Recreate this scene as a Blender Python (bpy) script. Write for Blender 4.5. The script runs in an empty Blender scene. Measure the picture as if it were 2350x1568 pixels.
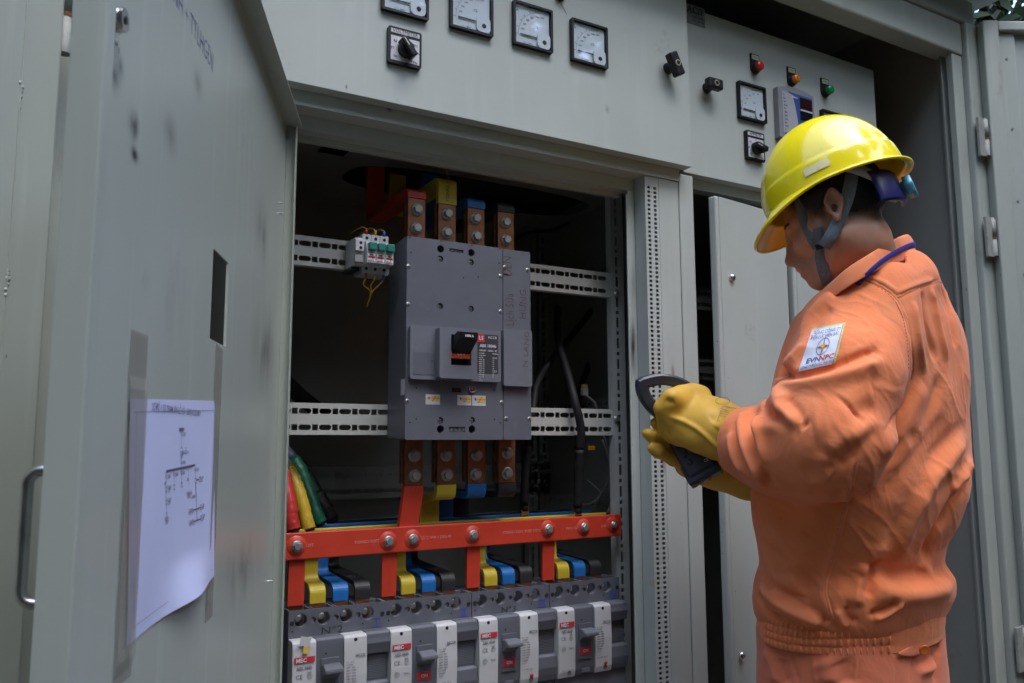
import bpy, bmesh, math, random
import numpy as np
from mathutils import Vector, Matrix, noise as mnoise
from mathutils.bvhtree import BVHTree
random.seed(7)
sc = bpy.context.scene
C = sc.collection
ZC = 1.15                      # eye height above the ground

# ------------------------------------------------------------------ camera
def _axes(yaw, pitch, roll):
    f = np.array([math.sin(yaw)*math.cos(pitch), math.cos(yaw)*math.cos(pitch), math.sin(pitch)])
    r = np.array([math.cos(yaw), -math.sin(yaw), 0.0])
    u = np.cross(r, f)
    return (math.cos(roll)*r + math.sin(roll)*u, -math.sin(roll)*r + math.cos(roll)*u, f)
AR, AU, AF = _axes(math.radians(30.0957), math.radians(7.009), math.radians(-0.22))
FOC, PX, PY = 1900.0, 1175.0, 784.0
cam_d = bpy.data.cameras.new('camera')
cam = bpy.data.objects.new('camera', cam_d); C.objects.link(cam)
cam.matrix_world = Matrix(((AR[0], AU[0], -AF[0], 0), (AR[1], AU[1], -AF[1], 0), (AR[2], AU[2], -AF[2], ZC), (0, 0, 0, 1)))
cam_d.sensor_width = 36.0
cam_d.lens = 36.0*FOC/2350.0
cam_d.clip_start = 0.02; cam_d.clip_end = 600
cam_d.dof.use_dof = True; cam_d.dof.focus_distance = 1.60; cam_d.dof.aperture_fstop = 14.0
sc.camera = cam

# ------------------------------------------------------------------ light
SUN_EL, SUN_AZ = 60.0, 172.0         # azimuth measured clockwise from +Y
w = bpy.data.worlds.new('World'); sc.world = w; w.use_nodes = True
nt = w.node_tree; nt.nodes.clear()
sky = nt.nodes.new('ShaderNodeTexSky'); sky.sky_type = 'NISHITA'; sky.sun_disc = False
sky.sun_elevation = math.radians(SUN_EL); sky.sun_rotation = math.radians(SUN_AZ)
sky.air_density = 1.0; sky.dust_density = 1.0; sky.ozone_density = 1.0
bg = nt.nodes.new('ShaderNodeBackground'); bg.inputs['Strength'].default_value = 0.15
wo = nt.nodes.new('ShaderNodeOutputWorld')
nt.links.new(sky.outputs[0], bg.inputs[0]); nt.links.new(bg.outputs[0], wo.inputs[0])
sd = bpy.data.lights.new('sun', 'SUN'); sd.energy = 0.5; sd.angle = math.radians(65); sd.color = (1.0, 0.97, 0.92)
sun = bpy.data.objects.new('sun', sd); C.objects.link(sun)
_s = Vector((math.sin(math.radians(SUN_AZ))*math.cos(math.radians(SUN_EL)), math.cos(math.radians(SUN_AZ))*math.cos(math.radians(SUN_EL)), math.sin(math.radians(SUN_EL))))
sun.rotation_euler = _s.to_track_quat('Z', 'Y').to_euler(); sun.location = (0, -6, 8)
sc.view_settings.view_transform = 'Standard'; sc.view_settings.look = 'None'
sc.view_settings.exposure = 2.85; sc.view_settings.gamma = 1.0; sc.view_settings.use_curve_mapping = False
sc.render.engine = 'CYCLES'
sc.cycles.use_denoising = True
sc.cycles.max_bounces = 8; sc.cycles.diffuse_bounces = 5; sc.cycles.glossy_bounces = 4; sc.cycles.transmission_bounces = 4

# ------------------------------------------------------------------ survey: where a sight line meets a real plane
def ray(px, py):
    d = AF*FOC + AR*(px-PX) - AU*(py-PY)
    return d
def at(px, py, Y):             # on the vertical plane y = Y
    d = ray(px, py); d = d*(Y/d[1]); return Vector((d[0], d[1], d[2]+ZC))
def dep(px, py, D):            # at camera depth D
    d = ray(px, py)*(D/FOC); return Vector((d[0], d[1], d[2]+ZC))
def proj(P):
    v = np.array([P[0], P[1], P[2]-ZC]); z = v@AF
    return PX + FOC*(v@AR)/z, PY - FOC*(v@AU)/z

# ------------------------------------------------------------------ scene helpers
def thing(name, label, cat, loc=(0, 0, 0), rotz=0.0, group=None):
    o = bpy.data.objects.new(name, None); C.objects.link(o); o.empty_display_size = 0.03
    o.location = loc; o.rotation_euler = (0, 0, rotz)
    o['label'] = label; o['category'] = cat
    if group: o['group'] = group
    return o
def tag(o, label, cat, group=None):
    o['label'] = label; o['category'] = cat
    if group: o['group'] = group
    return o
def dup(root, loc, label=None, rotz=None):
    r = root.copy(); C.objects.link(r); r.location = loc
    if rotz is not None: r.rotation_euler = (0, 0, rotz)
    if label: r['label'] = label
    for ch in list(root.children):
        c = ch.copy(); C.objects.link(c); c.parent = r
        for g in list(ch.children):
            d = g.copy(); C.objects.link(d); d.parent = c
    return r

class MB:
    """collects shapes; build() links them as ONE mesh object"""
    def __init__(s): s.v = []; s.f = []; s.sm = []
    def add(s, vs, fs, smooth=False, M=None):
        n = len(s.v)
        s.v += [tuple(M @ Vector(v)) if M is not None else tuple(v) for v in vs]
        s.f += [tuple(i+n for i in f) for f in fs]; s.sm += [smooth]*len(fs)
        return s
    def bm(s, bm, smooth=False, M=None):
        bm.verts.index_update()
        s.add([v.co.copy() for v in bm.verts], [[v.index for v in f.verts] for f in bm.faces], smooth, M); bm.free(); return s
    def mesh(s, me, M=None, smooth=False):
        s.add([v.co.copy() for v in me.vertices], [tuple(p.vertices) for p in me.polygons], smooth, M); return s
    def box(s, x0, x1, y0, y1, z0, z1, bev=0.0, seg=2, M=None):
        b = bmesh.new(); bmesh.ops.create_cube(b, size=1.0)
        for v in b.verts:
            v.co = Vector(((x0+x1)/2+v.co.x*(x1-x0), (y0+y1)/2+v.co.y*(y1-y0), (z0+z1)/2+v.co.z*(z1-z0)))
        if bev > 0:
            bmesh.ops.bevel(b, geom=list(b.edges), offset=bev, segments=seg, profile=0.5, affect='EDGES', clamp_overlap=True)
        return s.bm(b, False, M)
    def cyl(s, c, axis, r, h, n=20, r2=None, bev=0.0, smooth=True, M=None):
        """solid cylinder from c along axis by h"""
        r2 = r if r2 is None else r2
        prof = [(0, r), (h, r2)] if bev <= 0 else [(0, r-bev), (bev, r), (h-bev, r2), (h, r2-bev)]
        return s.lathe(c, axis, prof, n, M=M)
    def lathe(s, c, axis, prof, n=24, M=None, caps=True):
        a = Vector(axis).normalized(); t = a.orthogonal().normalized(); q = a.cross(t); c = Vector(c)
        vs = []; fs = []
        for h, r in prof:
            for i in range(n):
                an = 2*math.pi*i/n
                vs.append(c + a*h + (t*math.cos(an)+q*math.sin(an))*r)
        m = len(prof)
        for j in range(m-1):
            for i in range(n):
                k = (i+1) % n
                fs.append((j*n+i, j*n+k, (j+1)*n+k, (j+1)*n+i))
        s.add(vs, fs, True, M)
        if caps:
            k0 = len(s.v)
            s.add(vs[:n], [tuple(range(n))[::-1]], False, M); s.add(vs[-n:], [tuple(range(n))], False, M)
        return s
    def hexbolt(s, c, axis, r, h, M=None):
        s.lathe(c, axis, [(0, r*1.35), (h*0.22, r*1.35), (h*0.22, r*1.1), (h*0.3, r*1.1)], 20, M=M)
        a = Vector(axis).normalized()
        s2 = [(h*0.3, r), (h*0.88, r), (h, r*0.86)]
        t = MB(); t.lathe(c, axis, s2, 6); s.add(t.v, t.f, False, M); return s
    def tube(s, pts, r, n=12, closed=False, radii=None, M=None):
        P = [Vector(p) for p in pts]; m = len(P); vs = []; fs = []
        up = None
        for i in range(m):
            d = (P[min(i+1, m-1)]-P[max(i-1, 0)]).normalized() if not closed else (P[(i+1) % m]-P[i-1]).normalized()
            if up is None: up = d.orthogonal().normalized()
            up = (up - d*up.dot(d)).normalized(); q = d.cross(up)
            rr = radii[i] if radii else r
            for k in range(n):
                an = 2*math.pi*k/n; vs.append(P[i]+(up*math.cos(an)+q*math.sin(an))*rr)
        for i in range(m if closed else m-1):
            j = (i+1) % m
            for k in range(n):
                l = (k+1) % n; fs.append((i*n+k, i*n+l, j*n+l, j*n+k))
        if not closed: fs += [tuple(range(n))[::-1], tuple(range((m-1)*n, m*n))]
        return s.add(vs, fs, True, M)
    def strap(s, pts, side, wd, th, M=None):
        """flat bar of width wd (along side) and thickness th swept along pts"""
        P = [Vector(p) for p in pts]; sd_ = Vector(side).normalized(); m = len(P); vs = []; fs = []
        for i in range(m):
            d = (P[min(i+1, m-1)]-P[max(i-1, 0)]).normalized()
            nn = d.cross(sd_).normalized()
            for a, b in ((-1, -1), (1, -1), (1, 1), (-1, 1)):
                vs.append(P[i]+sd_*(a*wd/2)+nn*(b*th/2))
        for i in range(m-1):
            for k in range(4):
                l = (k+1) % 4; fs.append((i*4+k, i*4+l, (i+1)*4+l, (i+1)*4+k))
        fs += [(3, 2, 1, 0), tuple((m-1)*4+k for k in range(4))]
        return s.add(vs, fs, False, M)
    def text(s, txt, x, z, size, y=0.0, ax='L', az='B', rot=0.0, thick=0.0003, sx=1.0, M=None, bold=0.0):
        """flat lettering in the x-z plane facing -y"""
        me = text_mesh(txt, size, ax, az, thick, bold)
        T = Matrix.Translation((x, y, z)) @ Matrix.Rotation(-rot, 4, 'Y') @ Matrix(((sx, 0, 0, 0), (0, 0, -1, 0), (0, 1, 0, 0), (0, 0, 0, 1)))
        return s.mesh(me, (M @ T) if M is not None else T)
    def rect(s, x0, x1, z0, z1, y, M=None):     # thin printed patch
        return s.box(x0, x1, y-0.0003, y, z0, z1, M=M)
    def line(s, x0, z0, x1, z1, wd, y, M=None):
        d = Vector((x1-x0, 0, z1-z0)); L = d.length; n_ = Vector((-d.z, 0, d.x))/L*wd/2
        a = Vector((x0, 0, z0)); b = Vector((x1, 0, z1)); vs = []
        for yy in (y-0.0003, y):
            for p in (a-n_, b-n_, b+n_, a+n_): vs.append((p.x, yy, p.z))
        return s.add(vs, [(0, 1, 2, 3), (7, 6, 5, 4), (0, 4, 5, 1), (1, 5, 6, 2), (2, 6, 7, 3), (3, 7, 4, 0)], False, M)
    def build(s, name, mat, parent=None, loc=None, bev=0.0, normals=True):
        me = bpy.data.meshes.new(name); me.from_pydata([tuple(v) for v in s.v], [], s.f)
        me.polygons.foreach_set('use_smooth', s.sm)
        if normals:
            b = bmesh.new(); b.from_mesh(me); bmesh.ops.recalc_face_normals(b, faces=b.faces)
            if bev > 0: bmesh.ops.bevel(b, geom=list(b.edges), offset=bev, segments=2, affect='EDGES', clamp_overlap=True)
            b.to_mesh(me); b.free()
        me.materials.append(mat); me.update()
        o = bpy.data.objects.new(name, me); C.objects.link(o)
        if parent is not None: o.parent = parent
        if loc is not None: o.location = loc
        return o

_tc = {}
def text_mesh(txt, size, ax, az, thick, bold=0.0):
    key = (txt, size, ax, az, thick, bold)
    if key in _tc: return _tc[key]
    cu = bpy.data.curves.new('t', 'FONT'); cu.body = txt; cu.size = size; cu.resolution_u = 2
    cu.align_x = {'L': 'LEFT', 'C': 'CENTER', 'R': 'RIGHT'}[ax]; cu.align_y = {'B': 'BOTTOM_BASELINE', 'C': 'CENTER', 'T': 'TOP'}[az]
    cu.extrude = thick/2; cu.offset = bold
    o = bpy.data.objects.new('t', cu); C.objects.link(o)
    me = bpy.data.meshes.new_from_object(o.evaluated_get(bpy.context.evaluated_depsgraph_get()))
    bpy.data.objects.remove(o); bpy.data.curves.remove(cu); _tc[key] = me
    return me
def plate_mesh(outer, holes, thick):
    """sheet in the x-y plane with real holes, thickness along z (centred)"""
    cu = bpy.data.curves.new('p', 'CURVE'); cu.dimensions = '2D'; cu.fill_mode = 'BOTH'; cu.extrude = thick/2
    for loop in [outer]+holes:
        sp = cu.splines.new('POLY'); sp.points.add(len(loop)-1); sp.use_cyclic_u = True
        for p, q in zip(sp.points, loop): p.co = (q[0], q[1], 0, 1)
    o = bpy.data.objects.new('p', cu); C.objects.link(o)
    me = bpy.data.meshes.new_from_object(o.evaluated_get(bpy.context.evaluated_depsgraph_get()))
    bpy.data.objects.remove(o); bpy.data.curves.remove(cu)
    return me
XZ = Matrix(((1, 0, 0, 0), (0, 0, -1, 0), (0, 1, 0, 0), (0, 0, 0, 1)))   # sheet drawn in x-y stands up facing -y
YZ = Matrix(((0, 0, 1, 0), (1, 0, 0, 0), (0, 1, 0, 0), (0, 0, 0, 1)))    # sheet drawn in x-y stands up in the y-z plane
def rrect(x0, x1, y0, y1, r, n=3):
    out = []
    for cx_, cy_, a0 in ((x1-r, y1-r, 0), (x0+r, y1-r, 90), (x0+r, y0+r, 180), (x1-r, y0+r, 270)):
        for i in range(n+1):
            a = math.radians(a0+90*i/n); out.append((cx_+r*math.cos(a), cy_+r*math.sin(a)))
    return out
def circ(x, y, r, n=14): return [(x+r*math.cos(2*math.pi*i/n), y+r*math.sin(2*math.pi*i/n)) for i in range(n)]
def rect2(x0, x1, y0, y1): return [(x0, y0), (x1, y0), (x1, y1), (x0, y1)]
def smoothpath(pts, k=6):
    P = [Vector(p) for p in pts]; out = []
    for i in range(len(P)-1):
        p0 = P[max(i-1, 0)]; p1 = P[i]; p2 = P[i+1]; p3 = P[min(i+2, len(P)-1)]
        for j in range(k):
            t = j/k
            out.append(0.5*((2*p1)+(p2-p0)*t+(2*p0-5*p1+4*p2-p3)*t*t+(3*p1-p0-3*p2+p3)*t**3))
    out.append(P[-1]); return out

# ------------------------------------------------------------------ materials
def mat(name, col, rough=0.5, metal=0.0, spec=0.5, var=0.06, scale=12.0, bump=0.0, bscale=200.0, dirt=None, dirt_amt=0.0, dirt_scale=6.0, coat=0.0, rvar=0.0, emis=None, stretch=None, specks=0, streak=0):
    m = bpy.data.materials.new(name); m.use_nodes = True; t = m.node_tree; N = t.nodes; L = t.links
    b = N['Principled BSDF']; b.inputs['Roughness'].default_value = rough; b.inputs['Metallic'].default_value = metal
    b.inputs['Specular IOR Level'].default_value = spec; b.inputs['Coat Weight'].default_value = coat
    tc = N.new('ShaderNodeTexCoord'); src = tc.outputs['Object']
    if stretch:
        mp = N.new('ShaderNodeMapping'); mp.inputs['Scale'].default_value = stretch; L.new(src, mp.inputs[0]); src = mp.outputs[0]
    n1 = N.new('ShaderNodeTexNoise'); n1.inputs['Scale'].default_value = scale; n1.inputs['Detail'].default_value = 5; n1.inputs['Roughness'].default_value = 0.6
    L.new(src, n1.inputs[0])
    rp = N.new('ShaderNodeValToRGB'); c = Vector(col)
    lo = c*(1-var); hi = c*(1+var)
    rp.color_ramp.elements[0].position = 0.3; rp.color_ramp.elements[1].position = 0.7
    rp.color_ramp.elements[0].color = (*lo, 1); rp.color_ramp.elements[1].color = (*[min(1, x) for x in hi], 1)
    L.new(n1.outputs[0], rp.inputs[0]); out = rp.outputs[0]
    if dirt is not None:
        n2 = N.new('ShaderNodeTexNoise'); n2.inputs['Scale'].default_value = dirt_scale; n2.inputs['Detail'].default_value = 8; n2.inputs['Roughness'].default_value = 0.7
        L.new(src, n2.inputs[0])
        r2 = N.new('ShaderNodeMapRange'); r2.inputs[1].default_value = 0.68-0.22*dirt_amt; r2.inputs[2].default_value = 0.86-0.1*dirt_amt
        L.new(n2.outputs[0], r2.inputs[0])
        mx = N.new('ShaderNodeMix'); mx.data_type = 'RGBA'; L.new(r2.outputs[0], mx.inputs[0]); L.new(out, mx.inputs[6]); mx.inputs[7].default_value = (*dirt, 1); out = mx.outputs[2]
    L.new(out, b.inputs['Base Color'])
    if rvar:
        mr = N.new('ShaderNodeMapRange'); mr.inputs[3].default_value = rough-rvar; mr.inputs[4].default_value = rough+rvar; L.new(n1.outputs[0], mr.inputs[0]); L.new(mr.outputs[0], b.inputs['Roughness'])
    if streak:
        mp2 = N.new('ShaderNodeMapping'); mp2.inputs['Scale'].default_value = (1, 1, 0.06); L.new(tc.outputs['Object'], mp2.inputs[0])
        n4 = N.new('ShaderNodeTexNoise'); n4.inputs['Scale'].default_value = 42; n4.inputs['Detail'].default_value = 5; L.new(mp2.outputs[0], n4.inputs[0])
        r4 = N.new('ShaderNodeMapRange'); r4.inputs[1].default_value = 0.56; r4.inputs[2].default_value = 0.78; r4.inputs[4].default_value = streak; L.new(n4.outputs[0], r4.inputs[0])
        m4 = N.new('ShaderNodeMix'); m4.data_type = 'RGBA'; L.new(r4.outputs[0], m4.inputs[0]); L.new(out, m4.inputs[6]); m4.inputs[7].default_value = (*[min(1, x*1.28+0.03) for x in col], 1); out = m4.outputs[2]
        n5 = N.new('ShaderNodeTexNoise'); n5.inputs['Scale'].default_value = 1.7; n5.inputs['Detail'].default_value = 4; L.new(src, n5.inputs[0])
        r5_ = N.new('ShaderNodeMapRange'); r5_.inputs[1].default_value = 0.45; r5_.inputs[2].default_value = 0.75; r5_.inputs[4].default_value = 0.35; L.new(n5.outputs[0], r5_.inputs[0])
        m5 = N.new('ShaderNodeMix'); m5.data_type = 'RGBA'; L.new(r5_.outputs[0], m5.inputs[0]); L.new(out, m5.inputs[6]); m5.inputs[7].default_value = (col[0]*0.72, col[1]*0.69, col[2]*0.66, 1); out = m5.outputs[2]
        L.new(out, b.inputs['Base Color'])
    if bump:
        n3 = N.new('ShaderNodeTexNoise'); n3.inputs['Scale'].default_value = bscale; n3.inputs['Detail'].default_value = 3
        L.new(src, n3.inputs[0]); bp = N.new('ShaderNodeBump'); bp.inputs['Strength'].default_value = bump; bp.inputs['Distance'].default_value = 0.001
        L.new(n3.outputs[0], bp.inputs['Height']); L.new(bp.outputs[0], b.inputs['Normal'])
    if specks:
        v = N.new('ShaderNodeTexVoronoi'); v.inputs['Scale'].default_value = specks; L.new(src, v.inputs[0])
        lt = N.new('ShaderNodeMath'); lt.operation = 'LESS_THAN'; lt.inputs[1].default_value = 0.055; L.new(v.outputs['Distance'], lt.inputs[0])
        sp = N.new('ShaderNodeSeparateColor'); L.new(v.outputs['Color'], sp.inputs[0]); gt = N.new('ShaderNodeMath'); gt.operation = 'GREATER_THAN'; gt.inputs[1].default_value = 0.62; L.new(sp.outputs[0], gt.inputs[0])
        mm_ = N.new('ShaderNodeMath'); mm_.operation = 'MULTIPLY'; L.new(lt.outputs[0], mm_.inputs[0]); L.new(gt.outputs[0], mm_.inputs[1])
        m3 = N.new('ShaderNodeMath'); m3.operation = 'MULTIPLY'; L.new(mm_.outputs[0], m3.inputs[0]); L.new(sp.outputs[1], m3.inputs[1])
        mx = N.new('ShaderNodeMix'); mx.data_type = 'RGBA'; L.new(m3.outputs[0], mx.inputs[0]); L.new(out, mx.inputs[6]); mx.inputs[7].default_value = (0.07, 0.04, 0.025, 1); L.new(mx.outputs[2], b.inputs['Base Color'])
    if emis:
        b.inputs['Emission Color'].default_value = (*emis[0], 1); b.inputs['Emission Strength'].default_value = emis[1]
    return m
PAINT = mat('grey cabinet paint', (0.415, 0.460, 0.437), 0.42, spec=0.45, var=0.035, scale=5, bump=0.05, bscale=160, dirt=(0.26, 0.22, 0.15), dirt_amt=0.22, dirt_scale=9, rvar=0.05, specks=34, streak=0.22)
PAINT_DOOR = mat('grey door paint', (0.43, 0.475, 0.425), 0.32, spec=0.5, var=0.05, scale=4, bump=0.05, bscale=120, dirt=(0.24, 0.24, 0.23), dirt_amt=0.12, dirt_scale=5, rvar=0.05, stretch=(1, 1, 0.35), specks=30, streak=0.5)
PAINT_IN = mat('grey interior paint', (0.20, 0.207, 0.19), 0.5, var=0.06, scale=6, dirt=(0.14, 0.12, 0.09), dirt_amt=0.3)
PAINT_KIOSK = mat('weathered kiosk paint', (0.36, 0.39, 0.345), 0.5, var=0.07, scale=7, bump=0.1, bscale=60, dirt=(0.22, 0.15, 0.08), dirt_amt=0.32, dirt_scale=10, stretch=(1, 1, 0.4), specks=30, streak=0.4)
RAIL = mat('pale rail paint', (0.43, 0.44, 0.41), 0.5, var=0.05, dirt=(0.2, 0.16, 0.1), dirt_amt=0.2)
RUST = mat('rust', (0.16, 0.06, 0.025), 0.9, var=0.4, scale=60)
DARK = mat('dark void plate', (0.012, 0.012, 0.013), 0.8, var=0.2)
PLASTIC = mat('grey breaker plastic', (0.105, 0.112, 0.135), 0.42, var=0.07, scale=18, bump=0.12, bscale=700, dirt=(0.22, 0.2, 0.18), dirt_amt=0.2, dirt_scale=14)
PLASTIC2 = mat('lighter grey breaker plastic', (0.135, 0.143, 0.168), 0.45, var=0.07, scale=18, bump=0.1, bscale=700, dirt=(0.28, 0.24, 0.19), dirt_amt=0.3, dirt_scale=14)
BLACK = mat('black plastic', (0.011, 0.012, 0.014), 0.38, spec=0.3, var=0.2, bump=0.05, bscale=500)
BLACKR = mat('black rubber', (0.011, 0.011, 0.012), 0.6, spec=0.25, var=0.3, scale=30)
WHITE = mat('white plastic', (0.50, 0.51, 0.52), 0.4, var=0.03, dirt=(0.4, 0.36, 0.28), dirt_amt=0.2, dirt_scale=25)
DIAL = mat('dial white', (0.82, 0.84, 0.86), 0.5, var=0.02)
GREYW = mat('pale grey legend plate', (0.55, 0.56, 0.60), 0.45, var=0.03)
INK = mat('black print', (0.03, 0.03, 0.035), 0.6, var=0.1)
INKG = mat('grey print', (0.22, 0.22, 0.24), 0.6, var=0.1)
INKW = mat('white print', (0.6, 0.6, 0.62), 0.6, var=0.05)
INKB = mat('blue marker ink', (0.04, 0.055, 0.42), 0.6, var=0.2)
INKR = mat('dark red marker ink', (0.085, 0.03, 0.028), 0.6, var=0.3, scale=80)
COPPER = mat('bare copper', (0.30, 0.13, 0.07), 0.38, metal=0.75, var=0.25, scale=40, dirt=(0.1, 0.05, 0.03), dirt_amt=0.4, dirt_scale=30)
ZINC = mat('zinc bolts', (0.40, 0.40, 0.385), 0.45, metal=0.8, var=0.2, scale=90, dirt=(0.28, 0.25, 0.2), dirt_amt=0.3, dirt_scale=60)
STEEL = mat('polished steel', (0.6, 0.6, 0.62), 0.16, metal=1.0, var=0.1, scale=40)
CHROME = mat('tarnished chrome', (0.5, 0.48, 0.46), 0.25, metal=0.9, var=0.15, scale=60, dirt=(0.16, 0.07, 0.035), dirt_amt=0.75, dirt_scale=38)
SL_RED = mat('red sleeve', (0.52, 0.045, 0.022), 0.42, var=0.10, scale=25, bump=0.06, bscale=250, dirt=(0.26, 0.05, 0.035), dirt_amt=0.25, dirt_scale=30)
SL_YEL = mat('yellow sleeve', (0.50, 0.38, 0.03), 0.42, var=0.08, scale=25, bump=0.06, bscale=250, dirt=(0.28, 0.22, 0.08), dirt_amt=0.3, dirt_scale=26)
SL_BLU = mat('blue sleeve', (0.012, 0.13, 0.40), 0.42, var=0.12, scale=25, bump=0.06, bscale=250, dirt=(0.10, 0.13, 0.2), dirt_amt=0.3, dirt_scale=26)
SL_BLK = mat('dusty black sleeve', (0.022, 0.022, 0.024), 0.5, var=0.3, scale=25, dirt=(0.10, 0.085, 0.07), dirt_amt=0.5, dirt_scale=20)
TAPE_R = mat('red tape', (0.45, 0.03, 0.025), 0.4, var=0.15, scale=60, bump=0.3, bscale=120)
TAPE_Y = mat('yellow tape', (0.50, 0.33, 0.02), 0.4, var=0.15, scale=60, bump=0.3, bscale=120, dirt=(0.05, 0.04, 0.02), dirt_amt=0.3, dirt_scale=90)
TAPE_G = mat('green tape', (0.01, 0.14, 0.08), 0.4, var=0.2, scale=60, bump=0.3, bscale=120)
REDLAB = mat('red label', (0.50, 0.03, 0.04), 0.45, var=0.05)
ORLAB = mat('orange red flag', (0.75, 0.11, 0.02), 0.45, var=0.05)
GREEN_T = mat('green toggle', (0.01, 0.16, 0.12), 0.4, var=0.1)
STK_Y = mat('yellow sticker print', (0.65, 0.42, 0.08), 0.55, var=0.1)
PAINT_SHADED = mat('shaded kiosk inner paint', (0.20, 0.207, 0.19), 0.55, var=0.06, scale=6, dirt=(0.12, 0.10, 0.08), dirt_amt=0.3)  # kiosk paint darkened, the shade of the recess is put into its colour
HINGEM = mat('grimy hinge steel', (0.25, 0.265, 0.24), 0.6, var=0.15, scale=50, dirt=(0.13, 0.06, 0.03), dirt_amt=0.6, dirt_scale=45)
INKP = mat('grey printer ink', (0.12, 0.12, 0.18), 0.6, var=0.1)
PAPER = mat('white paper', (0.62, 0.67, 0.95), 0.6, var=0.02, scale=20)
# ------------------------------------------------------------------ trees round the yard
LEAF = mat('leaf green', (0.04, 0.062, 0.018), 0.55, var=0.45, scale=1.5)
BARK = mat('bark', (0.09, 0.07, 0.05), 0.9, var=0.3, scale=8, bump=0.6, bscale=30)
def leaf_mesh(name, clumps, per, size, seed, mat_):
    """leaf-sized faces gathered in loose clumps: (x, y, z, radius)"""
    r = np.random.default_rng(seed); n = len(clumps)*per
    c = np.repeat(np.array(clumps, float), per, axis=0)
    d = r.normal(size=(n, 3)); d /= np.linalg.norm(d, axis=1)[:, None]
    p = c[:, :3]+d*(c[:, 3]*r.uniform(0.25, 1.05, n)**0.6)[:, None]*np.array([1, 1, 0.75])
    a = r.normal(size=(n, 3)); a /= np.linalg.norm(a, axis=1)[:, None]
    b = np.cross(a, r.normal(size=(n, 3))); b /= np.linalg.norm(b, axis=1)[:, None]
    s = (size*r.uniform(0.6, 1.3, n))[:, None]
    V = np.stack([p-a*s, p+b*s*0.42, p+a*s, p-b*s*0.42], 1).reshape(-1, 3)
    me = bpy.data.meshes.new(name); me.from_pydata(V.tolist(), [], np.arange(n*4).reshape(-1, 4).tolist()); me.materials.append(mat_)
    return me
rg = random.Random(11)
cl = []
for k in range(400):           # unseen woodland behind and beside the yard, thickened to block low sky light
    a = math.radians(rg.uniform(76, 292)); R_ = rg.uniform(4.4, 8.5); z = 0.3+rg.uniform(0, 1)**1.3*5.6
    cl.append((math.sin(a)*R_+0.6, math.cos(a)*R_, z, rg.uniform(0.7, 1.3)))
for k in range(26):            # overhanging boughs
    a = math.radians(rg.uniform(95, 265)); R_ = rg.uniform(2.2, 5.0); cl.append((math.sin(a)*R_+0.6, math.cos(a)*R_, rg.uniform(4.4, 6.6), rg.uniform(0.5, 0.9)))
me = leaf_mesh('woodland', cl, 150, 0.21, 5, LEAF)
wood = bpy.data.objects.new('woodland', me); C.objects.link(wood); wood['kind'] = 'stuff'; wood['label'] = 'unseen green trees around the yard'
tk = MB()
for k in range(14):
    a = math.radians(95+k*13); R_ = rg.uniform(5.5, 7.5); x, y = math.sin(a)*R_+0.6, math.cos(a)*R_
    tk.tube([(x, y, -0.1), (x+0.1, y+0.05, 2), (x+rg.uniform(-.4, .4), y+rg.uniform(-.4, .4), 5)], 0.1, 8, radii=[0.16, 0.12, 0.06])
t_ = tk.build('woodland_trunks', BARK); t_['kind'] = 'stuff'; t_['label'] = 'trunks of the trees around the yard'
# one tree stands right behind the kiosk
tr = thing('tree', 'dark leafy tree behind the right end of the kiosk roof', 'tree', (6.1, 3.4, 0))
tk = MB(); tk.tube([(0, 0, -0.1), (0.05, 0.02, 1.4), (-0.05, 0.05, 2.8), (0.05, 0, 4.2)], 0.1, 12, radii=[0.26, 0.2, 0.17, 0.08])
for k in range(7):
    a = k*0.9; tk.tube([(0, 0.03, 2.0+0.25*k), (0.5*math.cos(a), 0.5*math.sin(a), 2.5+0.3*k), (1.1*math.cos(a), 1.1*math.sin(a), 2.7+0.35*k)], 0.05, 7, radii=[0.07, 0.045, 0.02])
tk.build('trunk', BARK, tr)
cl = []
for k in range(95):
    a = rg.uniform(0, 6.283); R_ = rg.uniform(0.1, 1.25); cl.append((R_*math.cos(a), R_*math.sin(a), rg.uniform(1.5, 4.8), rg.uniform(0.3, 0.55)))
cr = bpy.data.objects.new('crown', leaf_mesh('crown', cl, 130, 0.09, 9, LEAF)); C.objects.link(cr); cr.parent = tr
Z = lambda z: z+ZC
def wall(mb, x0, x1, y0, y1, z0, z1, bev=0.0): mb.box(x0, x1, y0, y1, z0, z1, bev)

# ------------------------------------------------------------------ ground
gm = mat("packed earth ground", (0.075, 0.060, 0.042), 0.9, var=0.2, scale=3, bump=0.4, bscale=40, dirt=(0.06, 0.05, 0.04), dirt_amt=0.4, dirt_scale=2)
g = MB().add([(-90, -90, 0), (90, -90, 0), (90, 90, 0), (-90, 90, 0)], [(0, 1, 2, 3)]).build('ground', gm); g['kind'] = 'structure'

# ------------------------------------------------------------------ kiosk (outer steel housing)
YK = 1.31; KXL, KXR = 0.02, 2.22
kz0, kz1 = 0.22, Z(1.135)
kiosk = thing('metal_kiosk', 'weathered grey steel kiosk housing with open doors around the switch cabinets', 'kiosk', (1.12, 1.8, 0))
o = Vector((1.12, 1.8, 0))
def kp(name, mb, m=PAINT_KIOSK): 
    mb.v = [(v[0]-o.x, v[1]-o.y, v[2]) for v in mb.v]; return mb.build(name, m, kiosk)
kp('plinth', MB().box(KXL-0.06, KXR+0.06, YK, 2.34, 0, kz0, 0.01), gm)
kp('floor_plate', MB().box(KXL, KXR, YK+0.02, 2.30, kz0+0.001, kz0+0.02))
kp('side_wall', MB().box(KXR-0.002, KXR+0.02, YK+0.0375, 2.30, kz0+0.021, Z(1.30)), PAINT_SHADED)
kp('side_wall', MB().box(KXL-0.06, KXL-0.04, YK+0.075, 2.30, kz0+0.021, Z(1.30)), PAINT_SHADED)
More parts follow.
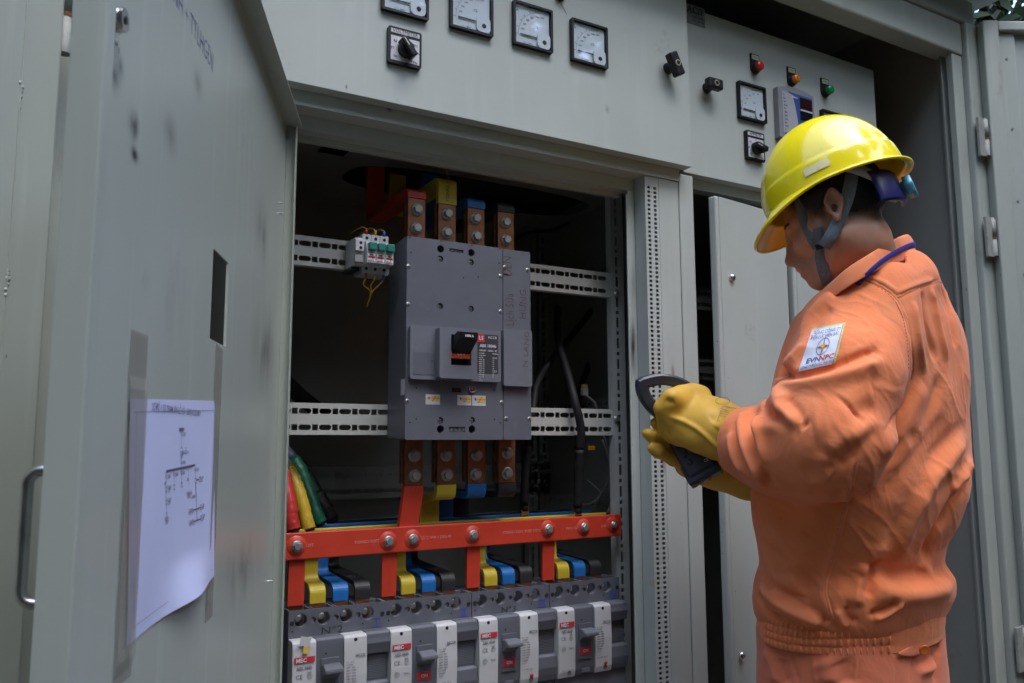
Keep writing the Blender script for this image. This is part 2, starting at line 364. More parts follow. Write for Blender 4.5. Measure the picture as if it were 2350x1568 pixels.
kp('back_wall', MB().box(KXL-0.06, KXR+0.02, 2.302, 2.32, kz0+0.021, Z(1.30)), PAINT_SHADED)
kp('ceiling', MB().box(KXL-0.04, KXR-0.003, YK+0.060, 2.30, Z(1.27), Z(1.29)), PAINT_SHADED)
# right post: stepped profile, hinge post in front
pr0 = at(2188, 400, YK+0.02).x
kp('post', MB().box(pr0, pr0+0.048, YK, YK+0.02, kz0, Z(1.10), 0.003))
kp('post', MB().box(pr0+0.050, pr0+0.105, YK-0.018, YK+0.03, kz0, Z(1.20), 0.006))
kp('jamb', MB().box(pr0+0.1055, pr0+0.22, YK+0.012, YK+0.03, kz0, Z(1.20), 0.003))
kp('wall_flange', MB().box(pr0-0.006, KXR+0.02, YK+0.0305, YK+0.036, kz0+0.03, Z(1.20)), PAINT_SHADED)
kp('post', MB().box(-0.035, -0.012, YK, YK+0.06, kz0, Z(1.10), 0.004))
kp('jamb', MB().box(-0.0115, 0.06, YK+0.035, YK+0.05, kz0, Z(1.10), 0.003))
kp('post', MB().box(-0.10, -0.037, YK-0.018, YK+0.05, kz0, Z(1.20), 0.006))
kp('lintel', MB().box(-0.035, pr0+0.05, YK-0.004, YK+0.058, Z(1.102), Z(1.20), 0.006))
kp('lintel', MB().box(-0.10, pr0+0.105, YK-0.012, YK+0.05, Z(1.202), Z(1.275), 0.006))
# roof with an overhanging stained fascia
STAIN = mat('stained roof sheet', (0.34, 0.35, 0.33), 0.6, var=0.1, scale=9, dirt=(0.03, 0.03, 0.03), dirt_amt=0.85, dirt_scale=16)
kp('roof', MB().box(-0.3, 2.40, YK-0.10, 2.5, Z(1.292), Z(1.32)))
kp('fascia', MB().box(-0.3, 2.40, YK-0.125, YK-0.102, Z(1.285), Z(1.44), 0.006), STAIN)

def hinge(parent, x, y, z, h=0.11):
    hb = MB(); hb.lathe((x, y, z), (0, 0, 1), [(0, 0.0095), (h*0.46, 0.0095), (h*0.46, 0.0075), (h*0.5, 0.0075), (h*0.5, 0.0095), (h, 0.0095), (h, 0.006), (h+0.006, 0.006)], 16)
    hb.box(x-0.034, x-0.008, y-0.004, y+0.004, z-0.004, z+h+0.004, 0.001); hb.box(x+0.006, x+0.03, y-0.006, y+0.002, z, z+h*0.9, 0.001)
    r = MB(); r.lathe((x, y, z+h*0.445), (0, 0, 1), [(0, 0.0100), (0.006, 0.0100)], 16)
    return hb, r
# leaf doors of the kiosk: hinged at both posts, thrown wide open
def leaf(hx, hy, az, width, side, name):
    e = bpy.data.objects.new('door', None); C.objects.link(e); e.parent = kiosk; e.location = (hx-o.x, hy-o.y, 0)
    e.rotation_euler = (0, 0, math.pi/2-az); return e
# local +x runs from the hinge along the leaf; the inner side faces local -y or +y
hxR = at(2256, 270, YK-0.03).x
azR = math.radians(119)
dR = leaf(hxR+0.012, YK-0.035, azR, 1.1, 1, 'right'); dR['label'] = 'right kiosk door leaf with framed inner side'
W_ = 1.12; zt = at(2250, 51, YK-0.035).z
IN = -1
MB().box(0.045, W_-0.03, 0.016, 0.03, 0.28, zt-0.02).build('door_sheet', PAINT_KIOSK, dR)
MB().box(0.0, 0.046, -0.012, 0.030, 0.24, zt, 0.004).build('stile', PAINT_KIOSK, dR)
MB().box(0.0465, 0.10, 0.004, 0.0155, 0.24, zt-0.031, 0.002).build('stile', PAINT_KIOSK, dR)
MB().box(0.0465, W_, -0.010, 0.030, zt-0.030, zt-0.001, 0.004).build('top_rail', PAINT_KIOSK, dR)
sc_ = MB()
for k in range(8): sc_.cyl((0.072, 0.004, zt-0.11-0.21*k), (0, -1, 0), 0.0035, 0.0025, 10)
sc_.build('screw', HINGEM, dR)
for z0 in (at(2258, 372, YK).z, at(2290, 600, YK).z, at(2325, 1530, YK).z):
    h, r = hinge(None, hxR-o.x, YK-0.032-o.y, z0, 0.105)
    hp = h.build('hinge', HINGEM, kiosk); r.build('rust_ring', RUST, hp)
# left leaf
hxL = at(150, 60, YK-0.03).x
azL = math.radians(228)
dL = leaf(hxL-0.014, YK-0.03, azL, 1.1, 1, 'left'); dL['label'] = 'left kiosk door leaf with a scored weld line'
MB().box(0.0, 1.1, -0.02, 0.02, 0.24, Z(1.12), 0.006).build('door_sheet', PAINT_KIOSK, dL)
wl = MB(); rng = random.Random(3)
pts = []
for k in range(120):
    z = 0.3+k*1.9/119; pts.append((0.062+rng.uniform(-0.0006, 0.0006), 0.0205, z))
wl.tube(pts, 0.0011, 6)
for zc in (Z(0.19), Z(0.44), Z(-0.03), Z(-0.3)):
    q_ = 0
    while q_ < 0.034:
        rr = rng.uniform(0.0022, 0.0045); wl.lathe((0.062+rng.uniform(-0.002, 0.002), 0.0195, zc+q_), (0, 1, 0), [(0, rr), (0.0012, rr*0.8), (0.002, rr*0.35)], 10); q_ += rng.uniform(0.003, 0.009)
wl.build('weld_line', PAINT_KIOSK, dL)
h, r = hinge(None, hxL-o.x, YK-0.035-o.y, at(150, 128, YK-0.03).z, 0.12)
hp = h.build('hinge', HINGEM, kiosk); r.build('rust_ring', RUST, hp)

# ------------------------------------------------------------------ switch cabinet 1 (open, with the breakers)
Y1 = 1.40; YF = 1.435; YB = 2.06
cab = thing('switch_cabinet', 'open grey switch cabinet full of breakers and busbars behind the opened door', 'switch cabinet', (0.8, 1.75, kz0))
oc = Vector((0.8, 1.75, kz0))
def cp(name, mb, m=PAINT, par=None, bev=0.0):
    mb.v = [(v[0]-oc.x, v[1]-oc.y, v[2]-oc.z) for v in mb.v]; return mb.build(name, m, par or cab, bev=bev)
CX0, CX1 = 0.285, at(1557, 430, YF).x
P1X0, P1X1 = at(572, 12, Y1).x, at(1587, 382, Y1).x
P1Z0 = at(1100, 279, Y1).z; PZT = Z(1.062)
pan = MB()
pan.box(P1X0, P1X1, Y1, Y1+0.002, P1Z0, PZT, 0.0008)
pan.box(P1X0, P1X0+0.002, Y1+0.0021, Y1+0.028, P1Z0, PZT); pan.box(P1X1-0.002, P1X1, Y1+0.0021, Y1+0.028, P1Z0, PZT)
pan.box(P1X0+0.0021, P1X1-0.0021, Y1+0.0021, Y1+0.028, P1Z0+0.0003, P1Z0+0.0023); pan.box(P1X0+0.0021, P1X1-0.0021, Y1+0.0021, Y1+0.028, PZT-0.002, PZT)
cp('instrument_panel', pan)
# header steps above the opening (seen from below) and the right jamb
OX0 = 0.352
zA = P1Z0-0.027; zB = zA-0.0275; zC_ = zB-0.010
JX1 = at(1485, 613, YF).x; JX2 = at(1444, 613, 1.475).x
PFX0, PFX1 = at(1487, 613, YF).x, at(1516, 613, YF).x
cp('header', MB().box(CX0, CX1-0.0005, YF-0.004, YF+0.04, zA, Z(1.05)))
cp('header', MB().box(OX0-0.02, JX1, YF+0.0405, 1.503, zB, zA+0.1))
cp('header_lip', MB().box(OX0-0.02, JX2, 1.5035, 1.518, zC_, zA+0.1))
cp('jamb', MB().box(PFX1, CX1-0.0005, YF, YF+0.04, kz0, zA-0.0002, 0.002))
cp('jamb', MB().box(JX2, JX1-0.0002, 1.475, 1.479, kz0, zB-0.0002, 0.001))
cp('jamb', MB().box(JX1, JX1+0.0025, YF+0.001, 1.4745, kz0, zA-0.0002))
cp('jamb_lip', MB().box(JX2-0.004, JX2-0.0005, 1.4755, 1.479, kz0, zC_-0.0002))
cp('jamb', MB().box(CX0, OX0, YF, YF+0.06, kz0, zA-0.0002, 0.002))
# double-row perforated strip in the jamb
ptc = 0.0104; zlo = Z(-0.62); pw = PFX1-PFX0
xc_ = [0, 0.0045, 0.0125, 0.0225, 0.0305, pw]
zc_ = [zlo-0.004]; nrow = int((zA-0.012-zlo)/ptc)
for k in range(nrow): zc_ += [zlo+0.003+k*ptc, zlo+0.009+k*ptc]
zc_.append(zA-0.0005)
st_ = MB(); yf_, yb_ = YF+0.001, YF+0.0028
for jz in range(len(zc_)-1):
    for ix in range(5):
        x0, x1, z0, z1 = PFX0+xc_[ix], PFX0+xc_[ix+1], zc_[jz], zc_[jz+1]
        if jz % 2 == 1 and ix in (1, 3):
            st_.add([(x0, yf_, z0), (x1, yf_, z0), (x1, yf_, z1), (x0, yf_, z1), (x0, yb_, z0), (x1, yb_, z0), (x1, yb_, z1), (x0, yb_, z1)], [(0, 1, 5, 4), (1, 2, 6, 5), (2, 3, 7, 6), (3, 0, 4, 7)])
        else: st_.add([(x0, yf_, z0), (x1, yf_, z0), (x1, yf_, z1), (x0, yf_, z1)], [(0, 1, 2, 3)])
ps_ = st_
_n = MB.build
mb = st_; mb.v = [(v[0]-oc.x, v[1]-oc.y, v[2]-oc.z) for v in mb.v]; mb.build('perforated_strip', PAINT, cab, normals=False)
cp('strip_void', MB().box(PFX0, PFX1, YF+0.018, YF+0.020, kz0, zA-0.0005), DARK)  # dark sheet added behind the holes, standing for the unlit gap
# carcass
IZ = Z(0.625)
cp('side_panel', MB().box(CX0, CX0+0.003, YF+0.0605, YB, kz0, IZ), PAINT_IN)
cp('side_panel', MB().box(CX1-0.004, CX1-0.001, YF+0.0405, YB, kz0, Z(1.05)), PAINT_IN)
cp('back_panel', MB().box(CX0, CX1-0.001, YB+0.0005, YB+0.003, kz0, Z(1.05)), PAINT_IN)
gl = []
cx_g, cy_g = 0.93, 1.80
ell = [(cx_g+0.33*math.copysign(abs(math.cos(t))**0.6, math.cos(t)), cy_g+0.105*math.copysign(abs(math.sin(t))**0.6, math.sin(t))) for t in np.linspace(0, 2*math.pi, 48, endpoint=False)]
small = rect2(0.50, 0.56, 1.62, 1.70)
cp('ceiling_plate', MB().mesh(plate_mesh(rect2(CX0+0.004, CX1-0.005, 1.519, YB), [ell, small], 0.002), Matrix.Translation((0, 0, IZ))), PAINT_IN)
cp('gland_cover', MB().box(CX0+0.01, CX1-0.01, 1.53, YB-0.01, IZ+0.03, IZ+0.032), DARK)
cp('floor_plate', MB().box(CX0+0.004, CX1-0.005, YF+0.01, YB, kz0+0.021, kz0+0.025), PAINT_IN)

def slots(length, rows, pitch=0.04, big=(0.0245, 0.0105), sq=0.0115, off=0.012):
    hs = []
    n = int((length-2*off)/pitch)+1
    for zc in rows:
        for k in range(n):
            x = off+k*pitch
            if x+sq/2 < length-0.003: hs.append(rect2(x-sq/2, x+sq/2, zc-sq/2, zc+sq/2))
            x2 = x+pitch/2
            if x2+big[0]/2 < length-0.003: hs.append(rrect(x2-big[0]/2, x2+big[0]/2, zc-big[1]/2, zc+big[1]/2, big[1]/2*0.99, 4))
    return hs
YR = 1.585
def rail_x(x0, x1, y, zb, h, off, m=RAIL, name='mounting_rail', flange=True):
    L_ = x1-x0
    mb = MB().mesh(plate_mesh(rect2(0, L_, 0, h), slots(L_, (h*0.235, h*0.745), off=off), 0.002), Matrix.Translation((x0, y, zb)) @ XZ)
    if flange:
        mb.box(x0, x1, y+0.0012, y+0.018, zb+h-0.002, zb+h); mb.box(x0, x1, y+0.0012, y+0.018, zb, zb+0.002)
    return cp(name, mb, m)
xr = at(1404, 640, YR).x
sq0 = at(612+178*.3646, 428.4+357*.3646, YR).x
RX0 = 0.31
off_ = (sq0-RX0) % 0.04
u1 = at(655, 605, YR).z; u2 = at(655.8, 536, YR).z
rail_x(RX0, xr, YR, u1, u2-u1, off_)
sq0 = at(612+176*.3646, 428.4+1425*.3646, YR).x
l1 = at(640, 998, YR).z; l2 = at(644.8, 923.5, YR).z
rail_x(RX0, xr, YR, l1, l2-l1, (sq0-RX0) % 0.04)
# vertical slotted posts
def post_z(x0, x1, y, z0, z1, name='slotted_post', m=RAIL):
    L_ = z1-z0; w_ = x1-x0
    me = plate_mesh(rect2(0, L_, 0, w_), slots(L_, (w_*0.42,), pitch=0.05, big=(0.026, 0.0075), sq=0.0085), 0.002)
    T = Matrix.Translation((x0, y, z0)) @ Matrix(((0, 1, 0, 0), (0, 0, 1, 0), (1, 0, 0, 0), (0, 0, 0, 1)))
    mb = MB().mesh(me, T); mb.box(x0, x0+0.002, y+0.0012, y+0.02, z0, z1); mb.box(x1-0.002, x1, y+0.0012, y+0.02, z0, z1)
    return cp(name, mb, m)
px0, px1 = at(1404, 700, YR-0.006).x, at(1432, 700, YR-0.006).x
post_z(px0, px1, YR-0.006, kz0+0.03, IZ-0.002)
yw = mat('yellow wire', (0.55, 0.36, 0.02), 0.45)
cp('earth_wire', MB().tube([((px0+px1)/2-0.003, YR+0.006, at(1415, 700, YR).z), ((px0+px1)/2-0.002, YR+0.007, at(1418, 770, YR).z), ((px0+px1)/2-0.003, YR+0.006, at(1418, 845, YR).z)], 0.0045, 8), yw)
for py in (676, 962, 1350):
    p = at(1416, py, YR-0.01); cp('rail_bolt', MB().lathe((p.x, YR-0.0075, p.z), (0, -1, 0), [(0, 0.009), (0.002, 0.009), (0.002, 0.006), (0.007, 0.0055)], 14), ZINC)
post_z(at(1238, 900, 2.0).x, at(1262, 900, 2.0).x, 2.0, kz0+0.03, IZ-0.002, m=PAINT_IN)
# rails on the back and on the right side wall
for py0, py1 in ((1090, 1062), (1143, 1113)):
    pass
zb1 = at(900, 1142, 2.0).z; zb2 = at(900, 1070, 2.0).z
rail_x(RX0, at(1300, 1100, 2.0).x, 2.0, zb1, zb2-zb1, 0.02, PAINT_IN)
def rail_y(x, y0, y1, zb, h):
    L_ = y1-y0
    mb = MB().mesh(plate_mesh(rect2(0, L_, 0, h), slots(L_, (h*0.235, h*0.745)), 0.002), Matrix.Translation((x, y0, zb)) @ YZ)
    return cp('side_rail', mb, PAINT_IN)
for pz in (0.40, 0.055, -0.20): rail_y(CX1-0.022, 1.66, 2.03, Z(pz), 0.06)
post_z(CX1-0.075, CX1-0.045, 2.0, kz0+0.03, IZ-0.002, m=PAINT_IN)

# ------------------------------------------------------------------ its door: pan of sheet steel, opened past the square
HX, HY = 0.360, 1.412
DL_ = 0.905; daz = math.radians(-157.2)
ddir = Vector((math.sin(daz), math.cos(daz), 0)); dnor = Vector((-ddir.y, ddir.x, 0))    # inner side
if dnor.dot(Vector((-HX, -HY, 0))) < 0: dnor = -dnor
def door_uv(px, py):           # sight line on the inner face of the door -> (along, height)
    d = Vector(ray(px, py)); h = Vector((HX, HY, 0)); t = h.dot(dnor)/d.dot(dnor)
    p = d*t; return ((p-h).dot(ddir), p.z+ZC)
door = bpy.data.objects.new('door', None); C.objects.link(door); door.parent = cab
door.location = (HX-oc.x, HY-oc.y, -oc.z)
door.rotation_euler = (0, 0, math.atan2(ddir.y, ddir.x))
# local: +x along the door away from the hinge, inner side at local -y or +y
lx = Vector((ddir.x, ddir.y, 0)); ly = Vector((-ddir.y, ddir.x, 0)); SG = 1 if ly.dot(dnor) > 0 else -1
door['label'] = 'wide open inner door with wiring diagram taped on it'
FL = 0.020
dzt = door_uv(657, 290)[1]; dzb = kz0+0.05
c = [door_uv(*p) for p in ((488, 570), (522, 603), (515, 795), (480, 778))]
cu0, cu1 = min(c[1][0], c[2][0]), max(c[0][0], c[3][0]); cv0, cv1 = (c[2][1]+c[3][1])/2, (c[0][1]+c[1][1])/2
sheet = MB().mesh(plate_mesh(rect2(0, DL_, dzb, dzt), [rect2(cu0, cu1, cv0, cv1)], 0.0018), XZ)
sheet.build('door_sheet', PAINT_DOOR, door)
def dbox(u0, u1, d0, d1, z0, z1, bev=0):    # d measured from the sheet to the inner side
    a, b = sorted((SG*d0, SG*d1)); return MB().box(u0, u1, a, b, z0, z1, bev)
dbox(DL_-0.0018, DL_+0.0012, -0.001, FL, dzb, dzt, 0.0008).build('edge_flange', PAINT_DOOR, door)
dbox(0, 0.0018, 0.0011, FL, dzb, dzt).build('edge_flange', PAINT_DOOR, door)
dbox(0.0019, DL_-0.0019, 0.0011, FL+0.008, dzt-0.0018, dzt, 0.0003).build('edge_flange', PAINT_DOOR, door)
dbox(0.0019, DL_-0.0019, 0.0011, FL, dzb, dzb+0.0018).build('edge_flange', PAINT_DOOR, door)
dbox(DL_-0.016, DL_-0.0019, FL-0.0018, FL, dzb, dzt, 0.0004).build('edge_lip', PAINT_DOOR, door)
dbox(0.0019, 0.012, FL-0.0018, FL, dzb, dzt).build('edge_lip', PAINT_DOOR, door)
# raw edge of the cut-out, bright and rusty
cm = mat('bare cut edge', (0.5, 0.46, 0.4), 0.6, var=0.3, scale=80, dirt=(0.2, 0.08, 0.03), dirt_amt=0.6, dirt_scale=60)
MB().box(cu0-0.0011, cu0-0.0001, -0.0014, 0.0014, cv0, cv1).build('cut_edge', cm, door)
# quarter-turn lock on the inner face, U handle on the outer face
u, v = door_uv(255, 45)
lk = MB(); lk.lathe((u, SG*0.001, v), (0, SG, 0), [(0, 0.0105), (0.003, 0.0105), (0.006, 0.009), (0.009, 0.0085)], 20)
lk.box(u-0.001, u+0.008, *sorted((SG*0.004, SG*0.006)), v-0.02, v+0.004, 0.001)
lo = lk.build('lock', STEEL, door)
MB().lathe((u, SG*0.0095, v), (0, SG, 0), [(0, 0.003), (0.0012, 0.003)], 14).build('keyhole', BLACK, lo)
hz1, hz0 = door_uv(120, 1082)[1], door_uv(100, 1400)[1]
d_ = lambda a: -SG*a
hu = DL_-0.030
def arc(z0, z1, dd, rr):
    P = [(hu, d_(0.001), z1)]
    for k in range(7): a = k/6*math.pi/2; P.append((hu, d_(dd-rr+rr*math.sin(a)), z1-rr+rr*math.cos(a)))
    for k in range(7): a = k/6*math.pi/2; P.append((hu, d_(dd-rr+rr*math.cos(a)), z0+rr-rr*math.sin(a)))
    P.append((hu, d_(0.001), z0)); return P
ho = MB().tube(arc(hz0, hz1, 0.022, 0.009), 0.0036, 14).build('handle', CHROME, door)
sc2 = MB()
for px, py in ((640, 466), (640, 490), (617, 1334)):
    u, v = door_uv(px, py); sc2.cyl((u, 0, v), (0, SG, 0), 0.0018, 0.006, 8)
sc2.build('rivet', STEEL, door)
# handwriting in blue marker
hw = MB(); Md = Matrix(((-1, 0, 0, 0), (0, -SG, 0, 0), (0, 0, 1, 0), (0, 0, 0, 1)))
u0, v0 = door_uv(392, -8); u1_, v1_ = door_uv(481, 122)
hw.text('HÌNH + TTLHGĐII', 0, 0, 0.030, sx=0.62, thick=0.0002, bold=-0.0007)
bx = [v[0] for v in hw.v]; sxx = (abs(u0-u1_)+0.03)/(max(bx)-min(bx))
hw.v = [((u0+0.02)-(x*sxx), SG*0.0012, v0-0.004+(v1_-v0)*min(1, x*sxx/abs(u0-u1_))*0.35+z) for x, y, z in hw.v]
hw.build('marker_writing', INKB, door)
# rubbed soot marks and the two stained tape strips
SM = mat('soot smudge', (0.16, 0.155, 0.16), 0.5, var=0.1)
def smudge_mat(name, col, alpha, scale, lo=0.42, hi=0.7):
    m = mat(name, col, 0.45, var=0.1); t = m.node_tree; b = t.nodes['Principled BSDF']
    tc = t.nodes.new('ShaderNodeTexCoord'); n = t.nodes.new('ShaderNodeTexNoise'); n.inputs['Scale'].default_value = scale; n.inputs['Detail'].default_value = 6
    mp = t.nodes.new('ShaderNodeMapping'); mp.inputs['Scale'].default_value = (1, 1, 0.3); t.links.new(tc.outputs['Object'], mp.inputs[0]); t.links.new(mp.outputs[0], n.inputs[0])
    g = t.nodes.new('ShaderNodeTexGradient'); g.gradient_type = 'QUADRATIC_SPHERE'
    mp2 = t.nodes.new('ShaderNodeMapping'); mp2.inputs['Location'].default_value = (-1, -1, -1); mp2.inputs['Scale'].default_value = (2, 2, 2); t.links.new(tc.outputs['Generated'], mp2.inputs[0])
    sep = t.nodes.new('ShaderNodeSeparateXYZ'); cmb = t.nodes.new('ShaderNodeCombineXYZ'); t.links.new(mp2.outputs[0], sep.inputs[0]); t.links.new(sep.outputs[0], cmb.inputs[0]); t.links.new(sep.outputs[2], cmb.inputs[2])
    t.links.new(cmb.outputs[0], g.inputs[0])
    r = t.nodes.new('ShaderNodeMapRange'); r.inputs[1].default_value = lo; r.inputs[2].default_value = hi; t.links.new(n.outputs[0], r.inputs[0])
    mu = t.nodes.new('ShaderNodeMath'); mu.operation = 'MULTIPLY'; t.links.new(r.outputs[0], mu.inputs[0]); t.links.new(g.outputs[1], mu.inputs[1])
    m2 = t.nodes.new('ShaderNodeMath'); m2.operation = 'MULTIPLY'; m2.inputs[1].default_value = alpha; t.links.new(mu.outputs[0], m2.inputs[0]); t.links.new(m2.outputs[0], b.inputs['Alpha'])
    return m
SOOT = smudge_mat('soot rub', (0.05, 0.045, 0.05), 1.5, 30, 0.3, 0.6)
SOOT2 = smudge_mat('faint rub', (0.10, 0.095, 0.10), 0.6, 22, 0.3, 0.7)
BRUSH = smudge_mat('pale brush streak', (0.55, 0.57, 0.58), 0.45, 40, 0.4, 0.7)
def dpatch(x0, y0, x1, y1, m, name='rub_mark', h=0.0011):
    a = door_uv(x0, (y0+y1)/2); b = door_uv(x1, (y0+y1)/2); t_ = door_uv((x0+x1)/2, y0)[1]; b_ = door_uv((x0+x1)/2, y1)[1]
    u0, u1 = sorted((a[0], b[0]))
    return MB().add([(u0, SG*h, b_), (u1, SG*h, b_), (u1, SG*h, t_), (u0, SG*h, t_)], [(0, 1, 2, 3)]).build(name, m, door)
dpatch(282, 225, 322, 345, SOOT); dpatch(288, 325, 322, 385, SOOT); dpatch(355, 225, 415, 385, SOOT2)
dpatch(228, 115, 285, 235, SOOT2); dpatch(255, 100, 290, 210, SOOT2); dpatch(560, 640, 640, 960, SOOT2)
dpatch(360, 480, 430, 860, BRUSH); dpatch(520, 200, 590, 420, BRUSH); dpatch(430, 120, 470, 250, SOOT2); dpatch(570, 420, 625, 640, SOOT2)
dpatch(470, 1200, 610, 1440, SOOT2); dpatch(300, 560, 350, 700, BRUSH)
def ppatch(x0, y0, x1, y1, Y, m, par, org, name='stain'):
    a = at(x0, (y0+y1)/2, Y); b = at(x1, (y0+y1)/2, Y); t_ = at((x0+x1)/2, y0, Y).z; b_ = at((x0+x1)/2, y1, Y).z
    return MB().add([(a.x-org.x, Y-org.y, b_-org.z), (b.x-org.x, Y-org.y, b_-org.z), (b.x-org.x, Y-org.y, t_-org.z), (a.x-org.x, Y-org.y, t_-org.z)], [(0, 1, 2, 3)]).build(name, m, par)
RUSTS = smudge_mat('rust streak', (0.20, 0.085, 0.03), 1.2, 40, 0.35, 0.65); GRIME = smudge_mat('brown grime', (0.13, 0.10, 0.07), 0.8, 26, 0.35, 0.7)
ppatch(1443, 700, 1464, 900, 1.4745, SOOT, cab, oc); ppatch(1443, 560, 1466, 760, 1.4743, SOOT2, cab, oc); ppatch(1466, 420, 1484, 700, 1.4744, GRIME, cab, oc)
ppatch(1538, 820, 1552, 900, YF-0.0006, RUSTS, cab, oc); ppatch(1518, 1000, 1530, 1110, YF-0.0006, RUSTS, cab, oc)
ppatch(1545, 1090, 1600, 1180, Y2-0.0006, GRIME, cab, oc) if False else None
for q in ((1385, 235, 1402, 268), (790, 190, 800, 210)): ppatch(*q, Y1-0.0006, RUSTS, cab, oc)
ppatch(880, 235, 905, 262, YF-0.0046, RUSTS, cab, oc); ppatch(1270, 262, 1300, 300, YF-0.0046, GRIME, cab, oc)
TAPE = mat('old packing tape', (0.36, 0.34, 0.29), 0.25, var=0.12, scale=20, stretch=(1, 1, 0.3))
TAPE.node_tree.nodes['Principled BSDF'].inputs['Alpha'].default_value = 0.55

# the diagram sheet taped on the door
p00 = door_uv(292, 915); p10 = door_uv(488, 920); p01 = door_uv(283, 1485); p11 = door_uv(485, 1322)
paper = thing('wiring_diagram', 'white paper sheet with a wiring diagram taped on the open grey door', 'paper sheet', tuple(Vector((HX, HY, 0))+lx*((p00[0]+p10[0])/2)+Vector((0, 0, (p00[1]+p01[1])/2))), door.rotation_euler.z)
pu, pv = (p00[0]+p10[0])/2, (p00[1]+p01[1])/2
def pap(s, t):                 # s 0..1 left to right, t 0..1 top to bottom -> local
    top = Vector((p00[0]*(1-s)+p10[0]*s, p00[1]*(1-s)+p10[1]*s)); bot = Vector((p01[0]*(1-s)+p11[0]*s, p01[1]*(1-s)+p11[1]*s))
    q = top*(1-t)+bot*t
    lift = 0.0022+0.010*max(0, t-0.8)/0.2*math.exp(-((s-0.62)/0.22)**2)+0.0012*math.sin(6*s+3*t)*t
    return (q.x-pu, SG*lift, q.y-pv)
NS, NT = 24, 24
vs = [pap(i/NS, j/NT) for j in range(NT+1) for i in range(NS+1)]
fs = [(j*(NS+1)+i, j*(NS+1)+i+1, (j+1)*(NS+1)+i+1, (j+1)*(NS+1)+i) for j in range(NT) for i in range(NS)]
pm = MB().add(vs, fs, True); 
pm.build('sheet', PAPER, paper)
def pline(mb, pts, wd=0.0006):
    P = [Vector(pap(s, t))+Vector((0, SG*0.0005, 0)) for s, t in pts]
    for a, b in zip(P, P[1:]):
        d = (b-a).normalized(); n_ = Vector((-d.z, 0, d.x))*wd/2
        mb.add([a-n_, b-n_, b+n_, a+n_], [(0, 1, 2, 3)])
def pt(px, py):                # photograph point on the sheet -> (s, t)
    u, v = door_uv(px, py); s = (u-p00[0])/(p10[0]-p00[0])
    top = p00[1]*(1-s)+p10[1]*s; bot = p01[1]*(1-s)+p11[1]*s
    return s, (top-v)/(top-bot)
ink = MB()
r6 = lambda x, y: (x*.3754, 979.2+y*.3754)
def pl(*pts, wd=0.0006): pline(ink, [pt(*r6(*p)) for p in pts], wd)
pl((1072, 17), (1102, 17), wd=0.003); pl((1087, 17), (1083, 125)); pl((1080, 190), (1078, 255))
pl((982, 276), (1165, 237), wd=0.0022)
for ring_ in ((1083, 150, 26), (1083, 172, 20)):
    pl(*[(ring_[0]+7*math.cos(a), ring_[1]+ring_[2]*math.sin(a)) for a in np.linspace(0, 6.283, 13)])
pl((980, 276), (978, 375)); pl((978, 405), (977, 455)); pl((977, 485), (977, 535)); pl((1030, 267), (1030, 362)); pl((1078, 256), (1078, 346)); pl((1124, 246), (1123, 400)); pl((1165, 238), (1165, 322))
pl((1165, 346), (1163, 580), wd=0.0014); pl((1170, 330), (1186, 326), wd=0.0012); pl((1140, 520), (1188, 502), wd=0.0012); pl((1140, 592), (1188, 572), wd=0.0012)
for bx_, by_ in ((978, 390), (977, 470), (977, 549), (1030, 375), (1078, 360), (1165, 334), (1190, 325), (1138, 522), (1187, 502), (1139, 594), (1188, 571)):
    pl((bx_-4, by_-14), (bx_+4, by_-14), (bx_+4, by_+14), (bx_-4, by_+14), (bx_-4, by_-14))
pline(ink, [(0.03, 0.055), (0.985, 0.055)], 0.0005); pline(ink, [(0.05, 0.05), (0.05, 0.94), (0.95, 0.95)], 0.0004)
def ptext(txt, px, py, size, sx=1.0, ax='C'):
    s, t = pt(px, py); Q = Vector(pap(s, t)); me = text_mesh(txt, size, ax, 'C', 0.0, 0.00003)
    ink.add([(Q.x-v.co.x*sx, Q.y+SG*0.0005, Q.z+v.co.y) for v in me.vertices], [tuple(p.vertices) for p in me.polygons])
ptext('SƠ ĐỒ 1 SỢI TRẠM SÂN LỄ HỘI - 560KVA 22/0.4KV', 403, 943, 0.0088, 0.85)
for t_, x_, y_ in (('CC 22kV', 1100, 48), ('T1', 1110, 142), ('560kVA-22/0.4', 1106, 160), ('AB 1000A', 1092, 222), ('CC 200A', 992, 310), ('CC 400A', 1042, 297), ('CC 400A', 1088, 286), ('DO 200A', 1175, 265), ('AB', 972, 352), ('TI 300/5', 998, 377), ('CPA', 997, 395), ('TI 300/5', 996, 455), ('CPA', 995, 473), ('TI 300/5', 978, 577), ('CPA', 977, 596), ('BA', 1117, 327), ('TRAM SÂN', 1124, 413), ('1x70kA', 1120, 434), ('3x4+M10', 1148, 435), ('AB 1/HN', 1202, 315), ('SAU', 1202, 331), ('CT 300/5', 1125, 522), ('CPA', 1123, 538), ('CT 300/5', 1200, 490), ('CPA', 1199, 506), ('CT 300/5', 1125, 594), ('CPA', 1124, 610), ('CT 300/5', 1200, 556), ('CPA', 1199, 572)):
    ptext(t_, *r6(x_, y_), 0.0052, 0.8)
ink.build('diagram_print', INKP, paper)
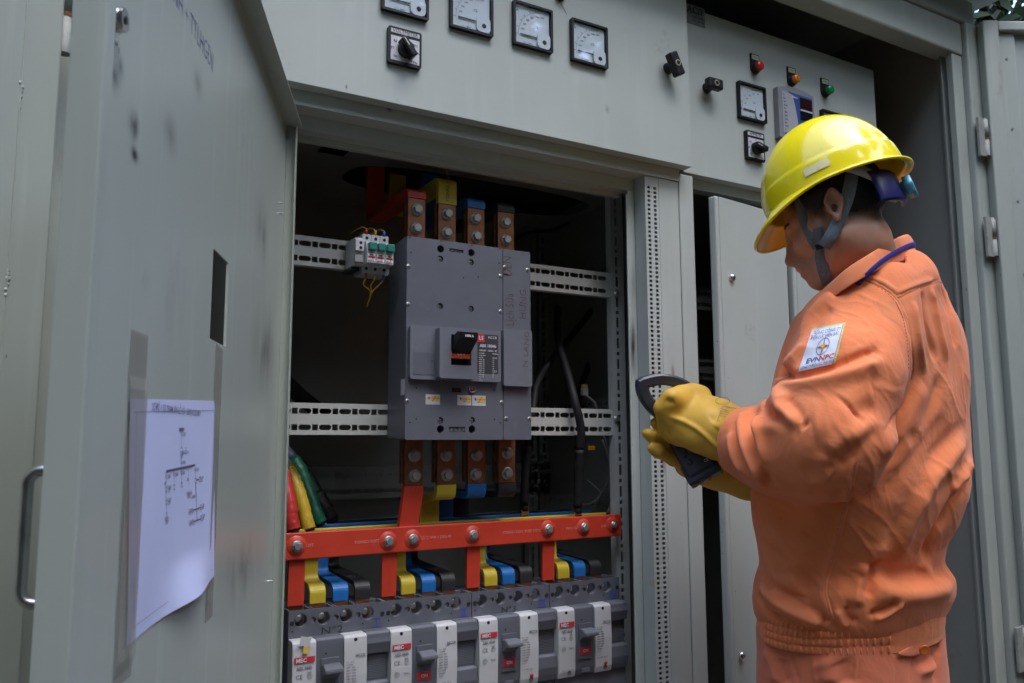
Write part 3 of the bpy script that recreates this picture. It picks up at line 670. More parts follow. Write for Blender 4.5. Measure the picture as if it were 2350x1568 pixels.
for (x0, y0, x1, y1) in ((275, 770, 316, 1560), (480, 793, 497, 1410)):
    a = door_uv(x0, (y0+y1)/2); b = door_uv(x1, (y0+y1)/2); zt_ = door_uv((x0+x1)/2, y0)[1]; zb_ = door_uv((x0+x1)/2, y1)[1]
    u0, u1 = sorted((a[0], b[0])); n_ = 26; vs = []; rg = random.Random(int(x0))
    for k in range(n_+1):
        zz = zb_+(zt_-zb_)*k/n_
        for uu in (u0, u1):
            s = (uu-p00[0])/(p10[0]-p00[0]); t = (p00[1]-zz)/(p00[1]-p01[1])
            lift = 0.0036 if -0.05 < t < 1.08 and -0.12 < s < 1.12 else 0.0016
            jit = rg.uniform(-0.004, 0.006) if k in (0, n_) else 0
            vs.append((uu-pu+rg.uniform(-0.0004, 0.0004), SG*lift, zz-pv+jit))
    MB().add(vs, [(2*k, 2*k+1, 2*k+3, 2*k+2) for k in range(n_)]).build('tape_strip', TAPE, paper)

# ------------------------------------------------------------------ switch cabinet 2 (next to it, doors ajar)
Y2 = 1.432
cab2 = thing('switch_cabinet', 'second grey switch cabinet behind the worker with three round lamps on its panel', 'switch cabinet', (1.66, 1.75, kz0))
o2 = Vector((1.66, 1.75, kz0))
def c2(name, mb, m=PAINT, par=None):
    mb.v = [(v[0]-o2.x, v[1]-o2.y, v[2]-o2.z) for v in mb.v]; return mb.build(name, m, par or cab2)
QX0, QX1 = at(1566, 300, Y2).x, at(2008, 230, Y2).x
QZ0 = at(1650, 412, Y2).z; QZ1 = at(1800, 92, Y2).z
pan = MB(); pan.box(QX0-0.0, QX1, Y2, Y2+0.002, QZ0, QZ1, 0.0008)
pan.box(QX1-0.002, QX1, Y2+0.0021, Y2+0.026, QZ0, QZ1); pan.box(QX0+0.001, QX1-0.0021, Y2+0.0021, Y2+0.026, QZ0+0.0003, QZ0+0.0023); pan.box(QX0+0.001, QX1-0.0021, Y2+0.0021, Y2+0.026, QZ1-0.002, QZ1)
c2('instrument_panel', pan)
YF2 = 1.462
SX0, SX1 = CX1+0.002, at(1597, 640, YF).x
hz_ = at(1640, 443, YF2).z
c2('stile', MB().box(SX0, SX1, YF, YF2+0.03, kz0, QZ0-0.004, 0.002))
c2('header', MB().box(SX1+0.0005, QX1, YF2, YF2+0.03, hz_, QZ0+0.05))
c2('header', MB().box(SX0, SX1, YF2, YF2+0.03, QZ0-0.0035, QZ0+0.05))
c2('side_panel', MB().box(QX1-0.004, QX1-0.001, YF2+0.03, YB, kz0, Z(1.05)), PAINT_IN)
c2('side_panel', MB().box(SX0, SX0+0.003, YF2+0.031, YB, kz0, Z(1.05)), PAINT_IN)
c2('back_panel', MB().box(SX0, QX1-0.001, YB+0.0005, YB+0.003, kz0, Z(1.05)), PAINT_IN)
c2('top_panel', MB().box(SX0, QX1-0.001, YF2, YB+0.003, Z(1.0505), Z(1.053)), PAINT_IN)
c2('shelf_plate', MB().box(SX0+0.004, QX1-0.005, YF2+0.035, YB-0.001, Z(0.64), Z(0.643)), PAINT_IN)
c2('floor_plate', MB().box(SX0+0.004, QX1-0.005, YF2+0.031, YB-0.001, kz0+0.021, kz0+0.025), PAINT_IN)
for (pa, pb) in ((712, 663), (872, 825)):
    z0 = at(1620, pa, 1.75).z; z1 = at(1620, pb, 1.75).z
    mb = MB().mesh(plate_mesh(rect2(0, 0.64, 0, z1-z0), slots(0.64, ((z1-z0)*.235, (z1-z0)*.745)), 0.002), Matrix.Translation((SX0+0.01, 1.75, z0)) @ XZ)
    c2('mounting_rail', mb, PAINT_IN)
# two narrow doors, the left one ajar
def pan_door(hx, hy, az, wd, zt, name, knob):
    e = bpy.data.objects.new('door', None); C.objects.link(e); e.parent = cab2
    e.location = (hx-o2.x, hy-o2.y, -o2.z); e.rotation_euler = (0, 0, math.pi/2-az)
    mb = MB(); mb.box(0, wd-0.0142, -0.001, 0.001, kz0+0.03, zt)
    mb.build('door_sheet', PAINT, e)
    MB().box(0, 0.002, -0.02, -0.0011, kz0+0.03, zt, 0.0004).build('edge_flange', PAINT, e)
    MB().box(wd-0.0139, wd+0.0003, -0.02, 0.0035, kz0+0.03, zt, 0.006, 3).build('edge_flange', PAINT, e)
    MB().box(0.0021, wd-0.0021, -0.02, -0.0011, zt-0.002, zt).build('edge_flange', PAINT, e)
    return e
# outer face is local +y when the leaf direction runs from hinge (right) to free edge (left)
fx, fy = at(1646, 640, 1.405).x, 1.405
hx2, hy2 = at(1806, 640, 1.446).x, 1.446
az2 = math.atan2(fx-hx2, fy-hy2); wd2 = math.hypot(fx-hx2, fy-hy2)
zt2 = at(1646, 450, 1.405).z
e2 = pan_door(hx2, hy2, az2, wd2, zt2, 'a', True); e2['label'] = 'narrow cabinet door standing ajar'
def e2pt(px, py):
    n = Vector((math.cos(az2), -math.sin(az2), 0)); d = Vector(ray(px, py)); h = Vector((hx2, hy2, 0)); p = d*(h.dot(n)/d.dot(n)); return (p-h).dot(Vector((math.sin(az2), math.cos(az2), 0))), p.z+ZC
OUT = 1
nloc = Vector((math.cos(az2), -math.sin(az2), 0))     # local -y in world? decided by the view side
ly2 = Vector((-math.cos(az2), math.sin(az2), 0)) 
OUT = 1 if Vector((math.cos(math.pi/2-az2+math.pi/2), math.sin(math.pi/2-az2+math.pi/2), 0)).dot(Vector((-hx2, -hy2, 0))) > 0 else -1
kn = MB()
for q in ((1678, 638), (1700, 1505)):
    u, v = e2pt(*q); kn.lathe((u, OUT*0.001, v), (0, OUT, 0), [(0, 0.0095), (0.004, 0.0095), (0.007, 0.0075), (0.0085, 0.004)], 18)
kn.build('lock', STEEL, e2)
hx3, hy3 = QX1-0.01, YF2-0.006
fx3 = at(1812, 640, 1.45).x
e3 = pan_door(hx3, hy3, math.atan2(fx3-hx3, 1.440-hy3), math.hypot(fx3-hx3, 1.440-hy3), zt2+0.002, 'b', False)
class TH:
    """a thing whose parts are written in world coordinates"""
    def __init__(s, name, label, cat, org, group=None):
        s.o = Vector(org); s.e = thing(name, label, cat, org, 0, group)
    def part(s, name, mb, m, par=None, label=None, bev=0.0):
        mb.v = [(v[0]-s.o.x, v[1]-s.o.y, v[2]-s.o.z) for v in mb.v]
        ob = mb.build(name, m, par or s.e, bev=bev)
        if label: ob['label'] = label
        return ob
def glassy(name, refl=0.12, tint=(0.93, 0.96, 0.98)):
    m = bpy.data.materials.new(name); m.use_nodes = True; t = m.node_tree; t.nodes.clear()
    o_ = t.nodes.new('ShaderNodeOutputMaterial'); mx = t.nodes.new('ShaderNodeMixShader'); tr = t.nodes.new('ShaderNodeBsdfTransparent'); gl = t.nodes.new('ShaderNodeBsdfGlossy')
    fr = t.nodes.new('ShaderNodeFresnel'); fr.inputs[0].default_value = 1.5; ad = t.nodes.new('ShaderNodeMath'); ad.inputs[1].default_value = refl
    ge = t.nodes.new('ShaderNodeNewGeometry'); iv = t.nodes.new('ShaderNodeMath'); iv.operation = 'SUBTRACT'; iv.inputs[0].default_value = 1.0; t.links.new(ge.outputs['Backfacing'], iv.inputs[1]); mu = t.nodes.new('ShaderNodeMath'); mu.operation = 'MULTIPLY'; t.links.new(fr.outputs[0], mu.inputs[0]); t.links.new(iv.outputs[0], mu.inputs[1]); t.links.new(mu.outputs[0], ad.inputs[0]); t.links.new(ad.outputs[0], mx.inputs[0]); tr.inputs[0].default_value = (*tint, 1); gl.inputs['Roughness'].default_value = 0.03
    t.links.new(tr.outputs[0], mx.inputs[1]); t.links.new(gl.outputs[0], mx.inputs[2]); t.links.new(mx.outputs[0], o_.inputs[0]); return m
GLASS = glassy('meter glass', 0.05)
def ringframe(x0, x1, z0, z1, wd, y0, y1, r=0.003):
    return MB().mesh(plate_mesh(rrect(x0, x1, z0, z1, r), [rect2(x0+wd, x1-wd, z0+wd, z1-wd)], y1-y0), Matrix.Translation((0, (y0+y1)/2, 0)) @ XZ)

# ------------------------------------------------------------------ square panel meters
def meter(label, loc, digits, unit='A', needle=True, group='square meters on the instrument panels'):
    e = thing('panel_meter', label, 'meter', loc, 0, group); s = 0.048
    ringframe(-s, s, -s, s, 0.0050, -0.0105, -0.0005).build('bezel', BLACK, e, bev=0.0)
    MB().box(-s+0.006, s-0.006, -0.004, -0.002, -s+0.006, s-0.006).build('dial', DIAL, e)
    pr = MB(); yd = -0.0043; cx_, cz_ = 0.024, -0.021
    for k, dg in enumerate(digits):
        a = math.radians(180-90*k/(len(digits)-1)); rr = 0.058
        pr.text(dg, cx_+0.049*math.cos(a), cz_+0.049*math.sin(a), 0.0052, y=yd, ax='C', az='C')
        pr.line(cx_+rr*math.cos(a), cz_+rr*math.sin(a), cx_+(rr+0.005)*math.cos(a), cz_+(rr+0.005)*math.sin(a), 0.0007, yd)
    for k in range(21):
        a0 = math.radians(180-90*k/21); a1 = math.radians(180-90*(k+1)/21); pr.line(cx_+.058*math.cos(a0), cz_+.058*math.sin(a0), cx_+.058*math.cos(a1), cz_+.058*math.sin(a1), 0.0004, yd)
    pr.text(unit, -0.036, 0.030, 0.0085, y=yd, ax='C', az='C'); pr.text('CE', 0.010, 0.002, 0.008, y=yd, ax='C', az='C')
    pr.text('1.5  ~  50Hz', -0.022, -0.037, 0.0042, y=yd, ax='L', az='C')
    pr.build('scale_print', INKG, e)
    MB().box(-0.030, 0.016, -0.0065, -0.0055, -0.0225, -0.0200).build('needle', INK, e)
    MB().mesh(plate_mesh(rrect(0.010, s-0.0062, -s+0.0062, -0.008, 0.009), [], 0.0030), Matrix.Translation((0, -0.0072, 0)) @ XZ).build('zero_cap', DIAL, e)
    MB().cyl((0.027, -0.0088, -0.0285), (0, -1, 0), 0.0048, 0.0006, 18).build('zero_screw', INK, e)
    MB().box(-s+0.0052, s-0.0052, -0.0102, -0.0096, -s+0.0052, s-0.0052).build('window', GLASS, e)
    return e
A_D = ('0', '200', '400', '600', '800', '1000', '1500')
def mloc(pbl, pbr, Y):
    a = at(*pbl, Y); b = at(*pbr, Y); return (a.x+b.x)/2, Y, (a.z+b.z)/2+0.048
meter('square voltmeter above the black rotary switch on the left panel', mloc((871, 27), (981, 51), Y1), ('0', '100', '200', '300', '400', '500'), 'V')
meter('square ammeter just right of the meter above the rotary switch', mloc((1027.5, 65), (1128.8, 91), Y1), A_D)
meter('square ammeter third from the left in the top row', mloc((1172.8, 103), (1265, 128), Y1), A_D)
meter('square ammeter rightmost on the left panel with sky mirrored in its glass', mloc((1306, 141), (1391.6, 163), Y1), A_D)
r3 = lambda x, y: (1468.8+x*.375, y*.375)
meter('square ammeter below the red lamp on the right panel', mloc(r3(595, 725), r3(760, 767), Y2), ('0', '150', '300', '450', '600', '900'))
p = at(*r3(1095, 672), Y2); meter('square meter half hidden by the yellow helmet', (p.x+0.048, Y2, p.z-0.048), ('0', '150', '300', '450', '600', '900'))

# ------------------------------------------------------------------ rotary selector switches
def selector(label, p0, p1, Y, ang, head):
    a = at(*p0, Y); b = at(*p1, Y); wd = b.x-a.x; ht = a.z-b.z
    e = thing('rotary_switch', label, 'switch', ((a.x+b.x)/2, Y, (a.z+b.z)/2), 0, 'rotary switches on the panels')
    x = wd/2; z = ht/2; hb = z-0.20*ht
    MB().mesh(plate_mesh(rrect(-x, x, -z, z, 0.004), [], 0.009), Matrix.Translation((0, -0.005, 0)) @ XZ).build('base_plate', BLACK, e)
    MB().box(-x+0.005, x-0.005, -0.0105, -0.0096, hb+0.002, z-0.0045).build('name_strip', GREYW, e)
    MB().box(-x+0.005, x-0.005, -0.0105, -0.0096, -z+0.006, hb-0.004).build('legend_plate', GREYW, e)
    t = MB(); t.text(head, 0, (hb+z)/2-0.001, 0.0098, y=-0.0108, ax='C', az='C', sx=0.95)
    zc = (hb-z)/2
    for k, (w_, dx, dz) in enumerate((('RS', -.30, .20), ('ST', -.38, .0), ('TR', -.30, -.22), ('RN', .30, .20), ('SN', .38, 0), ('TN', .30, -.28), ('0', 0, .30))): t.text(w_, dx*wd, zc+dz*ht, 0.0068, y=-0.0108, ax='C', az='C')
    t.build('lettering', INK, e)
    MB().lathe((0, -0.010, zc), (0, -1, 0), [(0, 0.0155), (0.012, 0.0150), (0.015, 0.0135), (0.0155, 0.0)], 28).build('knob', BLACK, e)
    R_ = Matrix.Translation((0, 0, zc)) @ Matrix.Rotation(ang, 4, 'Y')
    gpp = MB().box(-0.0065, 0.0065, -0.034, -0.012, -0.020, 0.020, 0.0025, M=R_); gp = gpp.build('grip', BLACK, e)
    MB().box(-0.0009, 0.0009, -0.0345, -0.0338, 0.002, 0.017, M=R_).build('pointer_mark', WHITE, gp)
    return e
selector('black rotary switch with VOLTMETER strip below the first meter', (887.5, 62), (962.5, 164), Y1, math.radians(-38), 'VOLTMETER')
s2 = selector('black rotary switch behind the helmet brim on the right panel', r3(632, 800), r3(750, 1003), Y2, math.radians(-78), 'AMMETER')

# ------------------------------------------------------------------ panel latch handles
def latch(label, px, py, Y, ang, L_=0.058):
    p = at(px, py, Y); e = thing('panel_latch', label, 'latch', (p.x, Y, p.z), 0, 'black panel latches')
    MB().lathe((0, -0.0003, 0), (0, -1, 0), [(0, 0.0135), (0.005, 0.0135), (0.008, 0.0115), (0.018, 0.011)], 22).build('collar', BLACK, e)
    R_ = Matrix.Rotation(ang, 4, 'Y')
    MB().box(-0.0130, 0.0130, -0.036, -0.0165, -L_/2, L_/2, 0.004, 3, M=R_).build('handle', BLACK, e)
    q = MB(); q.lathe((0, -0.0361, 0), (0, -1, 0), [(0, 0.0076), (0.0015, 0.0072)], 20); lkc = q.build('lock_cylinder', mat('aged brass'+label[:9], (0.42, 0.38, 0.27), 0.4, metal=0.4), e)
    q = MB(); q.lathe((0, -0.0377, 0), (0, -1, 0), [(0, 0.0048), (0.0004, 0.0048)], 18); q.box(-0.0008, 0.0008, -0.0386, -0.0378, -0.004, 0.004, M=R_); q.build('keyhole', BLACK, lkc)
    return e
latch('tilted black latch near the right edge of the left panel', 1532, 158, Y1, math.radians(-27), 0.056)
latch('level black latch at the left edge of the right panel', 1621, 203, Y2, math.radians(90), 0.046)

# ------------------------------------------------------------------ indicator lamps
def lamp(label, x0, y0, x1, y1, Y, col, group='indicator lamps on the panels'):
    a = at(x0, y0, Y); b = at(x1, y1, Y); h = 0.052; wd = 0.030
    e = thing('indicator_lamp', label, 'lamp', ((a.x+b.x)/2-0.001, Y, (a.z+b.z)/2), 0, group)
    ol = [(wd/2*math.cos(t), -h/2+wd/2+wd/2*math.sin(t)) for t in np.linspace(math.pi, 2*math.pi, 12)]+[(wd/2, h/2), (-wd/2, h/2)]
    MB().mesh(plate_mesh(ol, [], 0.004), Matrix.Translation((0, -0.0023, 0)) @ XZ).build('base_plate', BLACK, e)
    MB().box(-wd/2+0.003, wd/2-0.003, -0.0053, -0.0045, h/2-0.015, h/2-0.003).build('name_strip', mat('cream strip', (0.55, 0.58, 0.42), 0.5), e)
    q = MB(); q.text({0: 'PHA A', 1: 'PHA B', 2: 'PHA C'}.get(col[3], 'PHA'), 0, h/2-0.009, 0.0055, y=-0.0056, ax='C', az='C'); q.build('lettering', INKG, e)
    zc = -h/2+wd/2
    MB().lathe((0, -0.0045, zc), (0, -1, 0), [(0, 0.0138), (0.006, 0.0138), (0.006, 0.0125), (0.010, 0.0125)], 24).build('ring', BLACK, e)
    m = mat('lens '+label[:12], col[:3], 0.22, var=0.04, coat=0.4)
    MB().lathe((0, -0.0146, zc), (0, -1, 0), [(0, 0.0118), (0.008, 0.0118), (0.010, 0.0102), (0.0105, 0.006), (0.0107, 0)], 12).build('lens', m, e)
    return e
lamp('round red indicator lamp at the top of the right panel', *r3(660, 338), *r3(738, 455), Y2, (0.48, 0.012, 0.012, 0))
lamp('round orange indicator lamp above the blue display relay', *r3(885, 420), *r3(960, 530), Y2, (0.62, 0.20, 0.01, 1))
lamp('round green indicator lamp rightmost above the yellow helmet', *r3(1090, 487), *r3(1165, 597), Y2, (0.0, 0.22, 0.05, 2))
p = at(1284, -2, Y1); bs = thing('push_button', 'dark round knob at the very top edge with a dried grass blade below', 'knob', (p.x, Y1, p.z+0.006), 0)
MB().lathe((0, -0.0005, 0), (0, -1, 0), [(0, 0.012), (0.006, 0.012), (0.008, 0.009), (0.016, 0.008)], 18).build('body', BLACK, bs)
MB().tube([(0.002, -0.001, -0.013), (0.010, -0.0013, -0.024), (0.017, -0.0012, -0.036)], 0.0005, 5).build('grass_blade', INKG, bs)

# name plate at the left edge of the right panel
a = at(1571, 3, Y2); b = at(1617.7, 68, Y2)
npz = TH('name_plate', 'aluminium ACIT plate half hidden at the left top of the right panel', 'name plate', ((a.x+b.x)/2, Y2, (a.z+b.z)/2))
ALU = mat('dull aluminium', (0.20, 0.20, 0.21), 0.45, metal=0.4, var=0.25, scale=50)
npz.part('plate', MB().box(a.x-0.02, b.x, Y2-0.0014, Y2-0.0004, b.z+0.003, a.z-0.004), ALU)
q = MB(); zc = (a.z+b.z)/2; q.text('ACIT', b.x-0.004, zc+0.004, 0.024, y=Y2-0.0016, ax='R', az='B', bold=0.0006)
for k, l_ in enumerate(('THIẾT BỊ ĐIỆN', 'T.GIA - HÀ NỘI')): q.text(l_, b.x-0.004, zc-0.008-0.009*k, 0.0058, y=Y2-0.0016, ax='R', az='B')
npz.part('lettering', q, INK)

# protection relay with displays
a = at(*r3(812, 530), Y2); b = at(*r3(1035, 850), Y2)
x0, x1 = a.x, at(*r3(1035, 700), Y2).x; z1 = a.z; z0 = at(*r3(833, 848), Y2).z; W_ = x1-x0
rl = TH('protection_relay', 'grey and blue relay with dark displays above the helmet', 'relay', ((x0+x1)/2, Y2, z0))
RG = mat('relay grey', (0.24, 0.25, 0.27), 0.4, var=0.05)
arch = [(x0, z0), (x1, z0), (x1, z1-0.006)]+[(x1-W_*t, z1-0.006+0.010*math.sin(math.pi*t)) for t in np.linspace(0.1, 0.9, 9)]+[(x0, z1-0.006)]
rl.part('housing', MB().mesh(plate_mesh(arch, [], 0.016), Matrix.Translation((0, Y2-0.0085, 0)) @ XZ), RG)
RB = mat('relay blue', (0.03, 0.085, 0.30), 0.4, var=0.06)
yb_ = Y2-0.0170
bl_ = [(x0+W_*(0.40+0.14*math.sin(math.pi/2*t)), z1-0.018-(z1-z0-0.03)*t) for t in np.linspace(0, 1, 9)]
blue = [(x1-0.008, z0+0.012), (x1-0.008, z1-0.014), (x0+W_*0.28, z1-0.012)]+bl_
rl.part('blue_panel', MB().mesh(plate_mesh(blue, [], 0.0008), Matrix.Translation((0, yb_-0.0005, 0)) @ XZ), RB)
whp = [(x0+0.013, z0+0.012), (bl_[-1][0]-0.0008, z0+0.0125)]+[(p_[0]-0.0008, p_[1]) for p_ in bl_[::-1]]+[(x0+0.013, z1-0.014)]
rl.part('legend_panel', MB().mesh(plate_mesh(whp, [], 0.0008), Matrix.Translation((0, yb_-0.0005, 0)) @ XZ), mat('relay legend grey', (0.36, 0.38, 0.42), 0.45))
q = MB(); rgn = random.Random(2)
for k in range(12): q.text(rgn.choice(['I>', 'Io>', 'I>>', 'SET', 'TRIP', 'AUX', 'L1', 'L2', 'L3', 'TIME']), x0+0.018, z1-0.026-0.0094*k, 0.0062, y=yb_-0.0012)
rl.part('lettering', q, INK)
DR = mat('dark red display', (0.028, 0.006, 0.008), 0.2, var=0.1); DK = mat('dark display', (0.008, 0.01, 0.014), 0.15, var=0.1)
rl.part('display', MB().box(x0+W_*0.58, x1-0.011, yb_-0.003, yb_-0.001, z1-0.050, z1-0.020, 0.0006), DR)
rl.part('display', MB().box(x0+W_*0.58, x1-0.011, yb_-0.003, yb_-0.001, z1-0.080, z1-0.057, 0.0006), DK)
rl.part('display_bar', MB().box(x0+W_*0.58, x1-0.011, yb_-0.003, yb_-0.001, z1-0.0555, z1-0.0525), INKW)
q = MB(); q.text('Mikro', x0+W_*0.36, z1-0.026, 0.009, y=yb_-0.0012, bold=0.0002); rl.part('logo', q, INKW)
for dx, m in ((0.62, BLACK), (0.80, WHITE)): rl.part('button', MB().lathe((x0+W_*dx, yb_-0.001, z1-0.098), (0, -1, 0), [(0, 0.007), (0.003, 0.006), (0.0034, 0.0)], 16), m)

# ------------------------------------------------------------------ the big main breaker
YM = 1.48; YMB = 1.578
b_ = lambda px, py, Y=YM: at(px, py, Y)
r5 = lambda x, y: (612+x*.3646, 428.4+y*.3646)
tl = b_(934.7, 541.4); brr = b_(1220.3, 1009.2)
mx0, mx1, mz0, mz1 = tl.x, brr.x-0.001, brr.z, tl.z
xs_ = b_(*r5(1487, 700)).x
mbk = TH('main_breaker', 'large grey main circuit breaker with red handwriting mounted above the busbars', 'circuit breaker', ((mx0+mx1)/2, 1.55, mz0))
def plate_y(ol, holes, y0, y1): return MB().mesh(plate_mesh(ol, holes, y1-y0), Matrix.Translation((0, (y0+y1)/2, 0)) @ XZ)
mbk.part('base', MB().box(mx0+0.002, mx1-0.002, 1.5225, YMB, mz0+0.002, mz1-0.001, 0.002), PLASTIC)
hs = []
big = [r5(1095, 392), r5(1288, 416), r5(1094, 1527), r5(1292, 1527)]
scr = [r5(1094, 455), r5(1287, 477), r5(1092, 753), r5(1287, 770), r5(1094, 1472), r5(1294, 1471)]
for p_ in big: v = b_(*p_); hs.append(circ(v.x, v.z, 0.0078, 16))
for p_ in scr: v = b_(*p_); hs.append(circ(v.x, v.z, 0.0066, 14))
slot1 = [b_(*r5(1150, 388)), b_(*r5(1238, 420))]; slot2 = [b_(*r5(1147, 1512)), b_(*r5(1248, 1545))]
for sl in (slot1, slot2): hs.append(rect2(sl[0].x, sl[1].x, sl[1].z, sl[0].z))
mbk.part('front_cover', plate_y(rrect(mx0, xs_-0.0008, mz0, mz1, 0.003), hs, YM, 1.522), PLASTIC)
mbk.part('pole_cover', plate_y(rrect(xs_+0.0008, mx1, mz0, mz1-0.001, 0.003), [], YM, 1.522), PLASTIC)
for p_ in big: v = b_(*p_); mbk.part('terminal_hole', MB().cyl((v.x, 1.515, v.z), (0, -1, 0), 0.0077, 0.001, 16), DARK)
for sl in (slot1, slot2):
    so = mbk.part('vent_window', MB().box(sl[0].x, sl[1].x, YM+0.004, YM+0.006, sl[1].z, sl[0].z), PLASTIC)
    q = MB()
    for k in range(5): q.box(sl[0].x+0.004+k*0.009, sl[0].x+0.009+k*0.009, YM+0.002, YM+0.0039, sl[1].z+0.002, sl[0].z-0.002)
    mbk.part('vent_bar', q, PLASTIC2, so)
def scr_at(v, y=None, r=0.0048):
    y = YM if y is None else y
    q = MB(); q.lathe((v.x, y+0.003, v.z), (0, -1, 0), [(0, r), (0.0025, r), (0.0035, r*0.8), (0.0036, 0)], 14); ob = mbk.part('screw', q, ZINC)
    q = MB(); q.box(v.x-r*0.7, v.x+r*0.7, y-0.0008, y-0.0004, v.z-r*0.13, v.z+r*0.13); q.box(v.x-r*0.13, v.x+r*0.13, y-0.0008, y-0.0004, v.z-r*0.7, v.z+r*0.7); mbk.part('screw_slot', q, INK, ob)
for p_ in scr: scr_at(b_(*p_), YM+0.004, 0.0052)
for p_ in ((892, 502), (890, 740), (884, 1350), (1498, 508), (1640, 525), (1470, 563), (1471, 786), (1478, 1360), (1507, 1461), (1653, 1462)):
    v = b_(*r5(*p_)); scr_at(v, YM-0.0008, 0.0046)
q = MB()
for p_ in ((900, 320), (1097, 343), (1290, 370), (1467, 393), (907, 414), (1462, 482), (941, 1268), (1432, 1281), (941, 1463), (1434, 1466), (901, 1485), (1470, 1487), (1238, 575), (1332, 570)):
    v = b_(*r5(*p_)); q.cyl((v.x, YM-0.0003, v.z), (0, -1, 0), 0.0016, 0.0004, 8)
mbk.part('pin_hole', q, DARK)
YC1 = 1.468
cA, cB = b_(*r5(905, 868), YC1), b_(*r5(1475, 1232), YC1)
cT = b_(*r5(1110, 880), YC1); cS = b_(*r5(1322, 1214), YC1)
mbk.part('raised_cover', plate_y(rrect(cA.x, cB.x, cB.z, cA.z, 0.006), [], YC1, YM-0.0005), PLASTIC2, bev=0.0)
YT = 1.447
tA, tB = b_(*r5(1090, 880), YT), b_(*r5(1322, 1214), YT)
wA, wB = b_(*r5(1162, 930), YT), b_(*r5(1288, 1128), YT)
mbk.part('toggle_housing', plate_y(rrect(tA.x, tB.x, tB.z, tA.z, 0.004), [rect2(wA.x, wB.x, wB.z, wA.z)], YT, YC1-0.0003), PLASTIC2)
mbk.part('toggle_recess', MB().box(wA.x, wB.x, YC1-0.002, YC1-0.0004, wB.z, wA.z), DARK)
fA, fB = b_(*r5(1162, 1036), YT+0.004), b_(*r5(1282, 1086), YT+0.004)
fl = mbk.part('on_flag', MB().box(fA.x, fB.x, YT+0.004, YC1-0.003, fB.z, fA.z, 0.0008), ORLAB)
q = MB(); q.text('ON', (fA.x+fB.x)/2, (fA.z+fB.z)/2+0.003, 0.011, y=YT+0.0037, ax='C', az='C', bold=0.0002); q.text('I', (fA.x+fB.x)/2, (fA.z+fB.z)/2-0.0065, 0.006, y=YT+0.0037, ax='C', az='C'); mbk.part('lettering', q, INKW, fl)
hA, hB = b_(*r5(1182, 912), YT-0.03), b_(*r5(1322, 958), YT-0.03)
hd = MB(); hx0_, hx1_ = wA.x+0.003, wB.x-0.001; hz_t = wA.z-0.002
prof = [(YT+0.010, hz_t-0.038), (YT-0.004, hz_t-0.030), (YT-0.030, hz_t-0.010), (YT-0.032, hz_t+0.004), (YT-0.020, hz_t+0.006), (YT+0.010, hz_t-0.004)]
n_ = len(prof)
hd.add([(hx0_, a_, b2) for a_, b2 in prof]+[(hx1_, a_, b2) for a_, b2 in prof], [tuple(range(n_)), tuple(range(n_, 2*n_))]+[(k, (k+1) % n_, n_+(k+1) % n_, n_+k) for k in range(n_)])
ho_ = mbk.part('handle', hd, BLACK, bev=0.0012)
q = MB(); q.text('1000 A', (hx0_+hx1_)/2, hz_t-0.0035, 0.0065, y=YT-0.0325, ax='C', az='C', bold=0.0002); mbk.part('lettering', q, INKW, ho_)
# rating plate
nA, nB = b_(*r5(1326, 928), YC1), b_(*r5(1457, 1180), YC1)
npo = mbk.part('rating_plate', MB().rect(nA.x, nB.x, nB.z, nA.z, YC1-0.0003), INK)
mbk.part('red_logo', MB().rect(nA.x, nA.x+0.016, nA.z-0.016, nA.z, YC1-0.0008), REDLAB, npo)
q = MB(); yy = YC1-0.0012
q.text('LS', nA.x+0.008, nA.z-0.008, 0.011, y=yy, ax='C', az='C', bold=0.0003)
q.text('MCCB', nA.x+0.034, nA.z-0.006, 0.0072, y=yy, ax='C', az='C'); q.text('ABS 1004b', (nA.x+nB.x)/2, nA.z-0.0235, 0.0085, y=yy, ax='C', az='C', bold=0.0002)
q.text('1000AF  1000A  4P', (nA.x+nB.x)/2, nA.z-0.033, 0.0052, y=yy, ax='C', az='C')
for k in range(14):
    zz = nA.z-0.040-0.0043*k
    q.text(['Ui 690V', 'Uimp 8kV', 'Icu kA', '690V 20', '600V 45', '500V 50', '460V 65', '415V 65', '380V 65', '240V 85', '220V 85', 'Ics 75%', 'Icw', 'Cat.A'][k], nA.x+0.003, zz, 0.0038, y=yy)
    if k < 12: q.text(['50/60Hz', '', 'IEC947', '10', '23', '37', '50', '50', '55', '65', '85', '%'][k], nA.x+0.034, zz, 0.0038, y=yy)
q.text('LS', nB.x-0.004, nB.z+0.003, 0.006, y=yy, ax='R')
mbk.part('lettering', q, INKW, npo)
mbk.part('small_door', MB().rect(b_(*r5(922, 1045), YC1).x, b_(*r5(1075, 1100), YC1).x, b_(*r5(1000, 1185), YC1).z, b_(*r5(1000, 1045), YC1).z, YC1-0.0004), PLASTIC)
q = MB(); v = b_(*r5(1030, 1098), YC1); q.line(v.x, v.z, v.x+0.009, v.z, 0.001, YC1-0.0008); q.line(v.x+0.009, v.z, v.x+0.009, v.z-0.018, 0.001, YC1-0.0008); mbk.part('door_groove', q, INK)
gA, gB = b_(*r5(1493, 893), YC1), b_(*r5(1672, 1260), YC1)
mbk.part('raised_cover', plate_y(rrect(gA.x, gB.x, gB.z, gA.z, 0.004), [], YC1, YM-0.0005), PLASTIC2)
v = b_(*r5(1290, 1277)); tb = mbk.part('test_button_ring', MB().lathe((v.x, YM-0.0003, v.z), (0, -1, 0), [(0, 0.0082), (0.003, 0.0080), (0.003, 0.0055), (0.0005, 0.0052)], 22), PLASTIC2)
mbk.part('test_button', MB().lathe((v.x, YM-0.0004, v.z), (0, -1, 0), [(0, 0.005), (0.002, 0.0045), (0.0024, 0)], 16), mat('dull red button', (0.25, 0.02, 0.02), 0.4), tb)
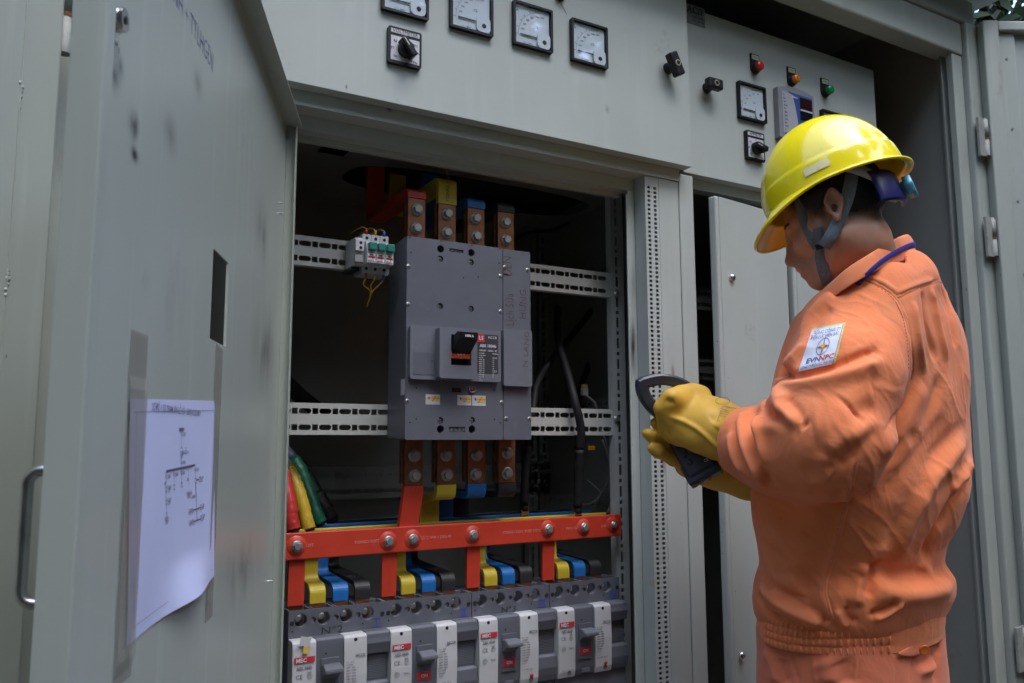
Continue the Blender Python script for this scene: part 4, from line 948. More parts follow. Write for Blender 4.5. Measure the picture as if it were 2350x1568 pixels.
v0, v1 = b_(*r5(1166, 1266)), b_(*r5(1222, 1295)); mbk.part('trip_window', MB().box(v0.x, v1.x, YM-0.0012, YM-0.0003, v1.z, v0.z, 0.0004), BLACK)
q = MB(); q.text('TRIP', (v0.x+v1.x)/2, (v0.z+v1.z)/2, 0.006, y=YM-0.0014, ax='C', az='C'); mbk.part('trip_print', q, INKR)
for pa, pb in (((1000, 1307), (1090, 1373)), ((1200, 1312), (1287, 1378)), ((1293, 1315), (1378, 1381))):
    v0, v1 = b_(*r5(*pa)), b_(*r5(*pb)); so = mbk.part('sticker', MB().rect(v0.x, v1.x, v1.z, v0.z, YM-0.0002), WHITE)
    q = MB(); q.rect(v0.x+0.012, v1.x-0.002, v1.z+0.007, v0.z-0.003, YM-0.0007); mbk.part('yellow_print', q, STK_Y, so)
    q = MB(); q.line(v0.x+0.004, v0.z-0.007, v0.x+0.010, v0.z-0.007, 0.0018, YM-0.0008); q.line(v0.x+0.007, v0.z-0.010, v0.x+0.007, v0.z-0.004, 0.0018, YM-0.0008); mbk.part('red_cross', q, REDLAB, so)
    q = MB(); q.text('VINACONTROL', v0.x+0.012, v0.z-0.008, 0.0034, y=YM-0.001, sx=0.8) if False else q.text('TEM BẢO HÀNH', v0.x+0.0125, v0.z-0.009, 0.0034, y=YM-0.0009, sx=0.7); q.line(v0.x+0.014, v1.z+0.006, v0.x+0.022, v0.z-0.003, 0.0010, YM-0.0010); mbk.part('ink_stroke', q, INKR, so)
xw = mx0-0.0003
v0, v1 = at(*r5(823, 1216), YM+0.03), at(*r5(848, 1315), YM+0.03)
mbk.part('side_sticker', MB().box(mx0-0.0008, mx0-0.0002, YM+0.004, YM+0.022, v1.z, v0.z), WHITE, label='pale sticker on the left flank')
# handwriting up the right-hand pole
def vtext(mb, txt, px, py, Y, size, sx=1.0, rot=90):
    v = at(px, py, Y); mb.text(txt, v.x, v.z, size, y=Y-0.0004, rot=math.radians(rot), sx=1.0)
q = MB()
v0 = b_(*r5(1557, 880)); T = Matrix.Translation((v0.x, 0, v0.z)) @ Matrix.Rotation(math.radians(-91), 4, 'Y')
q.text('Lịch Sửa', 0, 0, 0.028, y=YM-0.0002, sx=0.72, M=T, bold=-0.0006); q.text('ĐÈN', 0.104, 0.003, 0.031, y=YM-0.0002, sx=0.72, M=T, bold=-0.0006)
mbk.part('marker_writing', q, INKR); q = MB(); v0 = b_(*r5(1632, 838)); T = Matrix.Translation((v0.x, 0, v0.z)) @ Matrix.Rotation(math.radians(-89), 4, 'Y'); q.text('HƯNG', 0, 0, 0.023, y=YM-0.0002, sx=0.95, M=T, bold=-0.0005)
mbk.part('marker_writing', q, INKR); q = MB(); v0 = b_(*r5(1640, 1142), YC1); T = Matrix.Translation((v0.x, 0, v0.z)) @ Matrix.Rotation(math.radians(-86), 4, 'Y'); q.text('N LANG', 0, 0, 0.016, y=YC1-0.0002, sx=1.3, M=T, bold=-0.0004)
mbk.part('marker_writing', q, INKR)

# ------------------------------------------------------------------ three small rail breakers beside it
YS0 = 1.50
SCR_H = 0.0
a = at(*r5(612, 300), YS0+0.01); xL = at(*r5(632, 400), YS0).x; xRt = at(*r5(800, 430), YS0).x; pw_ = (xRt-xL)/3
zt_, zb_ = at(*r5(640, 300), YS0+0.028).z, at(*r5(640, 548), YS0+0.028).z
zf1, zf0 = at(*r5(640, 340), YS0).z, at(*r5(640, 478), YS0).z
smalls = []
def small_mcb(x, label):
    e = thing('miniature_breaker', label, 'circuit breaker', (x+pw_/2, YS0+0.04, zb_), 0, 'three small breakers on the upper rail')
    h = zt_-zb_; w2 = pw_/2-0.0004; f1 = zf1-zb_; f0 = zf0-zb_
    pr_ = [(0.036, 0.0), (-0.012, 0.0), (-0.012, f0-0.002), (-0.040, f0), (-0.040, f1-0.016), (-0.033, f1), (-0.012, f1+0.002), (-0.012, h), (0.036, h)]
    m = MB(); n_ = len(pr_); m.add([(-w2, a_, c_) for a_, c_ in pr_]+[(w2, a_, c_) for a_, c_ in pr_], [tuple(range(n_)), tuple(range(n_, 2*n_))]+[(k, (k+1) % n_, n_+(k+1) % n_, n_+k) for k in range(n_)])
    m.build('body', WHITE, e, bev=0.0008)
    MB().box(-w2+0.0015, w2-0.0005, -0.050, -0.033, f1-0.019, f1-0.004, 0.0015).build('toggle', GREEN_T, e)
    MB().rect(-w2+0.001, w2-0.001, f0+0.004, f1-0.024, -0.0405).build('label', DIAL, e)
    MB().rect(-w2+0.002, w2-0.002, f1-0.034, f1-0.030, -0.0410).build('red_bar', REDLAB, e)
    q = MB(); q.rect(-w2*0.35, w2*0.35, f1-0.029, f1-0.0265, -0.0410)
    for k in range(4): q.text(['BKN', 'C6', '6kA', '230V'][k], -w2+0.002, f1-0.040-0.0045*k, 0.0042, y=-0.0410)
    q.line(w2*0.35, f0+0.006, w2*0.1, f0+0.013, 0.0008, -0.0410); q.line(w2*0.35, f0+0.006, w2*0.35, f0+0.003, 0.0008, -0.0410)
    q.build('lettering', INK, e)
    q = MB(); q.cyl((0, -0.0121, h-0.008), (0, -1, 0), 0.0032, 0.0008, 12); q.build('terminal_screw', BLACK, e)
    q = MB(); q.cyl((0, -0.0121, 0.010), (0, -1, 0), 0.0034, 0.0008, 12); q.build('terminal_screw', BLACK, e)
    return e
wire_c = [mat('red wire', (0.4, 0.02, 0.02), 0.45), mat('amber wire', (0.55, 0.30, 0.02), 0.45), mat('blue wire', (0.02, 0.10, 0.42), 0.45)]
for k, lab in enumerate(('small white rail breaker next to the black auxiliary switch', 'middle small white breaker of the three on the rail', 'small white rail breaker nearest the large grey breaker')):
    x = xL+pw_*k; small_mcb(x, lab)
    cxx = x+pw_/2
    wt = TH('wire', ['red', 'yellow', 'blue'][k]+' wire end entering the top of a small breaker', 'wire', (cxx, YS0+0.045, zt_), 'wires of the small breakers')
    wt.part('ferrule', MB().tube([(cxx, YS0+0.03, zt_-0.001), (cxx, YS0+0.03, zt_+0.010)], 0.0026, 8), wire_c[k])
    wt.part('lead', MB().tube(smoothpath([(cxx, YS0+0.03, zt_+0.0101), (cxx-0.004, YS0+0.05, zt_+0.018), (cxx-0.012, YS0+0.09, zt_+0.014)]), 0.0012, 6), wire_c[1])
    wt = TH('wire', ['red', 'yellow', 'blue'][k]+' wire end hanging under a small breaker', 'wire', (cxx, YS0+0.045, zb_), 'wires of the small breakers')
    wt.part('ferrule', MB().tube([(cxx, YS0+0.03, zb_+0.001), (cxx, YS0+0.03, zb_-0.010)], 0.0028, 8), wire_c[k])
    wt.part('lead', MB().tube(smoothpath([(cxx, YS0+0.03, zb_-0.0101), (cxx-0.002-0.004*k, YS0+0.035, zb_-0.022), (xL+pw_*1.25+0.002*k, YS0+0.04, zb_-0.034), (xL+pw_*1.3, YS0+0.06, zb_-0.06)]), 0.0013, 6), wire_c[1])
ax_ = TH('auxiliary_switch', 'narrow grey auxiliary switch clipped left of the small white breakers', 'switch', (xL-0.012, YS0+0.05, zb_))
ax_.part('body', MB().box(xL-0.018, xL-0.0006, YS0+0.018, YS0+0.075, zb_+0.012, zt_-0.012, 0.001), WHITE)
ax_.part('foot', MB().box(xL-0.021, xL-0.004, YS0+0.030, YS0+0.079, zb_+0.004, zb_+0.0118, 0.001), BLACK)
ax_.part('terminal_block', MB().box(xL-0.020, xL-0.003, YS0+0.008, YS0+0.0178, zt_-0.040, zt_-0.018, 0.0008), WHITE)
for k in range(2): ax_.part('terminal_hole', MB().cyl((xL-0.010, YS0+0.0079, zt_-0.024-0.010*k), (0, -1, 0), 0.0030, 0.0006, 12), BLACK)
ax_.part('clip', MB().box(xL-0.0205, xL-0.003, YS0+0.010, YS0+0.0178, zt_-0.062, zt_-0.048, 0.0008), mat('grey clip', (0.25, 0.25, 0.26), 0.5))

# ------------------------------------------------------------------ copper links and busbars
YL = 1.553; CT = 0.010
SL = dict(red=SL_RED, yellow=SL_YEL, blue=SL_BLU, black=SL_BLK)
def bend(pts, r=0.012, n=5):
    """polyline with rounded corners"""
    P = [Vector(p) for p in pts]; out = [P[0]]
    for i in range(1, len(P)-1):
        a = P[i]+(P[i-1]-P[i]).normalized()*min(r, (P[i-1]-P[i]).length*0.49); c_ = P[i]+(P[i+1]-P[i]).normalized()*min(r, (P[i+1]-P[i]).length*0.49)
        for k in range(n+1):
            t = k/n; out.append(a*(1-t)**2+P[i]*2*t*(1-t)+c_*t*t)
    out.append(P[-1]); return out
top_x = [(888, 1000, 200, 'red', 75), (1080, 1192, 230, 'yellow', 112), (1265, 1372, 250, 'blue', 137), (1455, 1558, 280, 'black', 163)]
bolts_top = [((955, 140), (950, 258)), ((1146, 168), (1142, 286)), ((1325, 198), (1328, 310)), ((1513, 222), (1516, 332))]
nearest = {'red': 'leftmost', 'yellow': 'second', 'blue': 'third', 'black': 'rightmost'}
for (xa, xb, yy_, colr, ys), bp in zip(top_x, bolts_top):
    A = at(*r5(xa, yy_), YL); B = at(*r5(xb, yy_), YL); xc = (A.x+B.x)/2; wd = B.x-A.x
    zs = at(*r5((xa+xb)/2, ys), YL).z
    t = TH('copper_link', f'copper busbar link with {colr} sleeve entering the top of the main breaker', 'busbar', (xc, YL, mz1), 'copper links of the main breaker')
    t.part('copper_end', MB().box(A.x, B.x, YL, YL+CT, mz1-0.03, zs, 0.0012), COPPER)
    t.part('back_plate', MB().box(A.x-0.002, B.x-0.004, YL+CT+0.0006, YL+CT+0.012, mz1-0.03, zs-0.004, 0.001), COPPER)
    ztop = {'red': zs+0.016, 'yellow': at(*r5(1140, -38), YL).z, 'blue': zs+0.018, 'black': zs+0.018}[colr]
    path = bend([(xc, YL+CT/2, zs+0.0004), (xc, YL+CT/2, ztop), (xc, 1.80 if colr != 'yellow' else 1.84, ztop-0.004), (xc, 1.80 if colr != 'yellow' else 1.84, IZ+0.028)], 0.012)
    t.part('sleeve', MB().strap(path, (1, 0, 0), wd+0.0012, CT+0.003), SL[colr])
    if colr == 'yellow':
        q = MB(); T = Matrix.Translation((xc+0.004, 0, zs+0.004)) @ Matrix.Rotation(math.radians(-90), 4, 'Y'); q.text('YONGLI SOFT', 0, 0, 0.012, y=YL-0.0018, M=T); t.part('sleeve_print', q, mat('faint dark print', (0.16, 0.12, 0.02), 0.6))
    for p_ in bp:
        v = at(*r5(*p_), YL-0.008); t.part('bolt', MB().hexbolt((v.x, YL-0.0004, v.z), (0, -1, 0), 0.0098, 0.011), ZINC)
# thin red bar end hanging under the ceiling opening
A = at(815, 400, 1.80)
bot_x = [(845, 957, 'red'), (1043, 1155, 'yellow'), (1230, 1338, 'blue'), (1418, 1520, 'black')]
r7 = lambda x, y: (612+x*.3755, 979.2+y*.3755)
bolts_bot = [((912, 178), (915, 302)), ((1106, 175), (1112, 297)), ((1294, 173), (1287, 291)), ((1482, 163), (1480, 285))]
BT, BB = Z(-0.1625), Z(-0.2117)
YBAR = {'red': 1.550, 'yellow': 1.605, 'blue': 1.680, 'black': 1.745}
for (xa, xb, colr), bp in zip(bot_x, bolts_bot):
    A = at(*r7(xa, 200), YL); B = at(*r7(xb, 200), YL); xc = (A.x+B.x)/2; wd = B.x-A.x; zs = at(*r7(900, 362), YL).z
    t = TH('copper_link', f'copper busbar link with {colr} sleeve leaving the bottom of the main breaker', 'busbar', (xc, YL, BT), 'copper links of the main breaker')
    t.part('copper_end', MB().box(A.x, B.x, YL, YL+CT, zs, mz0+0.03, 0.0012), COPPER)
    t.part('back_plate', MB().box(A.x-0.003, B.x-0.004, YL+CT+0.0006, YL+CT+0.012, zs+0.004, mz0+0.03, 0.001), COPPER)
    yv = YBAR[colr]+0.014; sh = -0.010
    if colr == 'red': path = [(xc, YL+CT/2, zs), (xc-0.0005, YL+CT/2+0.001, zs-0.012), (xc-0.007, yv, BT+0.006), (xc-0.007, yv, BT-0.03)]
    else: path = bend([(xc, YL+CT/2, zs), (xc, YL+CT/2, zs-0.024), (xc+sh, yv, zs-0.027), (xc+sh, yv, BT-0.03)], 0.014)
    t.part('sleeve', MB().strap(path, (1, 0, 0), wd+0.0012, CT+0.003), SL[colr])
    for p_ in bp:
        v = at(*r7(*p_), YL-0.008); t.part('bolt', MB().hexbolt((v.x, YL-0.0004, v.z), (0, -1, 0), 0.0098, 0.011), ZINC)
# the four horizontal bars
bar_x = {'red': (at(650, 1255, 1.55).x, at(1427, 1205, 1.55).x), 'yellow': (0.452, 1.186), 'blue': (0.50, 1.193), 'black': (0.52, 1.18)}
for colr, (xa, xb) in bar_x.items():
    y = YBAR[colr]; t = TH('busbar', {'red': 'long red busbar bolted across the front with faint white print', 'yellow': 'long yellow busbar just behind the red busbar', 'blue': 'long blue busbar behind the yellow busbar', 'black': 'long black busbar at the back behind the blue busbar'}[colr], 'busbar', ((xa+xb)/2, y, BB), 'horizontal busbars')
    m = MB(); n_ = 40
    rgb = random.Random(len(colr))
    m.box(xa, xb, y, y+0.008, BB, BT, 0.002)
    t.part('bar', m, SL[colr])
    if colr == 'red':
        pz = BB+0.026
        for px_, py_ in ((190, 733), (752, 703), (902, 690), (1270, 665), (1730, 628), (1950, 618), (2128, 600)):
            v = at(*r7(px_, py_), y-0.008)
            t.part('sleeve_bulge', MB().lathe((v.x, y-0.0002, v.z), (0, -1, 0), [(-0.002, 0.021), (0.0002, 0.0185), (0.0016, 0.0145), (0.0028, 0.0128), (0.003, 0.006)], 24), SL_RED)
            t.part('bolt', MB().hexbolt((v.x, y-0.0032, v.z), (0, -1, 0), 0.0078 if px_ < 2000 else 0.0055, 0.008), ZINC)
        q = MB()
        for xx, s_ in ((xa+0.006, 'YONGLI SOFT'), (xa+0.135, 'YONGLI SOFT'), (xa+0.27, '125°C VW-1 DRS-40'), (xa+0.46, 'YONGLI SOFT TUBE 125°C'), (xa+0.62, 'VW-1 DRS-40MM'), (xa+0.715, 'YONGLI')):
            q.text(s_, xx, pz-0.004, 0.0085, y=y-0.0004, sx=0.95)
        t.part('sleeve_print', q, mat('faint white print', (0.62, 0.25, 0.22), 0.6))
# taps from the bars down to the four breakers
tap_r = [(127, 220), (695, 783), (1212, 1295), (1675, 1750)]
tap_y = [(262, 358), (815, 910), (1325, 1408), (1772, 1850)]
tap_b = [(400, 498), (945, 1030), (1435, 1515), (1872, 1950)]
YT_ = 1.567; ZM = Z(-0.2992)
bends_y = [(310, 965), (865, 915), (1365, 875), (1810, 840)]
order = ('first', 'second', 'third', 'last')
for k in range(4):
    for colr, lst in (('red', tap_r), ('yellow', tap_y), ('blue', tap_b), ('black', None)):
        if lst: A = at(*r7(lst[k][0], 1000), YT_); B = at(*r7(lst[k][1], 1000), YT_); xc = (A.x+B.x)/2
        else: xc = xc+0.0435; 
        wd = 0.0300
        t = TH('tap_bar', f'{colr} tap bar dropping into the {order[k]} lower breaker from the left', 'busbar', (xc, YT_, ZM), 'tap bars to the lower breakers')
        ze = ZM+0.004
        if colr == 'red':
            path = [(xc, 1.562, BT-0.01), (xc, 1.562, BB-0.01), (xc, YT_-0.003, ze)]
        else:
            yv = YBAR[colr]+0.014; zbend = at(*r7(310, 968), YT_).z-0.002
            path = bend([(xc, yv, BT-0.008), (xc, yv, zbend+0.004), (xc, YT_, zbend-0.002), (xc, YT_, ze)], 0.016, 7)
        t.part('sleeve', MB().strap(path, (1, 0, 0), wd, 0.0075), SL[colr])
        t.part('copper_end', MB().box(xc-wd/2+0.001, xc+wd/2-0.001, YT_-0.003, YT_+0.003, ZM-0.03, ze-0.0003), COPPER)

# ------------------------------------------------------------------ four lower breakers
YQ = 1.535; BWID = 0.1860
HB = 0.255
def lower_breaker(label, x):
    e = thing('lower_breaker', label, 'circuit breaker', (x, YQ, ZM-HB), 0, 'grey breakers in the lower row'); w_ = BWID-0.0012
    zt = HB; zc = HB-0.0485; zc0 = zc-0.140; pitch = w_/4
    slots_ = []; holes_ = []
    # block with open terminal slots on top: front skin, back, partitions
    fx = [0.026+pitch*k for k in range(4)]; 
    hc = [(0.0225+k*0.0425, zt-0.0185) for k in range(4)]
    sm = [(0.0455+k*0.0425, zt-0.0195) for k in range(3)]
    skin = plate_mesh(rrect(0, w_, 0, zt, 0.0015), [circ(*h_, 0.0118, 18) for h_ in hc]+[circ(*h_, 0.0055, 12) for h_ in sm], 0.0025)
    MB().mesh(skin, Matrix.Translation((0, 0.00125, 0)) @ XZ).build('front_skin', PLASTIC, e)
    MB().box(0.001, w_-0.001, 0.042, 0.098, 0, zt-0.001, 0.001).build('base', PLASTIC, e)
    MB().box(0.0005, w_-0.0005, 0.0026, 0.0418, 0, zt-0.040).build('core', PLASTIC, e)
    for k in range(5):
        cx_ = (0.0015 if k == 0 else w_-0.0015 if k == 4 else 0.0013+0.0425*k)
        wd = 0.003 if k in (0, 4) else 0.0075
        a_, b2 = cx_-wd/2, cx_+wd/2
        MB().box(a_, b2, 0.0026, 0.0418, zt-0.0399, zt-0.0003, 0.0005).build('partition', PLASTIC2, e)
        if k not in (0, 4): MB().box(cx_-0.0012, cx_+0.0012, 0.004, 0.041, zt-0.0004, zt+0.0002).build('partition_groove', DARK, e)
    for h_ in hc:
        MB().lathe((h_[0], -0.0004, h_[1]), (0, 1, 0), [(0, 0.0132), (0.0003, 0.0128), (0.010, 0.0118)], 20, caps=False).build('terminal_collar', PLASTIC2, e)
        t_ = MB().hexbolt((h_[0], 0.024, h_[1]), (0, -1, 0), 0.0062, 0.006); t_.build('terminal_bolt', ZINC, e)
    for h_ in sm: MB().lathe((h_[0], 0.006, h_[1]), (0, -1, 0), [(0, 0.0045), (0.003, 0.004), (0.003, 0.0)], 12).build('screw', ZINC if h_ is not sm[1] else BLACK, e)
    q = MB()
    for h_ in ((0.006, zt-0.022), (w_-0.006, zt-0.022)): q.cyl((h_[0], -0.0005, h_[1]), (0, -1, 0), 0.0042, 0.0004, 12)
    for h_ in ((0.007, zt-0.036), (0.140, zt-0.036)): q.cyl((h_[0], -0.0005, h_[1]), (0, -1, 0), 0.0015, 0.0004, 8)
    q.build('pin_hole', DARK, e)
    # stepped cover: white strip, toggle block, white strip, neutral block
    yc = -0.030
    c0, c1, c2, c3, c4 = 0.0, 0.0432, 0.0945, 0.1385, w_
    def curved(xa, xb, m, name, ztop, zbot, yy=yc):
        P = [(0.0, ztop), (yy+0.006, ztop), (yy+0.001, ztop-0.004), (yy, ztop-0.012), (yy-0.002, (ztop+zbot)/2), (yy, zbot+0.012), (yy+0.003, zbot), (0.0, zbot)]; n_ = len(P)
        mm = MB(); mm.add([(xa, p_[0]-0.0003, p_[1]) for p_ in P]+[(xb, p_[0]-0.0003, p_[1]) for p_ in P], [tuple(range(n_)), tuple(range(n_, 2*n_))]+[(k, (k+1) % n_, n_+(k+1) % n_, n_+k) for k in range(n_)])
        return mm.build(name, m, e, bev=0.0006)
    wl_ = curved(c0+0.0004, c1-0.0004, WHITE, 'white_strip', zc, zc0)
    tg = curved(c1+0.0002, c2-0.0002, PLASTIC, 'toggle_block', zc+0.001, zc0, yc+0.003)
    wr = curved(c2+0.0004, c3-0.0004, WHITE, 'white_strip', zc, zc0)
    nb = curved(c3+0.0002, c4, PLASTIC, 'neutral_block', zc+0.001, zc-0.038, yc+0.003)
    MB().box(c3+0.0006, c4-0.0006, yc+0.015, -0.0005, zc-0.088, zc-0.0382).build('ribbed_recess', PLASTIC, e)
    q = MB()
    for k in range(14): q.box(c3+0.003, c4-0.004, yc+0.0142, yc+0.0149, zc-0.044-k*0.0031, zc-0.0425-k*0.0031)
    q.build('rib', PLASTIC2, nb)
    curved(c3+0.0002, c4, PLASTIC, 'neutral_block', zc-0.0885, zc0, yc+0.003)
    MB().box(0.0, w_, yc+0.012, -0.0005, 0.002, zc0-0.0008, 0.002).build('lower_cover', PLASTIC2, e)
    yf = yc-0.0022
    # left strip print
    MB().rect(c0+0.003, c1-0.003, zc-0.0365, zc-0.0265, yf-0.0004).build('red_band', REDLAB, wl_)
    q = MB(); q.text('MEC', c0+0.006, zc-0.0353, 0.0098, y=yf-0.001, bold=0.0003); q.build('band_lettering', INKW, wl_)
    q = MB(); xc_ = (c0+c1)/2
    q.text('ABS 404b', xc_, zc-0.0455, 0.0072, y=yf-0.0005, ax='C', az='C', bold=0.0002); q.rect(c0+0.005, c1-0.005, zc-0.0400, zc-0.0397, yf-0.0003)
    q.text('CE', c0+0.0125, zc-0.0600, 0.0105, y=yf-0.0005, ax='C', az='C'); q.text('KEMA', c1-0.012, zc-0.0535, 0.0035, y=yf-0.0005, ax='C', az='C')
    for rr in (0.0048, 0.0022):
        for k in range(14): a0, a1 = 2*math.pi*k/14, 2*math.pi*(k+1)/14; q.line(c1-0.012+rr*math.cos(a0), zc-0.060+rr*math.sin(a0), c1-0.012+rr*math.cos(a1), zc-0.060+rr*math.sin(a1), 0.0006, yf-0.0005)
    for k in range(12): a0, a1 = 2*math.pi*k/12, 2*math.pi*(k+1)/12; q.line(c0+0.0125+0.0046*math.cos(a0), zc-0.081+0.0046*math.sin(a0), c0+0.0125+0.0046*math.cos(a1), zc-0.081+0.0046*math.sin(a1), 0.0007, yf-0.0005)
    q.text('S', c0+0.0125, zc-0.081, 0.006, y=yf-0.0005, ax='C', az='C'); q.text('TÜV', c1-0.012, zc-0.081, 0.006, y=yf-0.0005, ax='C', az='C')
    q.text('LS Industrial Systems', xc_, zc-0.124, 0.0034, y=yf-0.0002, ax='C', az='C')
    q.build('strip_print', INKG, wl_)
    # right strip print
    q = MB(); q.text('MCCB', c3-0.004, zc-0.036, 0.0068, y=yf-0.0005, ax='R', az='C', bold=0.0002)
    for k in range(11):
        q.text(['Icu    Icm', 'Ui 690V', '690V  8kA', '480V  37kA', '415V  50kA', '380V  50kA', '240V  85kA', '220V  85kA', 'Ics=100%', '50/60Hz', 'Cat.A'][k], c2+0.004, zc-0.047-0.0050*k, 0.0040, y=yf-0.0005)
    q.text('In : 400A  40°C', c2+0.004, zc-0.110, 0.0042, y=yf-0.0005)
    q.build('strip_print', INKG, wr)
    MB().lathe((c2+0.026, yf+0.0004, zc-0.122), (0, -1, 0), [(0, 0.0042), (0.0012, 0.004), (0.0015, 0)], 16).build('trip_button', REDLAB, wr)
    for xa in ((c0+c1)/2, (c2+c3)/2): MB().lathe((xa, yc+0.001, zc-0.008), (0, -1, 0), [(0, 0.0034), (0.0018, 0.003), (0.0018, 0.0)], 12).build('screw', BLACK, e)
    for xa in ((c0+c1)/2+0.006, (c2+c3)/2+0.004): MB().cyl((xa, yc+0.0012, zc0+0.010), (0, -1, 0), 0.0045, 0.0025, 14).build('screw', PLASTIC, e)
    # toggle
    MB().box(c1+0.009, c2-0.009, yc-0.0006, yc+0.0026, zc-0.108, zc-0.034, 0.001).build('toggle_frame', PLASTIC, tg)
    hn = MB(); xa, xb = c1+0.010, c2-0.008
    P = [(yc, zc-0.070), (yc-0.016, zc-0.058), (yc-0.027, zc-0.056), (yc-0.027, zc-0.050), (yc-0.014, zc-0.044), (yc, zc-0.044)]; n_ = len(P)
    hn.add([(xa, p_[0], p_[1]) for p_ in P]+[(xb, p_[0], p_[1]) for p_ in P], [tuple(range(n_)), tuple(range(n_, 2*n_))]+[(k, (k+1) % n_, n_+(k+1) % n_, n_+k) for k in range(n_)])
    hn.build('handle', PLASTIC2, e, bev=0.0012)
    fo = MB().box(c1+0.011, c2-0.012, yc-0.0014, yc-0.0007, zc-0.098, zc-0.083).build('on_flag', REDLAB, tg)
    q = MB(); q.text('ON', (c1+c2)/2, zc-0.0905, 0.0085, y=yc-0.0016, ax='C', az='C', bold=0.0002); q.build('lettering', INKW, tg)
    MB().box(c1+0.016, c2-0.016, yc-0.0012, yc+0.003, zc0+0.006, zc0+0.014).build('catch', PLASTIC2, tg)
    MB().cyl(((c1+c2)/2-0.008, yc+0.0005, zc-0.026), (0, -1, 0), 0.0016, 0.0012, 8).build('pin_hole', DARK, tg)
    return e
bx = [at(662.7, 1403.5, YQ).x, at(*r7(725, 1068), YQ).x, at(*r7(1255, 1010), YQ).x, at(*r7(1730, 962), YQ).x]
labs = ['lower row breaker with handwritten No.2 and a torn sticker', 'lower row breaker marked II, second from the left', 'lower row breaker with handwritten No.3', 'lower row breaker marked IV beside the right post']
b1 = lower_breaker(labs[0], bx[0]); lbs = [b1]
for k in range(1, 4): lbs.append(dup(b1, (bx[k], YQ, ZM-HB), labs[k]))
for k, e in enumerate(lbs):
    q = MB(); q.text(['I', 'II', 'III', 'IV'][k], BWID*0.90, HB-0.045, 0.020, y=-0.0003, ax='C')
    z_ = HB-0.045
    q.line(BWID*0.90-0.008, z_+0.0148, BWID*0.90+0.008, z_+0.0150, 0.0012, -0.0003); q.line(BWID*0.90-0.008, z_, BWID*0.90+0.008, z_+0.0004, 0.0012, -0.0003)
    nu_ = q.build('numeral', INKB, e)
q = MB(); q.text('N°2', BWID*0.32, HB-0.0475, 0.019, y=-0.0003, sx=1.35); q.build('marker_writing', INK, lbs[0])
q = MB(); q.text('N°3', BWID*0.36, HB-0.0475, 0.017, y=-0.0003, sx=1.3); q.build('marker_writing', INK, lbs[2])
st = MB(); T = Matrix.Translation((0.020, -0.0345, HB-0.052)) @ Matrix.Rotation(math.radians(12), 4, 'Y')
st.box(-0.009, 0.010, -0.0004, 0.0, -0.004, 0.012, M=T); so = st.build('torn_sticker', WHITE, lbs[0])
q = MB(); q.box(0.0, 0.010, -0.0006, -0.0002, -0.016, -0.004, M=T); q.build('yellow_print', STK_Y, so)
# a dropped dry leaf in the first breaker's black terminal
lf = MB(); v = (bx[0]+0.155, 1.575, ZM+0.004)
lf.add([(v[0]-0.014, v[1]-0.01, v[2]-0.002), (v[0]+0.004, v[1]+0.012, v[2]+0.022), (v[0]+0.016, v[1]+0.01, v[2]+0.004), (v[0]+0.006, v[1]-0.012, v[2]-0.004), (v[0]-0.012, v[1]-0.0098, v[2]-0.003), (v[0]+0.005, v[1]+0.0122, v[2]+0.021)], [(0, 1, 2, 3), (4, 3, 2, 5)])
tag(lf.build('dry_leaf', mat('dry leaf brown', (0.22, 0.11, 0.03), 0.7, var=0.3, scale=60)), 'dry brown leaf lying in the first lower breaker by the black bar', 'leaf')

# ------------------------------------------------------------------ cables
def cable(label, pts, r, m, tape=None, group=None, name='cable'):
    P = smoothpath(pts, 8); t = TH(name, label, 'cable', P[-1], group)
    if tape is None: t.part('sheath', MB().tube(P, r, 12), m); return t
    k = int(len(P)*tape[0]); k2 = int(len(P)*tape[2])
    t.part('sheath', MB().tube(P[:k+1], r, 14), m)
    Q = P[k:k2+1]; rgx = random.Random(len(label)); R_ = [r*1.10*(1+0.05*math.sin(2.2*i)+rgx.uniform(-.04, .04)) for i in range(len(Q))]
    t.part('tape_wrap', MB().tube(Q, r, 16, radii=R_), tape[1])
    if k2 < len(P)-1:
        t.part('cable_end', MB().tube(P[k2:], r*0.98, 12), BLACKR)
    v = P[-1]; t.part('lug', MB().box(v.x-0.010, v.x+0.010, v.y-0.004, v.y+0.004, v.z-0.03, v.z+0.004, 0.002), STEEL)
    return t
GREYC = mat('grey cable', (0.24, 0.22, 0.22), 0.5, var=0.15)
def ap(x, y, Y): return tuple(at(*r7(x, y), Y))
gC = 'taped supply cables at the left'
cable('thick cable with red tape at the left end of the busbars', [ap(-60, 60, 1.66), ap(30, 130, 1.63), ap(90, 270, 1.595), ap(130, 420, 1.575), ap(150, 560, 1.565), ap(165, 640, 1.562)], 0.0125, GREYC, (0.36, TAPE_R, 0.95), gC)
cable('thick cable with yellow tape left of the busbars', [ap(-60, -10, 1.72), ap(60, 150, 1.68), ap(150, 290, 1.65), ap(205, 430, 1.63), ap(240, 560, 1.618), ap(262, 640, 1.612)], 0.0122, GREYC, (0.36, TAPE_Y, 0.95), gC)
cable('thick cable with green tape left of the busbars', [ap(-60, -60, 1.80), ap(60, 90, 1.76), ap(190, 240, 1.73), ap(250, 380, 1.71), ap(300, 520, 1.69), ap(335, 600, 1.685)], 0.0128, mat('blue grey cable', (0.06, 0.08, 0.12), 0.5), (0.36, TAPE_G, 0.95), gC)
cable('thick black cable behind the green taped cable', [ap(60, 120, 1.86), ap(240, 300, 1.80), ap(310, 420, 1.77), ap(370, 520, 1.755), ap(405, 590, 1.75)], 0.0150, BLACKR, (0.5, BLACKR, 0.9), gC)
def ap5(x, y, Y): return tuple(at(*r5(x, y), Y))
